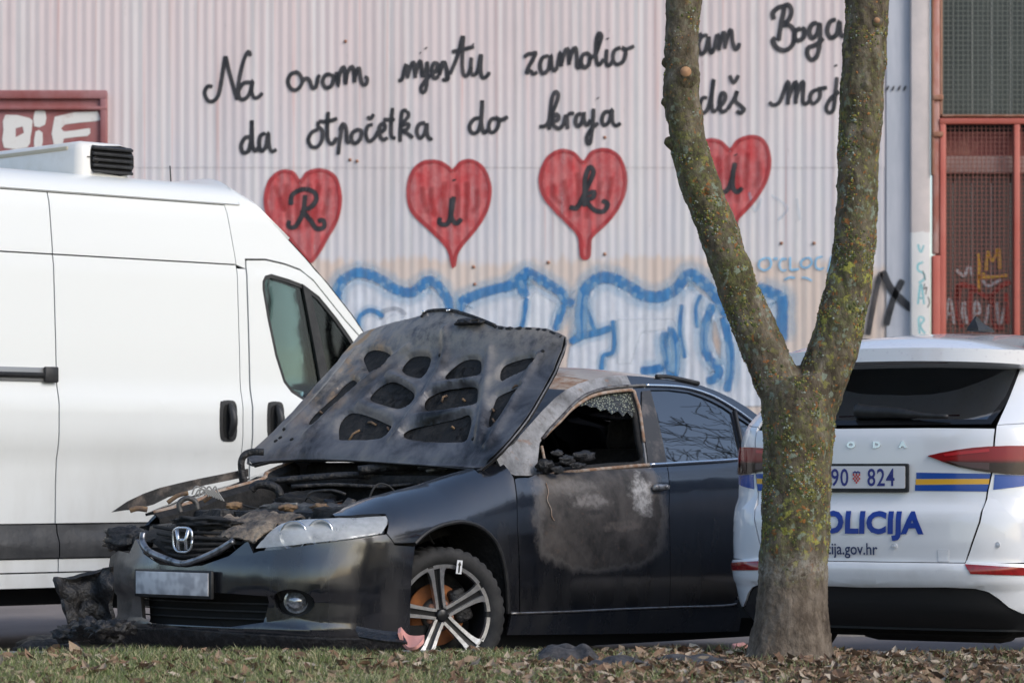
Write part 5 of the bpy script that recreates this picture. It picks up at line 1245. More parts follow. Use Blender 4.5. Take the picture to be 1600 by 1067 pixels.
# rear glass
gl_r = [(0, zw + .012), (wr_b[0] + .01, wr_b[1] + .006), ((wr_b[0] + wr_t[0]) / 2 - .01, (wr_b[1] + wr_t[1]) / 2 - .02), (wr_t[0], wr_t[1]), (0, H(1400, 562)[1])]
glf = gl_r[1:4] + [(-u, v) for u, v in gl_r[1:4][::-1]]
rw = sp5('rear_window', glf, PGL, gap=.0, off=-.004, thick=.004)
FRIT = mat('black glass edge', (.01, .01, .011), .08)
sp5('window_border', glf, FRIT, gap=.0, off=-.0015, thick=.002, holes=[[(u * .955, v - (v - 1.2) * .09 + .01) for u, v in glf]], parent=rw)
# spoiler and roof
zsp = wr_t[1]
ys = [-.72 + 1.44 * i / 16 for i in range(17)]
V = []; Fc = []
tipx = lambda y: .20 + .20 * (abs(y) / .72) ** 3
rows = [(.16, H(1400, 566)[1] - .012), (0, H(1400, 563)[1] - .004), (.004, H(1400, 560)[1] + .02), (.10, 1.445), (.30, 1.475), (.6, 1.498), (1.0, 1.512), (1.5, 1.515), (2.0, 1.50), (2.45, 1.455)]
wid = [.58, .60, .605, .605, .605, .60, .60, .60, .60, .58]
for ri, ((dx, z0r), w_) in enumerate(zip(rows, wid)):
    for y in ys:
        k = y / .72; z = z0r - (.02 if ri > 3 else .01 if ri == 3 else 0); V.append((tipx(y) + dx, k * w_, z - (.016 if ri < 3 else .05 if ri == 3 else .085) * abs(k) ** 2.4))
for j in range(len(rows) - 1):
    for i in range(16): a = j * 17 + i; Fc.append((a, a + 1, a + 18, a + 17))
WET = NT('white roof with droplets'); dv = WET.n.new('ShaderNodeTexVoronoi'); dv.inputs['Scale'].default_value = 38; WET.l.new(WET.tc.outputs['Object'], dv.inputs['Vector'])
hb = WET.ramp(dv.outputs['Distance'], [(.12, 1.0), (.28, 0.0)]); WET.bump(hb, .15, .002)
ROOFP = WET.set(Base_Color=WET.mix(hb, (.80, .80, .83), (.74, .73, .77)), Roughness=.15, Coat_Weight=.6)
rf = mk('roof', V, Fc, ROOFP, pcar, solid=.02)
MB().box((.27, 0, H(1400, 569)[1]), (.05, .62, .016), bev=.004).build('brake_light', mat('dark red high brake lamp', (.10, .012, .012), .2), rf)
for s_ in (-1, 1):
    MB().tube([(.62, s_ * .53, 1.425), (.72, s_ * .53, 1.465), (1.2, s_ * .53, 1.49), (1.9, s_ * .53, 1.485), (2.3, s_ * .53, 1.44)], .014, 8).build('roof_rail', BLK, pcar)
# shark fin antenna
fx, fz = .52, 1.487
q = H(1530, 520)
fin_v = []
prof_f = [(0, 0), (.0, .012), (.02, .05), (.035, .066), (.05, .062), (.10, .035), (.16, .014), (.19, 0)]
m = MB(); nP = len(prof_f)
for s_ in (-1, 1):
    for x_, z_ in prof_f: fin_v.append((x_, s_ * (.028 if z_ < .02 else .012 if z_ < .05 else .004), z_))
ff = [tuple(range(nP))[::-1], tuple(range(nP, 2 * nP))] + [(i, (i + 1) % nP, nP + (i + 1) % nP, nP + i) for i in range(nP)]
FS = Surf(lambda u, v: (u, -.0, v), (.1, 2.4), (1.3, 1.8), PM)
fh = FS.hit(1520, 523)
shark = mk('antenna_fin', fin_v, ff, BLK, pcar, smooth=False); shark.location = (.66, -.30, 1.487)
fs2 = Surf(lambda u, v: (.8, u, v), (-.7, .7), (1.3, 1.8), PM); fh2 = fs2.hit(1531, 522); shark.location = (.72, fh2[0], fh2[1] + .012)
# bumper, valance
bz0, bz1 = H(1400, 918)[1], zb_
bum = [(0, bz1 - .002), (tg[-1][0], bz1 - .002), (tg[-1][0] - .01, .480), (-u_side(.55), .452), (-(ua - .375), .447), (-(ua - .365), .26), (-(ua - .42), .22), H(1596, 958), H(1575, 948), H(1560, 935), H(1545, 925), H(1525, 919), H(1480, 917), (0, bz0)]
bumf = bum[1:-1] + [(0, bz0)] + [(-u, v) for u, v in bum[1:-1][::-1]]
lref = [H(1508, 882), H(1600, 888), H(1600, 899.5), H(1517, 896)]; lref = [lref[0], (lref[1][0] - .10, lref[1][1]), (lref[2][0] - .10, lref[2][1]), lref[3]]
sp5('rear_bumper', bumf, PW, step=(.04, .02), off=.004)
vz = [(0, bz0 - .003)] + [(u, v - .003) for u, v in bum[::-1][1:8]] + [(-(ua - .42), .215), (-u_side(.45), .17), (0, .165)]
vf = [(u, v) for u, v in vz[1:-1]] + [(-u, v) for u, v in vz[1:-1][::-1]]
sp5('valance', vf, mat('rough black bumper plastic', (.016, .016, .017), .55), off=-.004, thick=.03)
RLENS = mat('red reflector', (.32, .012, .014), .18, coat=1.0, var=((.22, .01, .01), 60, .4, .6))
sp5('reflector', lref, RLENS, mirror=True, off=.008, thick=.012, gap=0)
# tail lights: dark red lens with lighter band and clear strip
TLD = NT('tail lamp lens'); X_, Y_, Z_ = TLD.xyz(); TLM = TLD.set(Base_Color=TLD.mix(TLD.maprange(Z_, .90, .925, 0.0, 1.0), (.02, .005, .005), (.26, .008, .012)), Roughness=.16, Coat_Weight=.25, Specular_IOR_Level=.35)
for s_ in (1, -1):
    lo = sp5('tail_light', [(s_ * u, v) for u, v in tl], TLM, gap=.001, off=.010, thick=.02)
    ins = [(s_ * u, v) for u, v in [H(1480, 720), H(1510, 722), H(1546, 723), H(1546, 734), H(1520, 731), H(1498, 726)]]
    sp5('clear_strip', ins, mat('smoked clear lens', (.09, .05, .05), .2), gap=0, off=.012, thick=.003, parent=lo)
    up = [(s_ * u, v) for u, v in [H(1475, 709.5), H(1500, 705.5), H(1546, 701), H(1546, 706), H(1500, 710.5), H(1478, 713)]]
    sp5('light_band', up, mat('bright red lens', (.48, .012, .02), .2, coat=.2), gap=0, off=.012, thick=.003, parent=lo)
# stripes
BLUE = mat('blue stripe film', (.012, .075, .36), .25, coat=.5); YEL = mat('yellow stripe film', (.80, .42, .03), .3, coat=.5)
def strip(pts, m, nm, mirror=True): sp5(nm, [H(*p) for p in pts], m, gap=0, off=.0018, thick=.001, mirror=mirror, parent=tailgate, step=(.04, .04))
strip([(1432, 738), (1548, 740), (1546, 747.5), (1432, 748)], BLUE, 'blue_stripe'); strip([(1431, 748.5), (1546, 748), (1545, 756), (1431, 757)], YEL, 'yellow_stripe'); strip([(1430, 757.5), (1545, 756.5), (1542, 767.5), (1430, 766.5)], BLUE, 'blue_stripe')
q0, q1 = H(1552, 741), H(1549, 765)
sp5('blue_stripe', [(q0[0] - .006, q0[1]), (q0[0] - .5, q0[1] - .012), (q0[0] - .5, q1[1] + .01), (q1[0] - .25, q1[1] + .028), (q1[0] - .008, q1[1])], BLUE, gap=0, off=.0018, thick=.001, mirror=True)
# plate
plc = H(1342, 746); a0 = H(1422, 724); a1 = H(1422, 769)
hwid = abs(a0[0] - plc[0]); hh2 = abs(a0[1] - a1[1]) / 2; pz = (a0[1] + a1[1]) / 2
PX = sbody(plc[0], pz)[0] - .018
def plm(u, v): return (PX, plc[0] + u, pz + v)
def rrect(w_, h_, r, n=4):
    o = []
    for cx, cy, s0 in ((w_ - r, h_ - r, 0), (-w_ + r, h_ - r, 1), (-w_ + r, -h_ + r, 2), (w_ - r, -h_ + r, 3)):
        for k in range(n + 1): t = math.pi / 2 * (s0 + k / n); o.append((cx + r * math.cos(t), cy + r * math.sin(t)))
    return o
plate = panel('number_plate', rrect(hwid, hh2, .008), plm, BLK, tailgate, (-1, 0, 0), thick=.016, step=(1, 1))
panel('plate_face', rrect(hwid - .012, hh2 - .014, .006), lambda u, v: (PX - .004, plc[0] + u, pz + v + .003), mat('plate white', (.72, .72, .74), .35), tailgate, (-1, 0, 0), thick=.003, step=(1, 1))
PBL = mat('plate blue ink', (.03, .04, .22), .4); PRD = mat('plate red ink', (.55, .05, .05), .4)
def decal(name, txt, size, mapf, m, parent, bold=0.0, sx=1.0, spacing=1.0, align='CENTER'):
    V, Fc = text_mesh(txt, size, bold, spacing, sx, align)
    o = mk(name, [mapf(u, v) for u, v in V], Fc, m, parent, smooth=False); return o
for txt, uc in (('190', .105), ('824', -.118)):
    decal('plate_digits', txt, .107, lambda u, v, uc=uc: (PX - .0062, plc[0] + uc - u, pz - .034 + v), PBL, tailgate, .0012, .78, 1.1)
m = MB()
for i in range(5):
    for j in range(5):
        if (i + j) % 2 == 0 and not (j == 0 and i in (0, 4)):
            m.box((PX - .0062, plc[0] + (i - 2) * .0072, pz - .020 + j * .0085), (.001, .0072, .0085))
m.build('plate_crest', PRD, tailgate, smooth=False)
m = MB()
for i in range(5): m.box((PX - .0062, plc[0] + (i - 2) * .0072, pz + .0235 + (.003 if i % 2 else 0)), (.001, .0066, .008))
m.build('crest_crown', PBL, tailgate, smooth=False)
# lettering
def onbody(u0, z0, off): 
    def f(u, v):
        p = Vector(sbody(u0 - u, z0 + v)); return p + Vector((-off, 0, 0))
    return f
lz = H(1370, 699)[1]
for ch, px in (('Š', 1250), ('K', 1290), ('O', 1330), ('D', 1370), ('A', 1411)):
    u0 = plc[0] + (1342 - px) / 357 / math.cos(PHI) * 1.0 if px < 1300 else H(px, 695)[0]
    V, Fc = text_mesh(ch, .036, .0022, 1, 1.35, 'CENTER'); f = onbody(u0, lz, .004)
    o = mk('chrome_letter', [f(u, v) for u, v in V], Fc, CHROME, tailgate, smooth=False, solid=.006)
tz = H(1400, 832)[1]; th = H(1400, 800)[1] - tz
uA_ = H(1444, 832)[0]
V, Fc = text_mesh('POLICIJA', th / .69, .0058, 1.06, 1.0, 'LEFT'); wN = max(u for u, v in V); uO = H(1288, 832)[0]
sxx = (abs(uA_ - H(1310, 832)[0]) / (wN * (1 - .275)))
f = onbody(uA_ + wN * sxx, tz, .006)
mk('police_lettering', [f(u * sxx, v) for u, v in V], Fc, mat('blue lettering film', (.010, .045, .30), .3), tailgate, smooth=False)
uz = H(1360, 866)[1]; V, Fc = text_mesh('policija.gov.hr', .072, .0008, 1.0, .86, 'LEFT'); wN = max(u for u, v in V); f = onbody(H(1372, 866)[0] + wN, uz, .006)
mk('web_lettering', [f(u, v) for u, v in V], Fc, mat('dark blue lettering film', (.03, .05, .13), .35), tailgate, smooth=False)
# sensors, tow cover
for px, py in ((1398, 853), (1559, 851)):
    h_ = H(px, py); c = Vector(sbody(*h_)); M_ = Matrix.Translation(c + Vector((-.002, 0, 0))) @ Matrix.Rotation(-math.pi / 2, 4, 'Y')
    MB().lathe([(0, .002), (.0085, .002), (.0095, .0), (.0115, .0), (.012, .003), (.013, -.002)], M_, 16).build('parking_sensor', PW, pcar)
tcv = H(1474, 868); sp5('tow_cover', [(tcv[0] + a * .027, tcv[1] + b * .027) for a, b in rrect(1, 1, .2)], mat('tow cover seam', (.62, .63, .65), .4), gap=0, off=.0012, thick=.001); sp5('tow_cover_face', [(tcv[0] + a * .0245, tcv[1] + b * .0245) for a, b in rrect(1, 1, .2)], PW, gap=0, off=.0022, thick=.001)
# wiper
WSf = lambda px, py, o=.02: Vector(sbody(*H(px, py))) + Vector((-o, 0, o * .6))
wpts = cr([WSf(1343, 646), WSf(1365, 648), WSf(1400, 649), WSf(1440, 653), WSf(1484, 655)], 4)
wip = MB().tube(wpts, [.036, .034, .032, .031, .030, .029, .028, .027, .026, .024, .022, .018, .012, .011, .010, .010, .010][:len(wpts)], 8).build('rear_wiper', BLK, pcar)
# inside: dark cabin, seats, headrests
MB().box((1.7, 0, .62), (2.6, 1.45, .25)).build('cabin_floor', DARK, pcar, smooth=False)
MB().box((1.25, 0, .88), (.2, 1.35, .5), bev=.06).box((1.28, .42, 1.2), (.12, .26, .16), bev=.04).box((1.28, -.42, 1.2), (.12, .26, .16), bev=.04).build('rear_seat', mat('police seat cloth', (.02, .02, .022), .9), pcar)
MB().box((2.2, .4, 1.0), (.18, .5, .7), bev=.06).box((2.2, -.4, 1.0), (.18, .5, .7), bev=.06).build('front_seat', bpy.data.materials['police seat cloth'], pcar)
V = [(2.45, -.60, 1.44), (2.45, .60, 1.44), (3.4, .70, 1.0), (3.4, -.70, 1.0)]; mk('windscreen', V, [(0, 1, 2, 3)], PGL, pcar, solid=.005)
V = []; Fc = []
for x, z in ((3.38, 1.0), (3.9, .93), (4.3, .83), (4.5, .73)):
    for i in range(9): k = -1 + i / 4; V.append((x - .1 * abs(k) ** 3, k * (.80 - .12 * sstep(3.9, 4.5, x)), z - .03 * k * k))
for j in range(3):
    for i in range(8): a = j * 9 + i; Fc.append((a, a + 1, a + 10, a + 9))
mk('bonnet', V, Fc, PW, pcar, solid=.015)
MB().box((2.3, 0, .27), (4.0, 1.5, .14)).box((.55, 0, .22), (.35, 1.1, .18), bev=.05).build('underbody', DARK, pcar, smooth=False)
MB().lathe([(0, -.35), (.11, -.35), (.12, -.3), (.12, .3), (.11, .35), (0, .35)], Matrix.Translation((.62, -.1, .22)) @ Matrix.Rotation(math.pi / 2, 4, 'X'), 20).build('exhaust_box', mat('sooty exhaust', (.02, .018, .016), .7), pcar)
for x in (.98, 3.67):
    for y in (.78, -.78): wheel(x, y, .325, pcar, .22)
# ================================================================ tree in front
TD = 13.25
def limb(px):            # (x, y, width) rows in photo pixels > (point, radius)
    return [(at(x, y, TD + (d[0] if d else 0)), w_ / 2 * TD / F) for x, y, w_, *d in px]
trunk = limb([(1235, 1060, 170), (1235, 1030, 146), (1236, 1008, 130), (1238, 980, 119), (1239, 950, 113), (1240, 900, 107), (1242, 850, 105), (1243, 800, 106), (1245, 740, 110), (1247, 690, 113), (1248, 650, 118), (1246, 615, 118), (1243, 590, 104)])
lefl = limb([(1236, 640, 80), (1216, 600, 76), (1194, 550, 70), (1172, 500, 66), (1152, 450, 62), (1136, 400, 60), (1120, 355, 60), (1102, 310, 60), (1087, 265, 59), (1074, 220, 57), (1067, 170, 56), (1065, 110, 56), (1067, 50, 55), (1069, 0, 55), (1074, -60, 53)])
rigl = limb([(1258, 650, 88), (1280, 605, 82), (1301, 550, 76), (1314, 500, 75), (1325, 450, 71), (1333, 400, 68), (1337, 340, 67), (1340, 280, 67), (1343, 220, 68), (1346, 160, 69), (1349, 100, 69), (1352, 40, 70), (1354, 0, 70), (1358, -60, 68)])
bm_all = MB()
def chain(rows, n=5):
    P = cr([tuple(p) for p, r in rows], n); R = [x[0] for x in cr([(r, 0) for p, r in rows], n)]
    bm_all.tube(P, R, 26)
for r in (trunk, lefl, rigl): chain(r)
random.seed(4)
def bough(p, d, r, L, depth):                         # bare limbs above the picture's edge
    pts = [p]; rs = [r]; n = 6
    for k in range(n):
        d = (d + Vector((random.uniform(-.22, .22), random.uniform(-.22, .22), random.uniform(-.02, .22)))).normalized()
        p = p + d * (L / n); pts.append(p); rs.append(r * (1 - .55 * (k + 1) / n))
    (bm_all if depth == 0 else twigs).tube(pts, rs, 12 if depth == 0 else 6)
    if depth < 4:
        for k in range(3 if depth else 3):
            i = random.randint(3, n); a = random.uniform(0, 6.28); q = (d + Vector((math.cos(a), math.sin(a), .25)) * .8).normalized()
            bough(pts[i], q, rs[i] * .75, L * .68, depth + 1)
twigs = MB()
bough(lefl[-1][0] - Vector((0, 0, .06)), Vector((.06, .02, 1)), lefl[-1][1], 1.6, 0); bough(rigl[-1][0] - Vector((0, 0, .06)), Vector((.05, .05, 1)), rigl[-1][1], 1.7, 0)
tree = empty('forked_tree', (at(1238, 1010, TD).x, TD, VZ)); tag(tree, 'forked tree with mossy bark standing between the two cars', 'tree')
g = NT('mossy bark'); gp = g.n.new('ShaderNodeNewGeometry'); P = gp.outputs['Position']; sp = g.n.new('ShaderNodeSeparateXYZ'); g.l.new(P, sp.inputs[0]); zz = sp.outputs[2]
n1 = g.noise(16, 8, (1, 1, .45), vec=P, rough=.72); n2 = g.noise(7, 5, vec=P); n3 = g.noise(48, 5, vec=P, rough=.7); n4 = g.noise(30, 3, vec=P); n5 = g.noise(2.3, 4, vec=P)
low = g.maprange(zz, .85, .45, 0.0, 1.0)
c = g.ramp(n1, [(.30, (.028, .021, .015)), (.46, (.095, .075, .053)), (.58, (.165, .135, .10)), (.72, (.30, .265, .215))])
c = g.mix(g.math('MULTIPLY', low, .55), c, g.ramp(n1, [(.32, (.055, .04, .03)), (.68, (.27, .215, .17))]))
mid = g.math('MULTIPLY', g.maprange(zz, .45, .75, 0.0, 1.0), g.maprange(zz, 2.9, 2.1, .25, 1.0))
fork = g.math('MULTIPLY', g.maprange(zz, 1.15, 1.3, 0.0, 1.0), g.maprange(zz, 1.62, 1.45, 0.0, 1.0))
moss = g.math('MULTIPLY', g.math('MULTIPLY', g.ramp(n2, [(.38, 0.0), (.58, 1.0)]), g.ramp(n3, [(.38, .1), (.58, 1.0)])), g.math('MULTIPLY', mid, g.math('SUBTRACT', 1.0, g.math('MULTIPLY', fork, .7))))
c = g.mix(g.math('MULTIPLY', moss, .8), c, g.mix(g.ramp(n3, [(.4, 0.0), (.65, 1.0)]), (.055, .065, .02), (.16, .17, .06)))
lime = g.math('MULTIPLY', g.ramp(n4, [(.56, 0.0), (.62, .9)]), g.ramp(n5, [(.42, .15), (.6, 1.0)])); c = g.mix(g.math('MULTIPLY', lime, mid), c, (.33, .32, .07))
gl2 = g.ramp(g.noise(24, 3, vec=P), [(.60, 0.0), (.64, .8)]); c = g.mix(g.math('MULTIPLY', gl2, mid), c, (.22, .26, .20))
org = g.ramp(g.noise(38, 3, dist=.4, vec=P), [(.62, 0.0), (.66, .8)]); c = g.mix(g.math('MULTIPLY', org, mid), c, (.33, .13, .04))
band = g.math('MULTIPLY', g.maprange(g.math('ADD', zz, g.math('MULTIPLY', n2, .16)), .58, .66, 0.0, 1.0), g.maprange(g.math('ADD', zz, g.math('MULTIPLY', n2, .16)), .74, .67, 0.0, 1.0))
c = g.mix(g.math('MULTIPLY', g.math('MULTIPLY', band, g.ramp(n3, [(.4, 0.0), (.6, 1.0)])), .8), c, (.30, .27, .23))
vor = g.n.new('ShaderNodeTexVoronoi'); vor.feature = 'DISTANCE_TO_EDGE'; vor.inputs['Scale'].default_value = 34; mpv = g.n.new('ShaderNodeMapping'); mpv.inputs['Scale'].default_value = (1, 1, .38); wv = g.n.new('ShaderNodeVectorMath'); wv.operation = 'ADD'
nv3 = g.n.new('ShaderNodeTexNoise'); nv3.inputs['Scale'].default_value = 22; g.l.new(P, nv3.inputs['Vector']); sc3 = g.n.new('ShaderNodeVectorMath'); sc3.operation = 'SCALE'; sc3.inputs['Scale'].default_value = .05; g.l.new(nv3.outputs['Color'], sc3.inputs[0]); g.l.new(P, wv.inputs[0]); g.l.new(sc3.outputs[0], wv.inputs[1]); g.l.new(wv.outputs[0], mpv.inputs[0]); g.l.new(mpv.outputs[0], vor.inputs['Vector'])
crk = g.ramp(vor.outputs['Distance'], [(.0, 0.0), (.12, 1.0)]); c = g.mix(g.math('MULTIPLY', g.math('SUBTRACT', 1.0, crk), g.ramp(n2, [(.40, .0), (.65, .35)])), c, (.03, .022, .016))
hgt = g.math('ADD', g.math('ADD', n1, g.math('MULTIPLY', n3, .5)), g.math('MULTIPLY', crk, .10)); g.bump(hgt, .8, .012); BARK = g.set(Base_Color=c, Roughness=.92, Specular_IOR_Level=.2)
o = bm_all.build('trunk', BARK, tree); 
rm = o.modifiers.new('r', 'REMESH'); rm.mode = 'VOXEL'; rm.voxel_size = .0085; rm.use_smooth_shade = True
sm = o.modifiers.new('s', 'SMOOTH'); sm.factor = .5; sm.iterations = 8
for sc_, st in ((.09, .022), (.022, .010), (.3, .02)):
    t = bpy.data.textures.new('bark', 'CLOUDS'); t.noise_scale = sc_; t.noise_depth = 3
    d = o.modifiers.new('d', 'DISPLACE'); d.texture = t; d.texture_coords = 'GLOBAL'; d.strength = st; d.mid_level = .5
o.location = -tree.location
bpy.context.view_layer.update(); dg = bpy.context.evaluated_depsgraph_get(); tm = o.evaluated_get(dg).to_mesh()
rs = np.random.RandomState(8); nv_ = len(tm.vertices); flk = {k: MB() for k in range(4)}; cnt = 0
while cnt < 3800:                                      # lichen and moss crusts standing proud of the bark
    v = tm.vertices[rs.randint(nv_)]; z = v.co.z
    if z > 3.2 or v.normal.y > .35: continue
    pr_ = sstep(.5, .85, z) * (1 - .55 * sstep(2.0, 2.8, z)) * (1 - .6 * sstep(1.1, 1.25, z) * sstep(1.6, 1.45, z))
    cl_ = noise.noise(v.co * 7) + .6 * noise.noise(v.co * 19)
    if rs.rand() > pr_ * (.04 + 2.4 * max(0, cl_ - .05)): continue
    kd = rs.choice(4, p=(.42, .26, .18, .14)); r = rs.uniform(.0022, .0075) * (1.25 if kd == 0 else 1)
    n = v.normal; a = n.orthogonal().normalized(); b_ = n.cross(a); k0_ = rs.uniform(0, 6.28); m_ = 6
    P0 = v.co + n * .0035; ring = [v.co - n * .001 + (a * math.cos(k0_ + 6.283 * q / m_) + b_ * math.sin(k0_ + 6.283 * q / m_)) * r * rs.uniform(.6, 1.3) for q in range(m_)]
    flk[kd].add([P0] + ring, [(0, 1 + q, 1 + (q + 1) % m_) for q in range(m_)]); cnt += 1
o.evaluated_get(dg).to_mesh_clear()
for kd, (nm, c1, c2) in enumerate((('green_moss', (.10, .115, .035), (.05, .06, .02)), ('yellow_lichen', (.32, .29, .06), (.22, .21, .06)), ('grey_lichen', (.30, .32, .27), (.20, .23, .18)), ('orange_lichen', (.34, .15, .05), (.22, .10, .04)))):
    q = flk[kd].build(nm, mat(nm.replace('_', ' '), c1, .95, var=(c2, 30, .35, .65)), tree, smooth=False); q.location = -tree.location; tag(q, kind='stuff')
tw = twigs.build('branches', BARK, tree); tw.location = -tree.location
# pruning scars and stubs
CUT = mat('fresh cut wood', (.42, .24, .12), .8, var=((.26, .13, .07), 30, .4, .65))
stubs = [(1070, 117, 0, 9, 4), (1037, 98, -1, 5, 6), (1036, 160, -1, 4.5, 6), (1041, 222, -1, 5, 6), (1350, 138, 0, 5, 3), (1372, 98, 1, 5, 5), (1350, 210, 0, 5, 3), (1366, 38, 0, 5, 4), (1105, 300, 0, 4, 3)]
for i, (px, py, s_, r, L) in enumerate(stubs):
    k = TD / F; lm = lefl if px < 1200 else rigl
    j = min(range(len(lm)), key=lambda q: abs((HY - (lm[q][0].z - CH) * F / TD) - py)); rad = lm[j][1]
    c = at(px, py, TD); n = Vector((s_, -.25 if s_ else -1, .25)).normalized()
    dx = min(max((c.x - lm[j][0].x) / rad, -.95), .95)
    base = Vector((c.x, TD - rad * math.sqrt(1 - dx * dx) * (1 if s_ == 0 else .2), c.z))
    if s_: base.x -= s_ * .01
    m = MB().tube([base - n * .02, base + n * L * k * .5, base + n * L * k], [r * k * 2.6, r * k * 1.5, r * k * 1.0], 12, cap=False)
    ob = m.build('branch_stub', BARK, tree); ob.location = -tree.location
    m = MB().lathe([(0, .002), (r * k * .95, .0), (r * k * 1.0, -.006)], Matrix.Translation(base + n * (L * k)) @ n.to_track_quat('Z', 'Y').to_matrix().to_4x4(), 14)
    ob = m.build('cut_face', CUT if i in (0, 5, 7) else BARK, tree); ob.location = -tree.location

# ================================================================ bare trees right of the picture, mirrored in the car's glass and paint
def bare(name, loc, h, seed, label):
    random.seed(seed); m = MB()
    def br(p, d, r, L, dep):
        pts = [p]; rs = [r]; n = 5
        for k in range(n):
            d = (d + Vector((random.uniform(-.25, .25), random.uniform(-.25, .25), random.uniform(-.05, .2)))).normalized(); p = p + d * (L / n); pts.append(p); rs.append(max(r * (1 - .55 * (k + 1) / n), .009))
        tgt = crown if dep else m
        tgt.tube(pts, rs, 9 if dep < 2 else 4, cap=False)
        if dep < 6:
            for k in range(3 if dep < 3 else 2):
                i = random.randint(2, n); a = random.uniform(0, 6.28); q = (d * .8 + Vector((math.cos(a), math.sin(a), .15)) * .85).normalized(); br(pts[i], q, rs[i] * .8, L * .72, dep + 1)
    crown = MB(); br(Vector((0, 0, -.05)), Vector((0, 0, 1)), .16, h * .38, 0)
    t = empty(name, loc); tag(t, label, 'tree'); bk = bpy.data.materials.get('grey bark') or mat('grey bark', (.05, .042, .035), .9, var=((.10, .09, .075), 12, .4, .65))
    m.build('trunk', bk, t); crown.build('branches', bk, t)
bare('bare_tree', (9.5, 18.2, 0), 9.5, 5, 'bare tree off the right edge mirrored in the rear door glass')
bare('bare_tree', (13.5, 17.2, 0), 11, 9, 'taller bare tree farther off the right edge behind the police car')
bare('bare_tree', (7.2, 9.0, .2), 8.5, 14, 'bare tree on the verge beyond the right edge of the picture')

# thickets beyond both sides of the picture: unseen, added to darken low reflections in the black paint
TWG = mat('winter thicket', (.045, .038, .028), .95, var=((.09, .075, .05), 1.2, .35, .65))
def added_thicket(name, x0, y0, y1, h, seed, label):
    rs = np.random.RandomState(seed); m = MB(); L = y1 - y0
    for k in range(int(L * 16)):
        y = rs.uniform(0, L); x = rs.uniform(-1.2, 1.2); hh_ = h * (.6 + .4 * noise.noise(Vector((y * .35, seed, 0)))) * rs.uniform(.7, 1.1); lx, ly = rs.uniform(-.7, .7, 2)
        p = [Vector((x, y, 0)), Vector((x + lx * .4, y + ly * .4, hh_ * .5)), Vector((x + lx, y + ly, hh_))]
        m.tube(p, [.05, .04, .012], 4, cap=False)
        for q in range(9):
            t = rs.uniform(.25, 1); b = p[0] + (p[2] - p[0]) * t; d = Vector((rs.uniform(-1, 1), rs.uniform(-1, 1), rs.uniform(.1, 1))).normalized() * rs.uniform(.3, 1.0); s_ = d.orthogonal().normalized() * .05
            m.add([b - s_, b + s_, b + d + s_ * .5, b + d - s_ * .5], [(0, 1, 2, 3)])
    o = m.build(name, TWG, None, smooth=False); o.location = (x0, y0, -.03); tag(o, label, 'added_thicket', kind='stuff')
added_thicket('added_thicket', 26, -12, 24, 5.0, 1, 'unseen winter hedge added at right to darken paint reflections'); added_thicket('added_thicket', -24, -10, 24, 4.2, 2, 'unseen winter hedge added at left to darken paint reflections')

# ================================================================ litter on the ground
def rag(name, label, cat, px, py, w_, h_, D, m_, seed, dep=.5, n=26):
    c = at(px, py, D); V = []; Fc = []
    for j in range(n + 1):
        for i in range(n + 1):
            a, b = -1 + 2 * i / n, -1 + 2 * j / n; r = math.hypot(a, b)
            k = max(0, 1 - max(abs(a), abs(b)) ** 3)
            z = (h_ * k * (.45 + .9 * abs(noise.noise(Vector((a * 1.1 + seed, b * .9, seed)))) + .22 * noise.noise(Vector((a * 2.2, b * 2 + seed, 1)))))
            V.append((a * w_ / 2 + .03 * noise.noise(Vector((b * 3, seed, 0))), b * dep / 2 + .05 * noise.noise(Vector((a * 3, seed, 5))), max(z, -.01)))
    for j in range(n):
        for i in range(n): q = j * (n + 1) + i; Fc.append((q, q + 1, q + n + 2, q + n + 1))
    o = mk(name, V, Fc, m_, None, solid=.006); o.location = (c.x, D, VZ + vh(c.x, D) + .005); tag(o, label, cat); return o
FELT = mat('grey felt', (.028, .028, .032), .95, var=((.075, .072, .076), 26, .4, .65), bump=(90, .5, .006))
rag('felt_rag', 'crumpled grey rag lying nearest the car wheel', 'rag', 888, 1022, .28, .085, 12.95, FELT, 2.0, .3)
rag('felt_rag', 'long flat grey rag among leaves left of the tree', 'rag', 1075, 1030, .38, .05, 12.75, FELT, 7.0, .3)
rag('felt_rag', 'dark grey rag half covered by leaves at the bottom', 'rag', 965, 1046, .32, .06, 12.4, FELT, 4.5, .3)
PINK = mat('pink foam', (.58, .27, .23), .8, bump=(60, .4, .004))
m = MB(); c = at(640, 1000, 13.55)
pts = cr([at(622, 984, 13.5), at(628, 994, 13.5), at(638, 1002, 13.48), at(652, 1003, 13.46), at(663, 999, 13.48)], 5)
V = []; Fc = []
for i, p in enumerate(pts):
    t = i / (len(pts) - 1); w_ = .012 + .05 * math.sin(math.pi * min(t * .9 + .05, 1)); V += [Vector(p) + Vector((0, .02, w_ * .3)), Vector(p) + Vector((0, -.03, -w_ * .2 - .005)), Vector(p) + Vector((.0, -.06, -w_ * .5))]
for i in range(len(pts) - 1):
    for k in (0, 1): Fc.append((3 * i + k, 3 * i + 3 + k, 3 * i + 4 + k, 3 * i + 1 + k))
tag(mk('foam_scrap', V, Fc, PINK, None, solid=.014), 'curled pink scrap lying in front of the alloy wheel', 'scrap')
p = at(1156, 1000, 13.75); tag(MB().box((0, 0, 0), (.06, .05, .035), rot=Matrix.Rotation(.3, 3, 'X') @ Matrix.Rotation(.4, 3, 'Z'), bev=.006).build('brick_piece', PINK), 'small pink chunk lying on the kerb beside the tree foot', 'scrap').location = (p.x, 13.74, .225)
pts = [at(556, 990, 13.6), at(575, 994, 13.55), at(600, 998, 13.5), at(630, 1000, 13.5)]
V = []; Fc = []
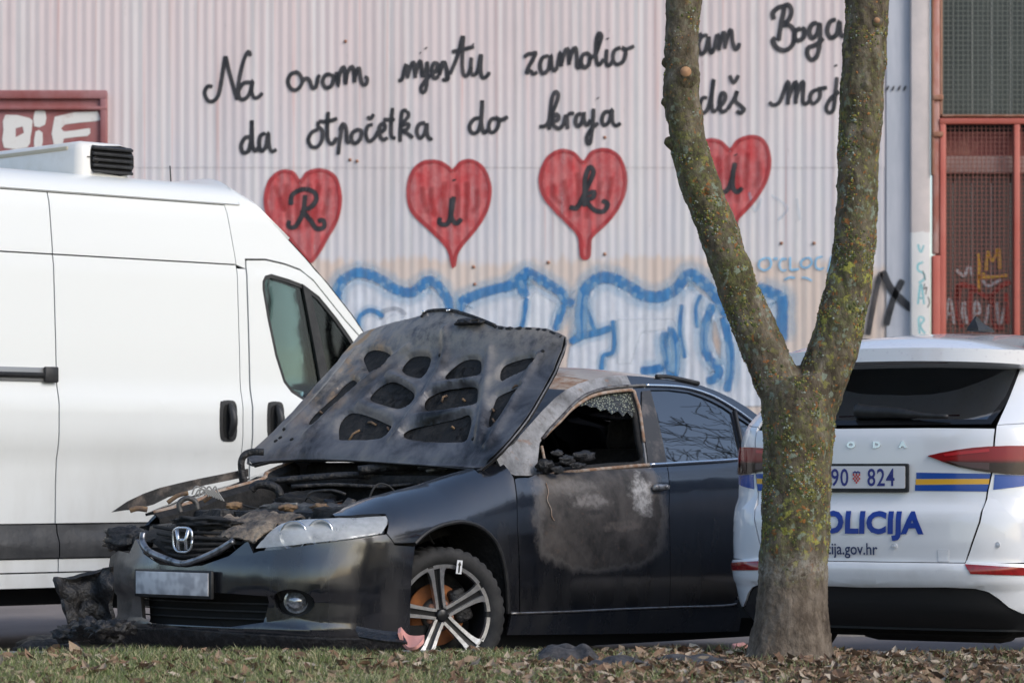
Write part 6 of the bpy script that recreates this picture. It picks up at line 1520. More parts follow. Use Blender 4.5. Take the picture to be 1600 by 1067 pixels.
for i, p in enumerate(pts): V += [p + Vector((0, .06, .02)), p + Vector((0, -.02, .012)), p + Vector((.02, -.07, -.015))]
for i in range(3):
    for k in (0, 1): Fc.append((3 * i + k, 3 * i + 3 + k, 3 * i + 4 + k, 3 * i + 1 + k))
tag(mk('plastic_shard', V, Fc, CHAR, None, solid=.012), 'flat black plastic shard on the grass left of the wheel', 'scrap')
g_ = blob('x', (0, 0, 0), (.2, .13, .1), CHAR, None, 61, .3, 3, 4); g_.name = 'charred_debris'; pp = gz(72, 16.2); g_.location = (pp.x, 16.2, .06); g_.scale = (1.0, 1, .9); tag(g_, 'charred lump of debris on the asphalt under the van', 'debris')
m = MB().tube([gz(0, 16.3, .01), gz(30, 16.25, .014), gz(55, 16.2, .012), gz(70, 16.15, .02)], .022, 8).build('charred_strip', CHAR); tag(m, 'thin charred strip on the asphalt at the left edge', 'debris')
for i, (px, D) in enumerate(((1530, 20.6), (1552, 20.9), (1590, 20.3), (1478, 21.2))):
    c = gz(px, D, .10); o = MB().box((0, 0, 0), (.24, .12, .07), bev=.008).build('brick', mat('red brick', (.36, .14, .10), .9, var=((.25, .10, .08), 20, .4, .65)) if i == 0 else bpy.data.materials['red brick']); o.location = c; o.rotation_euler = (.1 * i, .12, i * 1.1)
    tag(o, ('loose red brick on the dirt below the police car reflector', 'loose red brick tilted beside another on the dirt', 'loose red brick nearest the right edge of the picture', 'loose red brick farthest back on the dirt by the wall')[i], 'brick', 'loose bricks by the wall')

# ================================================================ grass and fallen leaves
def leafness(x, y): return sstep(-.8, 1.0, x + .8 * noise.noise(Vector((x * 1.4, y * 1.4, 4)))) 
GR = NT('grass blades'); oi = GR.n.new('ShaderNodeAttribute'); oi.attribute_name = 'tint'; GRM_ = GR.set(Base_Color=GR.ramp(oi.outputs['Fac'], [(0, (.08, .115, .032)), (.4, (.14, .18, .055)), (.65, (.23, .23, .10)), (1, (.40, .34, .21))]), Roughness=.6)
def scatter(name, n, xr, yr, kind, keep, z0, seed, mat_, label, cat):
    rs = np.random.RandomState(seed); V = []; Fc = []; T = []
    for _ in range(n):
        x = rs.uniform(*xr); y = rs.uniform(*yr)
        if rs.rand() > keep(x, y): continue
        z = z0(x, y); a = rs.uniform(0, 6.283); ca_, sa = math.cos(a), math.sin(a); b = len(V); t = rs.rand()
        if kind == 'grass':
            h_ = (.008 + .044 * rs.rand() ** 1.6) * (.7 + .6 * max(0, noise.noise(Vector((x * 3, y * 3, 8))) + .3)); w_ = rs.uniform(.0012, .0026); l_ = rs.uniform(.2, 1.1) * h_
            b2 = rs.uniform(0, 6.283); lx, ly = math.cos(b2) * l_, math.sin(b2) * l_
            V += [(x - ca_ * w_, y - sa * w_, z - .004), (x + ca_ * w_, y + sa * w_, z - .004), (x + lx * .4 + ca_ * w_ * .8, y + ly * .4 + sa * w_ * .8, z + h_ * .65), (x + lx * .4 - ca_ * w_ * .8, y + ly * .4 - sa * w_ * .8, z + h_ * .65), (x + lx, y + ly, z + h_)]
            Fc += [(b, b + 1, b + 2, b + 3), (b + 3, b + 2, b + 4)]; T += [t] * 5
        else:
            L = .009 + .034 * rs.rand() ** 1.8; W = L * rs.uniform(.35, .65); cu_ = rs.uniform(-.6, 1.2); ti = rs.uniform(-.7, .7); tj = rs.uniform(-.7, .7); R = Matrix.Rotation(a, 3, 'Z') @ Matrix.Rotation(ti, 3, 'X') @ Matrix.Rotation(tj, 3, 'Y')
            zz_ = z + rs.uniform(.002, .028)
            for p in ((-L, 0, cu_ * L * .3), (-L * .3, -W, 0), (-L * .3, W, 0), (-L * .3, 0, -.25 * W), (L * .45, -W * .8, .1 * L), (L * .45, W * .8, .1 * L), (L * .45, 0, -.2 * W), (L * 1.1, 0, cu_ * L * .5)):
                q = R @ Vector(p); V.append((x + q.x, y + q.y, zz_ + q.z))
            Fc += [(b, b + 1, b + 3), (b, b + 3, b + 2), (b + 1, b + 4, b + 6, b + 3), (b + 3, b + 6, b + 5, b + 2), (b + 4, b + 7, b + 6), (b + 6, b + 7, b + 5)]; T += [t] * 8
    o = mk(name, V, Fc, mat_, None, smooth=False); at_ = o.data.attributes.new('tint', 'FLOAT', 'POINT'); at_.data.foreach_set('value', T); tag(o, label, cat, kind='stuff'); return o
vz_ = lambda x, y: VZ + vh(x, y)
scatter('grass', 190000, (-3.4, 3.4), (10.6, VY1 + .04), 'grass', lambda x, y: (1 - .70 * leafness(x, y)) * (.55 + .45 * sstep(-.25, .15, noise.noise(Vector((x * 2.2, y * 2.2, 2))))), vz_, 1, GRM_, 'short winter grass on the verge in front of the cars', 'grass')
LF = NT('fallen leaves'); oi = LF.n.new('ShaderNodeAttribute'); oi.attribute_name = 'tint'; LFM = LF.set(Base_Color=LF.ramp(oi.outputs['Fac'], [(0, (.075, .040, .024)), (.3, (.15, .085, .048)), (.55, (.23, .145, .09)), (.8, (.33, .24, .165)), (1, (.42, .35, .27))]), Roughness=.8)
scatter('fallen_leaves', 30000, (-3.4, 3.4), (10.6, VY1), 'leaf', lambda x, y: .15 + .68 * leafness(x, y), vz_, 2, LFM, 'dry brown fallen leaves littering the verge', 'leaves')
dz_ = lambda x, y: .06 + .02 * noise.noise(Vector((x * 2, y * 2, 0)))
scatter('far_grass', 16000, (1.0, 5.0), (19.4, 23.5), 'grass', lambda x, y: sstep(.0, .3, noise.noise(Vector((x * 1.5, y * 1.5, 12)))) , dz_, 3, GRM_, 'tufts of grass on the dirt beyond the police car', 'grass')
scatter('far_leaves', 3500, (.7, 5.0), (19.4, 23.5), 'leaf', lambda x, y: .8, dz_, 4, LFM, 'dry leaves scattered on the dirt by the wall', 'leaves')
# grass on the verge outside the picture, thinner
scatter('verge_grass', 26000, (-9, 9), (4, 10.6), 'grass', lambda x, y: .9, vz_, 5, GRM_, 'thin grass on the verge nearer the viewer', 'grass')
# ================================================================ graffiti sprayed on the corrugated wall
WOFF = .0075
def spray_mat(name, col, var=None, soft=(.15, .75), a_max=.93, mottled=.35):
    g = NT(name); at_ = g.n.new('ShaderNodeAttribute'); at_.attribute_name = 'cover'; gp = g.n.new('ShaderNodeNewGeometry'); P = gp.outputs['Position']
    n = g.noise(26, 5, vec=P); n2 = g.noise(1.0, 3, (13.2, 1, 2.0), vec=P)
    cov = g.math('ADD', at_.outputs['Fac'], g.math('MULTIPLY', g.math('SUBTRACT', n, .5), .35))
    al = g.maprange(cov, soft[0], soft[1], 0.0, a_max)
    al = g.math('MULTIPLY', al, g.ramp(n2, [(.35, 1.0), (.7, 1.0 - mottled)]))
    c = g.mix(g.ramp(g.noise(9, 5, vec=P), [(.35, 0.0), (.65, 1.0)]), col, var or tuple(q * .75 for q in col))
    return g.set(Base_Color=c, Roughness=.6, Alpha=al, Specular_IOR_Level=.3)
BKS = spray_mat('black spray', (.022, .024, .028), (.045, .045, .052), soft=(.15, .6), a_max=.97, mottled=.15)
RDS = spray_mat('red spray line', (.42, .045, .05), (.36, .03, .035), mottled=.25)
BLS = spray_mat('blue spray', (.035, .17, .42), (.07, .25, .50), mottled=.45)
LBS = spray_mat('pale blue spray', (.16, .42, .68), (.25, .5, .72), a_max=.95, mottled=.3)
WTS = spray_mat('white spray', (.66, .66, .68), (.6, .6, .63), a_max=.8)
YLS = spray_mat('orange spray', (.75, .38, .04), (.8, .5, .1), a_max=.9, mottled=.2)
TQS = spray_mat('turquoise spray', (.10, .42, .48), (.15, .5, .55), a_max=.8)
HALO = spray_mat('blue overspray', (.28, .47, .66), (.36, .54, .70), soft=(.1, 1.0), a_max=.55, mottled=.5)
def stroke_mesh(lines, wpx, taper=True, yfun=None):
    V = []; Fc = []; T = []; k = WY / F
    for ln in lines:
        w_ = wpx
        if isinstance(ln, dict): w_ = ln['w']; ln = ln['p']
        P = cr(ln, 8) if len(ln) > 2 else [tuple(np.array(ln[0]) + (np.array(ln[1]) - np.array(ln[0])) * t) for t in np.linspace(0, 1, 9)]
        Q = [at(p[0], p[1], WY) for p in P]; X = np.array([[q.x, q.z] for q in Q])
        d = np.hypot(*np.diff(X, axis=0).T); s_ = np.concatenate([[0], np.cumsum(d)]); L = s_[-1]
        n = max(int(L / .012), 2); ss = np.linspace(0, L, n + 1); xs = np.interp(ss, s_, X[:, 0]); zs = np.interp(ss, s_, X[:, 1])
        tx = np.gradient(xs); tz = np.gradient(zs); tl_ = np.maximum(np.hypot(tx, tz), 1e-9); nx = -tz / tl_; nz = tx / tl_
        hw = w_ * k / 2; b = len(V)
        for i in range(n + 1):
            e = min(1, (ss[i] + .3 * hw) / (hw * 1.2), (L - ss[i] + .3 * hw) / (hw * 1.2)) if taper else 1
            wob = 1 + .12 * noise.noise(Vector((xs[i] * 9, zs[i] * 9, 2)))
            for c, f in ((-1, 0), (-.6, .62), (0, 1), (.6, .62), (1, 0)):
                x = xs[i] + nx[i] * c * hw * 1.45 * wob; z = zs[i] + nz[i] * c * hw * 1.45 * wob
                V.append((x, (yfun or wally)(x) - WOFF, z)); T.append(f * (.35 + .65 * max(e, 0)))
        for i in range(n):
            for c in range(4): q = b + i * 5 + c; Fc.append((q, q + 1, q + 6, q + 5))
    return V, Fc, T
NG = [0]
def strokes(name, lines, wpx, m, parent, yfun=None, layer=None):
    V, Fc, T = stroke_mesh(lines, wpx, yfun=yfun); NG[0] += 1; dy = -.0009 * (layer if layer is not None else 0)
    o = mk(name, [(x, y - WY + dy, z) for x, y, z in V], Fc, m, parent); a = o.data.attributes.new('cover', 'FLOAT', 'POINT'); a.data.foreach_set('value', T); return o
def wfill(name, poly, m, layer=0, parent=None, soft=.05):
    uv = [(lambda p: (p.x, p.z))(at(px, py, WY)) for px, py in poly]
    V, Fc = fill2d(uv, (), (PITCH / 8, .04)); arr = np.array(uv); nxt = np.roll(arr, -1, 0); seg = nxt - arr; sl = (seg ** 2).sum(1)
    T = []
    for x, z in V:
        t = np.clip(((x - arr[:, 0]) * seg[:, 0] + (z - arr[:, 1]) * seg[:, 1]) / np.maximum(sl, 1e-9), 0, 1)
        T.append(float(min(1, np.min(np.hypot(arr[:, 0] + t * seg[:, 0] - x, arr[:, 1] + t * seg[:, 1] - z)) / soft)))
    o = mk(name, [(x, wally(x) - WY - WOFF + .002 - .0009 * layer, z) for x, z in V], Fc, m, parent or hall); a = o.data.attributes.new('cover', 'FLOAT', 'POINT'); a.data.foreach_set('value', T); return o
def c4(l): return [(300 + x / 4, 30 + y / 4) for x, y in l]
def c5(l): return [(680 + x / 4, 30 + y / 4) for x, y in l]
def c6(l): return [(1000 + x / 3.557, y / 3.557) for x, y in l]
def word(lines, w_=5.8): strokes('graffiti_word', lines, w_, BKS, hall, layer=3)
word([c4(l) for l in ([(130, 425), (100, 422), (80, 460), (98, 508), (130, 515), (165, 480), (186, 380), (208, 232)], [(212, 232), (232, 325), (262, 435), (285, 508)], [(287, 505), (290, 420), (308, 320), (332, 240), (356, 203), (366, 235)],
    [(372, 398), (325, 402), (292, 450), (302, 500), (342, 494), (368, 445), (380, 385), (374, 450), (388, 492), (415, 490), (442, 462)])])
word([c4(l) for l in ([(660, 335), (620, 345), (600, 390), (620, 438), (660, 440), (690, 395), (672, 345), (640, 330)], [(690, 395), (712, 372), (735, 385), (752, 430), (775, 425), (788, 370), (800, 350)], [(872, 348), (835, 352), (818, 395), (838, 430), (872, 418), (886, 370), (870, 345)],
    [(902, 330), (912, 400), (914, 420), (922, 350), (948, 300), (958, 350), (960, 412)], [(960, 400), (975, 335), (1002, 298), (1014, 345), (1016, 400)], [(1016, 380), (1030, 325), (1046, 308), (1054, 370), (1066, 408), (1090, 408), (1096, 372), (1078, 362)])])
word([c4(l) for l in ([(1288, 385), (1312, 380), (1326, 330), (1340, 285), (1345, 330), (1348, 375)], [(1348, 360), (1366, 300), (1385, 270), (1392, 330), (1396, 372)], [(1396, 350), (1412, 290), (1430, 262), (1436, 320), (1440, 360), (1458, 340), (1470, 270)], [(1472, 265), (1470, 360), (1462, 440), (1440, 462), (1432, 430), (1460, 385), (1492, 350)],
    [(1492, 350), (1525, 325), (1535, 285), (1512, 278), (1498, 325), (1515, 372), (1545, 355)], [(1545, 355), (1575, 270), (1592, 330), (1590, 380), (1562, 378)])] +
    [c5(l) for l in ([(20, 340), (52, 270), (75, 330), (80, 378), (50, 380)], [(92, 350), (140, 230), (172, 105)], [(178, 105), (170, 240), (175, 340), (200, 355), (228, 300)], [(105, 208), (180, 190), (245, 175)], [(228, 240), (222, 320), (240, 352), (268, 320), (286, 220)], [(288, 220), (284, 320), (298, 370), (330, 352), (338, 330)])] + [c4([(1424, 212), (1430, 216)]), c4([(1460, 180), (1466, 188)]), c5([(232, 158), (240, 165)])])
word([c5(l) for l in ([(555, 242), (580, 222), (608, 218), (630, 212), (610, 255), (585, 300), (568, 345)], [(568, 342), (595, 325), (615, 345), (640, 332)], [(712, 230), (670, 245), (655, 300), (672, 340), (708, 315), (724, 225), (728, 300), (745, 325), (765, 300)], [(765, 300), (775, 240), (782, 210), (790, 300)], [(790, 280), (810, 210), (830, 190), (838, 290)], [(838, 270), (856, 205), (878, 182), (886, 260), (890, 305), (915, 290)],
    [(960, 215), (925, 225), (912, 270), (930, 305), (960, 285), (968, 235), (950, 215)], [(965, 245), (1000, 225), (1030, 150), (1040, 105), (1022, 90), (1008, 140), (1005, 240), (1022, 290), (1055, 250)], [(1072, 190), (1068, 270), (1085, 295), (1112, 260)], [(1160, 180), (1120, 200), (1112, 255), (1135, 285), (1175, 265), (1190, 205), (1165, 178), (1195, 190), (1245, 170)])] + [c5([(1076, 120), (1080, 128)])])
word([c6(l) for l in ([(290, 250), (310, 215), (330, 195), (345, 190)], [(378, 198), (345, 205), (325, 250), (335, 300), (362, 285), (382, 205), (385, 270), (398, 298), (412, 270)], [(412, 280), (425, 215), (432, 195), (440, 285)], [(440, 265), (458, 195), (468, 185), (474, 275)], [(474, 255), (495, 180), (508, 172), (515, 235), (530, 278), (548, 260), (550, 240)])])
word([c6(l) for l in ([(745, 112), (738, 75), (770, 45), (800, 48), (785, 130), (770, 230)], [(790, 40), (825, 30), (842, 65), (825, 115), (790, 140), (835, 145), (860, 190), (845, 255), (805, 282), (760, 268), (738, 230), (755, 212)], [(895, 160), (865, 175), (858, 210), (880, 228), (908, 210), (912, 170), (895, 158)], [(985, 130), (955, 140), (940, 180), (955, 215), (985, 190), (998, 130), (1000, 230), (985, 310), (955, 335), (932, 310), (935, 270), (980, 250), (1020, 215)], [(1090, 110), (1055, 125), (1040, 175), (1060, 212), (1095, 190), (1108, 120), (1112, 180), (1125, 205), (1145, 190)])], 6.8)
word([c4(l) for l in ([(372, 740), (335, 742), (308, 790), (320, 835), (355, 822), (372, 740), (375, 630), (378, 780), (395, 825), (420, 800)], [(462, 715), (430, 730), (420, 780), (432, 825), (462, 800), (478, 710), (482, 790), (500, 828), (530, 815)])])
word([c4(l) for l in ([(790, 690), (750, 710), (728, 755), (745, 795), (782, 800), (812, 760), (815, 700), (790, 672), (790, 640)], [(790, 640), (850, 640), (910, 622)], [(852, 580), (846, 680), (852, 760), (880, 780), (905, 740)], [(940, 660), (925, 760), (914, 850)], [(925, 700), (945, 655), (965, 690), (968, 765), (990, 770)], [(1050, 690), (1010, 705), (995, 745), (1015, 778), (1050, 755), (1060, 705), (1046, 690)], [(1132, 660), (1100, 670), (1088, 720), (1105, 765), (1140, 745), (1165, 700)],
    [(1165, 715), (1205, 690), (1200, 655), (1175, 670), (1172, 720), (1195, 755), (1225, 740)], [(1255, 555), (1245, 660), (1248, 735), (1275, 745)], [(1195, 630), (1270, 630)], [(1345, 575), (1315, 580), (1305, 660), (1300, 770)], [(1345, 575), (1352, 610), (1310, 665), (1355, 655), (1345, 690), (1318, 700), (1352, 720), (1382, 745)], [(1460, 650), (1420, 660), (1405, 705), (1425, 745), (1455, 715), (1468, 650), (1470, 715), (1485, 750), (1505, 745)])] + [c4([(1098, 608), (1115, 625), (1138, 595)])])
word([c5(l) for l in ([(285, 620), (245, 625), (215, 670), (230, 712), (270, 700), (290, 610), (295, 505), (290, 650), (305, 712), (330, 690)], [(385, 620), (350, 630), (335, 675), (350, 710), (385, 690), (398, 640), (380, 615), (410, 632), (455, 612)])])
word([c5(l) for l in ([(650, 672), (700, 660), (745, 560), (770, 480), (752, 455), (730, 500), (718, 600), (712, 695)], [(715, 640), (760, 595), (768, 630), (728, 650), (770, 685), (800, 665)], [(800, 670), (820, 600), (828, 690)], [(828, 600), (850, 590), (870, 595)], [(915, 590), (885, 605), (878, 650), (895, 672), (920, 640), (930, 580), (932, 640), (950, 665), (972, 630)], [(990, 560), (985, 660), (972, 765), (955, 782), (948, 740), (975, 690), (1020, 650)], [(1092, 580), (1060, 585), (1042, 630), (1055, 665), (1088, 640), (1105, 565), (1108, 640), (1130, 668), (1160, 650)])] + [c5([(1014, 492), (1018, 500)])])
word([c6(l) for l in ([(250, 560), (255, 640), (280, 600), (290, 630)], [(375, 545), (345, 550), (332, 600), (345, 632), (375, 610), (395, 540), (410, 440), (398, 560), (405, 620), (425, 612)], [(425, 612), (465, 570), (475, 530), (455, 520), (442, 570), (452, 622), (485, 612)], [(485, 612), (530, 540), (540, 505), (530, 560), (560, 590), (578, 610), (560, 630), (535, 618)], [(498, 420), (520, 462), (548, 420)])])
word([c6(l) for l in ([(718, 568), (740, 585), (775, 570), (800, 510), (825, 455), (822, 585)], [(822, 560), (850, 480), (868, 462), (865, 580)], [(865, 555), (892, 475), (908, 460), (905, 560), (920, 580), (945, 560)], [(985, 500), (955, 515), (945, 555), (965, 578), (995, 550), (1000, 510), (985, 498), (1040, 490)], [(1095, 430), (1085, 530), (1075, 610), (1050, 628), (1035, 600), (1060, 550), (1110, 510)])] + [c6([(1086, 362), (1090, 372)])])
for x in (1372, 1403, 1436, 1468): strokes('graffiti_dot', [c6([(x - 4, 492), (x + 7, 497)])], 9, BKS, hall, layer=3, yfun=lambda x: min(wally(x), WY - .018))
# hearts with a letter in each
HRF = spray_mat('red spray fill', (.52, .05, .055), (.58, .15, .15), soft=(.0, .45), a_max=.96, mottled=.45)
RDH = spray_mat('red spray hatching', (.38, .035, .04), a_max=.45, soft=(.1, 1.0), mottled=.5)
def heart(pts, letter, nm='graffiti_heart', inner=()):
    o = wfill(nm, cr(pts, 5, True), HRF, 1, soft=.02)
    strokes('heart_outline', [cr(pts, 2, True) + [pts[0]]], 6, RDS, o, layer=2)
    cx = sum(p[0] for p in pts) / len(pts); cy = sum(p[1] for p in pts) / len(pts)
    rnd = random.Random(int(cx)); wd = max(p[0] for p in pts) - min(p[0] for p in pts)
    strokes('heart_hatching', [[(cx + dx * wd + rnd.uniform(-3, 3), cy - 38 + 40 * abs(dx) + rnd.uniform(-6, 6)), (cx + dx * wd * .95 + rnd.uniform(-4, 4), cy + rnd.uniform(-8, 8)), (cx + dx * wd * .75 + rnd.uniform(-3, 3), cy + 48 - 95 * abs(dx) + rnd.uniform(-6, 6))] for dx in (-.36, -.22, -.08, .06, .2, .34)], 9, RDH, o, layer=2)
    strokes('heart_letter', letter, 7, BKS, o, layer=3)
def c7(l): return [(300 + x / 2.133, y / 2.133) for x, y in l]
heart(c7([(360, 610), (385, 578), (430, 568), (475, 590), (493, 650), (485, 725), (445, 800), (400, 870), (370, 850), (330, 800), (265, 740), (245, 670), (260, 605), (300, 572), (340, 580)]),
      [c7(l) for l in ([(330, 685), (335, 650), (370, 632), (405, 640), (415, 665), (395, 692), (365, 700)], [(378, 650), (370, 710), (345, 755), (322, 755), (325, 735)], [(365, 700), (395, 735), (415, 762), (440, 758), (438, 735), (420, 738)])])
heart(c7([(870, 572), (895, 545), (930, 537), (968, 560), (992, 620), (985, 690), (950, 755), (900, 815), (880, 850), (872, 890), (862, 850), (845, 815), (790, 760), (735, 705), (720, 640), (735, 575), (775, 542), (825, 542), (855, 560)]),
      [c7(l) for l in ([(873, 655), (862, 720), (850, 748), (825, 745), (828, 725)], [(866, 660), (864, 720), (880, 745), (900, 730)], [(873, 598), (875, 604)])])
heart(c7([(1305, 545), (1330, 512), (1375, 500), (1420, 522), (1443, 580), (1438, 650), (1400, 720), (1345, 775), (1326, 800), (1322, 855), (1300, 855), (1295, 805), (1280, 770), (1220, 710), (1172, 650), (1162, 590), (1185, 530), (1230, 503), (1275, 515)]),
      [c7(l) for l in ([(1258, 690), (1285, 690), (1320, 620), (1338, 575), (1325, 558), (1310, 600), (1308, 690)], [(1312, 650), (1340, 640), (1335, 660), (1315, 668), (1340, 700), (1372, 705), (1385, 680), (1365, 670)])])
heart([(1141, 236), (1152, 222), (1172, 214), (1192, 220), (1202, 245), (1199, 275), (1184, 305), (1163, 330), (1152, 342), (1147, 356), (1141, 342), (1122, 318), (1098, 292), (1085, 262), (1090, 232), (1108, 219), (1128, 224)],
      [c6(l) for l in ([(528, 905), (510, 1000), (490, 1050), (465, 1070), (440, 1055)], [(518, 950), (515, 1040), (540, 1068), (570, 1045)], [(530, 858), (534, 866)])])
# white-grey filled graffiti letters with blue outlines
FILL = spray_mat('pale grey fill paint', (.64, .67, .73), (.56, .59, .66), soft=(.10, .5), a_max=1.0, mottled=.25)
def c8(l): return [(500 + x / 4, 400 + y / 4) for x, y in l]
def c9(l): return [(850 + x / 4, 400 + y / 4) for x, y in l]
wfill('graffiti_letter_fill', c8([(60, 900), (90, 300), (130, 190), (220, 130), (330, 160), (440, 210), (560, 245), (640, 200), (690, 185), (750, 235), (800, 310), (830, 420), (840, 900)]), FILL, 0)
wfill('graffiti_letter_fill', c8([(850, 900), (880, 330), (960, 265), (1180, 195), (1230, 190), (1300, 170), (1330, 165), (1500, 260), (1530, 310), (1480, 480), (1500, 900)]), FILL, 0)
wfill('graffiti_letter_fill', c9([(100, 950), (150, 560), (240, 510), (250, 300), (280, 210), (340, 165), (420, 160), (540, 220), (700, 270), (800, 245), (880, 180), (930, 175), (1060, 280), (1180, 420), (1320, 640), (1400, 950)]), FILL, 0)
wfill('graffiti_letter_fill', c9([(1250, 520), (1260, 240), (1330, 220), (1460, 250), (1480, 560), (1440, 600)]), FILL, 0)
def blue(l, w_=13):
    w_ *= 1.15
    for q in l: strokes('graffiti_overspray', [{'w': w_ * 2.4, 'p': q}], w_, HALO, hall, layer=1); strokes('graffiti_outline', [q], w_, BLS, hall, layer=2)
blue([c8([(90, 330), (110, 210), (160, 140), (240, 105), (330, 125), (400, 160), (445, 195), (520, 225), (580, 225), (640, 180), (690, 155), (750, 200), (800, 280), (810, 360)])])
blue([c8([(885, 350), (890, 290), (960, 250), (1100, 205), (1200, 180), (1290, 105), (1320, 110), (1420, 170), (1500, 225), (1540, 280), (1590, 300)]), c8([(1270, 120), (1260, 190), (1290, 260)])], 13)
blue([c8([(1530, 300), (1490, 400), (1470, 470)]), c9([(160, 540), (240, 500), (330, 480), (420, 450)])], 9)
blue([c9([(240, 520), (235, 360), (245, 250), (290, 175), (360, 135), (440, 145), (520, 185), (600, 235), (690, 258), (770, 240), (830, 200), (900, 120), (950, 130), (1030, 200), (1090, 270), (1150, 380)])], 15)
blue([c9([(760, 470), (750, 540), (770, 640), (790, 740), (820, 730), (825, 600), (800, 480), (770, 465)]), c9([(600, 720), (680, 710), (750, 695)])], 11)
blue([c9([(1060, 300), (1010, 420), (1000, 560), (1040, 650), (1095, 720), (1060, 770), (1010, 780)]), c9([(1120, 380), (1160, 560), (1165, 720), (1140, 850)])], 11)
blue([c9([(1330, 190), (1380, 215), (1470, 255), (1490, 300), (1485, 430), (1490, 540)])], 15)
blue([c8([(95, 320), (75, 450), (60, 620)]), c8([(812, 350), (835, 480), (845, 640)]), c8([(888, 340), (870, 460), (880, 600)])], 10)
blue([c9([(430, 400), (440, 520), (430, 600), (370, 630), (360, 740)]), c9([(250, 300), (300, 420), (330, 480)]), c8([(1290, 260), (1270, 400), (1230, 520)]), c8([(240, 470), (250, 380), (320, 340), (400, 380)])], 6)
blue([c9([(860, 300), (850, 480), (880, 640)]), c9([(980, 240), (950, 330), (960, 450)])], 5)
WHF = spray_mat('white fill paint', (.72, .75, .80), (.66, .69, .75), soft=(.12, .9), a_max=.85, mottled=.3)
wfill('graffiti_letter_shine', c9([(440, 378), (830, 372), (850, 520), (835, 700), (760, 690), (745, 480), (620, 500), (560, 690), (440, 700), (430, 500)]), WHF, 1)
wfill('graffiti_letter_shine', c8([(380, 560), (390, 380), (460, 340), (560, 380), (560, 560)]), WHF, 1); wfill('graffiti_letter_shine', c8([(1290, 260), (1340, 190), (1500, 290), (1440, 480), (1250, 480)]), WHF, 1)
wfill('graffiti_letter_core', c9([(1040, 380), (1090, 400), (1125, 540), (1115, 700), (1060, 610), (1030, 500)]), spray_mat('peach paint', (.66, .50, .41), a_max=.9), 1)
GSP = spray_mat('grey spray', (.35, .38, .44), a_max=.5)
for q in (c9([(380, 640), (370, 700)]), c9([(440, 400), (430, 600), (380, 620)]), c8([(380, 400), (390, 350), (480, 330), (540, 370)]), c8([(1020, 700), (1060, 560)])): strokes('grey_scrawl', [q], 7, GSP, hall, layer=1)
# small tags
def c10(l): return [(1020 + x / 2.54, 280 + y / 2.54) for x, y in l]
strokes('blue_tag', [c10(l) for l in ([(450, 312), (425, 325), (422, 350), (445, 362), (468, 345), (465, 318), (450, 312)], [(484, 310), (482, 322)], [(492, 310), (490, 322)], [(532, 318), (512, 318), (502, 340), (512, 362), (532, 360)], [(545, 308), (545, 362)], [(545, 362), (582, 357)], [(610, 312), (590, 325), (590, 345), (610, 352), (630, 335), (625, 315), (608, 312)], [(675, 308), (650, 315), (645, 345), (660, 358), (680, 352)], [(710, 305), (695, 370)], [(720, 335), (700, 345)], [(520, 400), (545, 390), (565, 393)], [(590, 390), (612, 393), (632, 405)])], 3.4, LBS, hall, layer=2)
strokes('black_tag', [{'w': 8, 'p': c10([(905, 370), (890, 420), (870, 520), (852, 620)])}, {'w': 11, 'p': c10([(910, 365), (940, 430), (985, 480), (1030, 520)])}, {'w': 9, 'p': c10([(990, 400), (960, 460), (940, 520), (925, 580)])}], 9, BKS, hall, layer=2, yfun=lambda x: min(wally(x), WY - .018))
strokes('pale_tag', [[(1170, 300), (1180, 330), (1190, 310)], [(1205, 305), (1230, 325), (1215, 345)], [(1245, 310), (1250, 345)]], 4, spray_mat('faint blue spray', (.45, .58, .72), a_max=.35), hall, layer=1)
for i, (px, py) in enumerate(((1221, 380), (1272, 380), (740, 417), (945, 397), (742, 444), (857, 410), (540, 65), (547, 250), (558, 252), (945, 215))):
    c = at(px, py, WY); MB().lathe([(0, -.014), (.009, -.013), (.013, -.006), (.015, .004)], Matrix.Translation((c.x, wally(c.x) - WY - .004, c.z)) @ Matrix.Rotation(-math.pi / 2, 4, 'X'), 10).build('bolt', RUST, hall)
yc = lambda x: WY - .212
def c11(l): return [(1400 + x / 1.976, y / 1.976) for x, y in l]
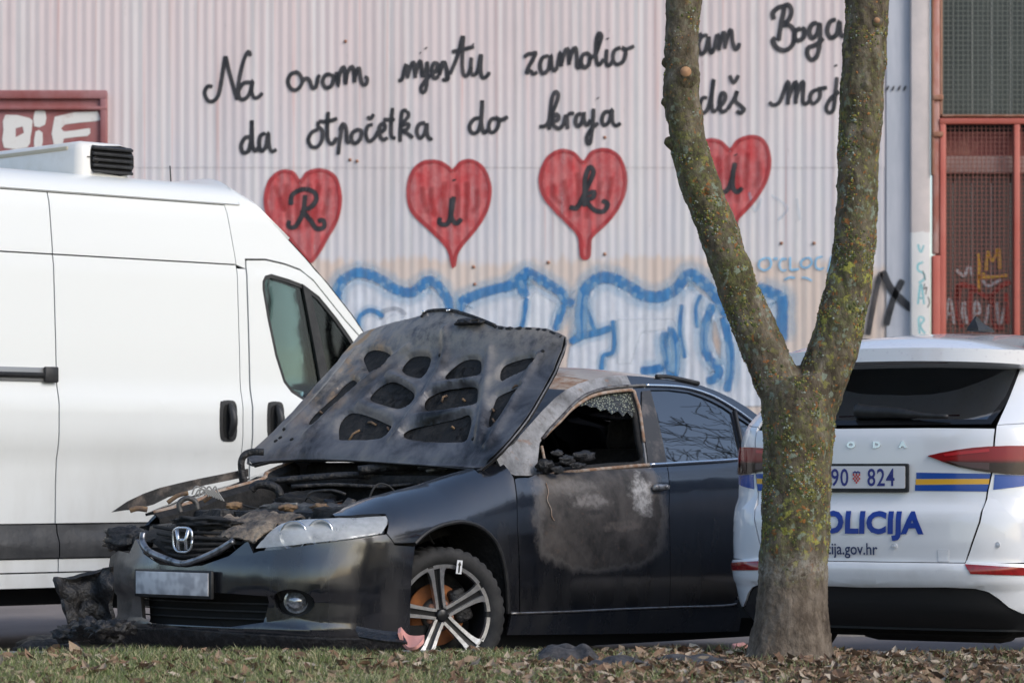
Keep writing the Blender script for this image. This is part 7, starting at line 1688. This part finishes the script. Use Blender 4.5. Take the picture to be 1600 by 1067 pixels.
strokes('column_tag', [c11(l) for l in ([(57, 760), (66, 785), (75, 762)], [(74, 815), (58, 822), (58, 840), (75, 850), (76, 868), (58, 878)], [(57, 945), (66, 880), (76, 945)], [(60, 925), (74, 925)], [(62, 1035), (60, 985), (76, 990), (64, 1010), (80, 1035)])], 3.6, TQS, hall, yfun=yc)
strokes('column_tag', [c11(l) for l in ([(78, 880), (74, 900), (84, 890), (80, 915)], [(88, 920), (92, 940), (86, 955)], [(72, 840), (80, 870)])], 2.2, spray_mat('thin black marker', (.06, .06, .06)), hall, yfun=yc)
yg = lambda x: WY + .094
G = gate
def gst(name, l, w_, m): o = strokes(name, [c11(q) for q in l], w_, m, hall, yfun=yg)
gst('gate_tag', [[(258, 780), (262, 820), (260, 850), (280, 842)], [(283, 835), (288, 775), (303, 805), (322, 765), (325, 830)], [(255, 855), (310, 852), (350, 848)], [(258, 855), (262, 900)]], 5, YLS)
gst('gate_tag', [[(190, 930), (200, 880), (240, 885), (290, 915), (330, 880), (360, 870)], [(200, 880), (195, 960), (210, 1010)], [(240, 890), (230, 960), (250, 1010)], [(345, 900), (350, 1000)], [(300, 910), (310, 1000), (340, 1010)]], 8, spray_mat('red tag', (.40, .05, .04)))
gst('gate_tag', [[(155, 1000), (170, 920), (185, 1000)], [(162, 970), (180, 965)], [(195, 920), (205, 1000), (215, 930), (225, 1000)], [(240, 1010), (250, 930), (265, 960), (245, 975), (270, 1010)], [(280, 1000), (295, 940), (310, 1000)], [(315, 930), (325, 1000), (345, 930)], [(190, 830), (215, 850), (230, 820), (240, 850)], [(270, 860), (290, 880), (330, 860)]], 5, WTS)

# scribbles on the wall that show through the van's cab windows
def scr(pts, w_, m): strokes('graffiti_scribble', [pts], w_, m, hall, layer=1)
RBR = spray_mat('brown red spray', (.24, .07, .06), a_max=.75)
for y in (497, 512, 552): scr([(438, y), (450, y - 5), (462, y + 6), (478, y - 2), (492, y + 3)], 8, RBR)
scr([(418, 505), (430, 498), (442, 508)], 8, BKS)
scr([(420, 520), (438, 530), (445, 545), (436, 560), (424, 566)], 14, BLS); scr([(445, 588), (470, 580), (505, 578), (540, 568)], 14, BLS)
scr([(500, 500), (520, 520), (540, 545), (560, 570)], 12, BLS)
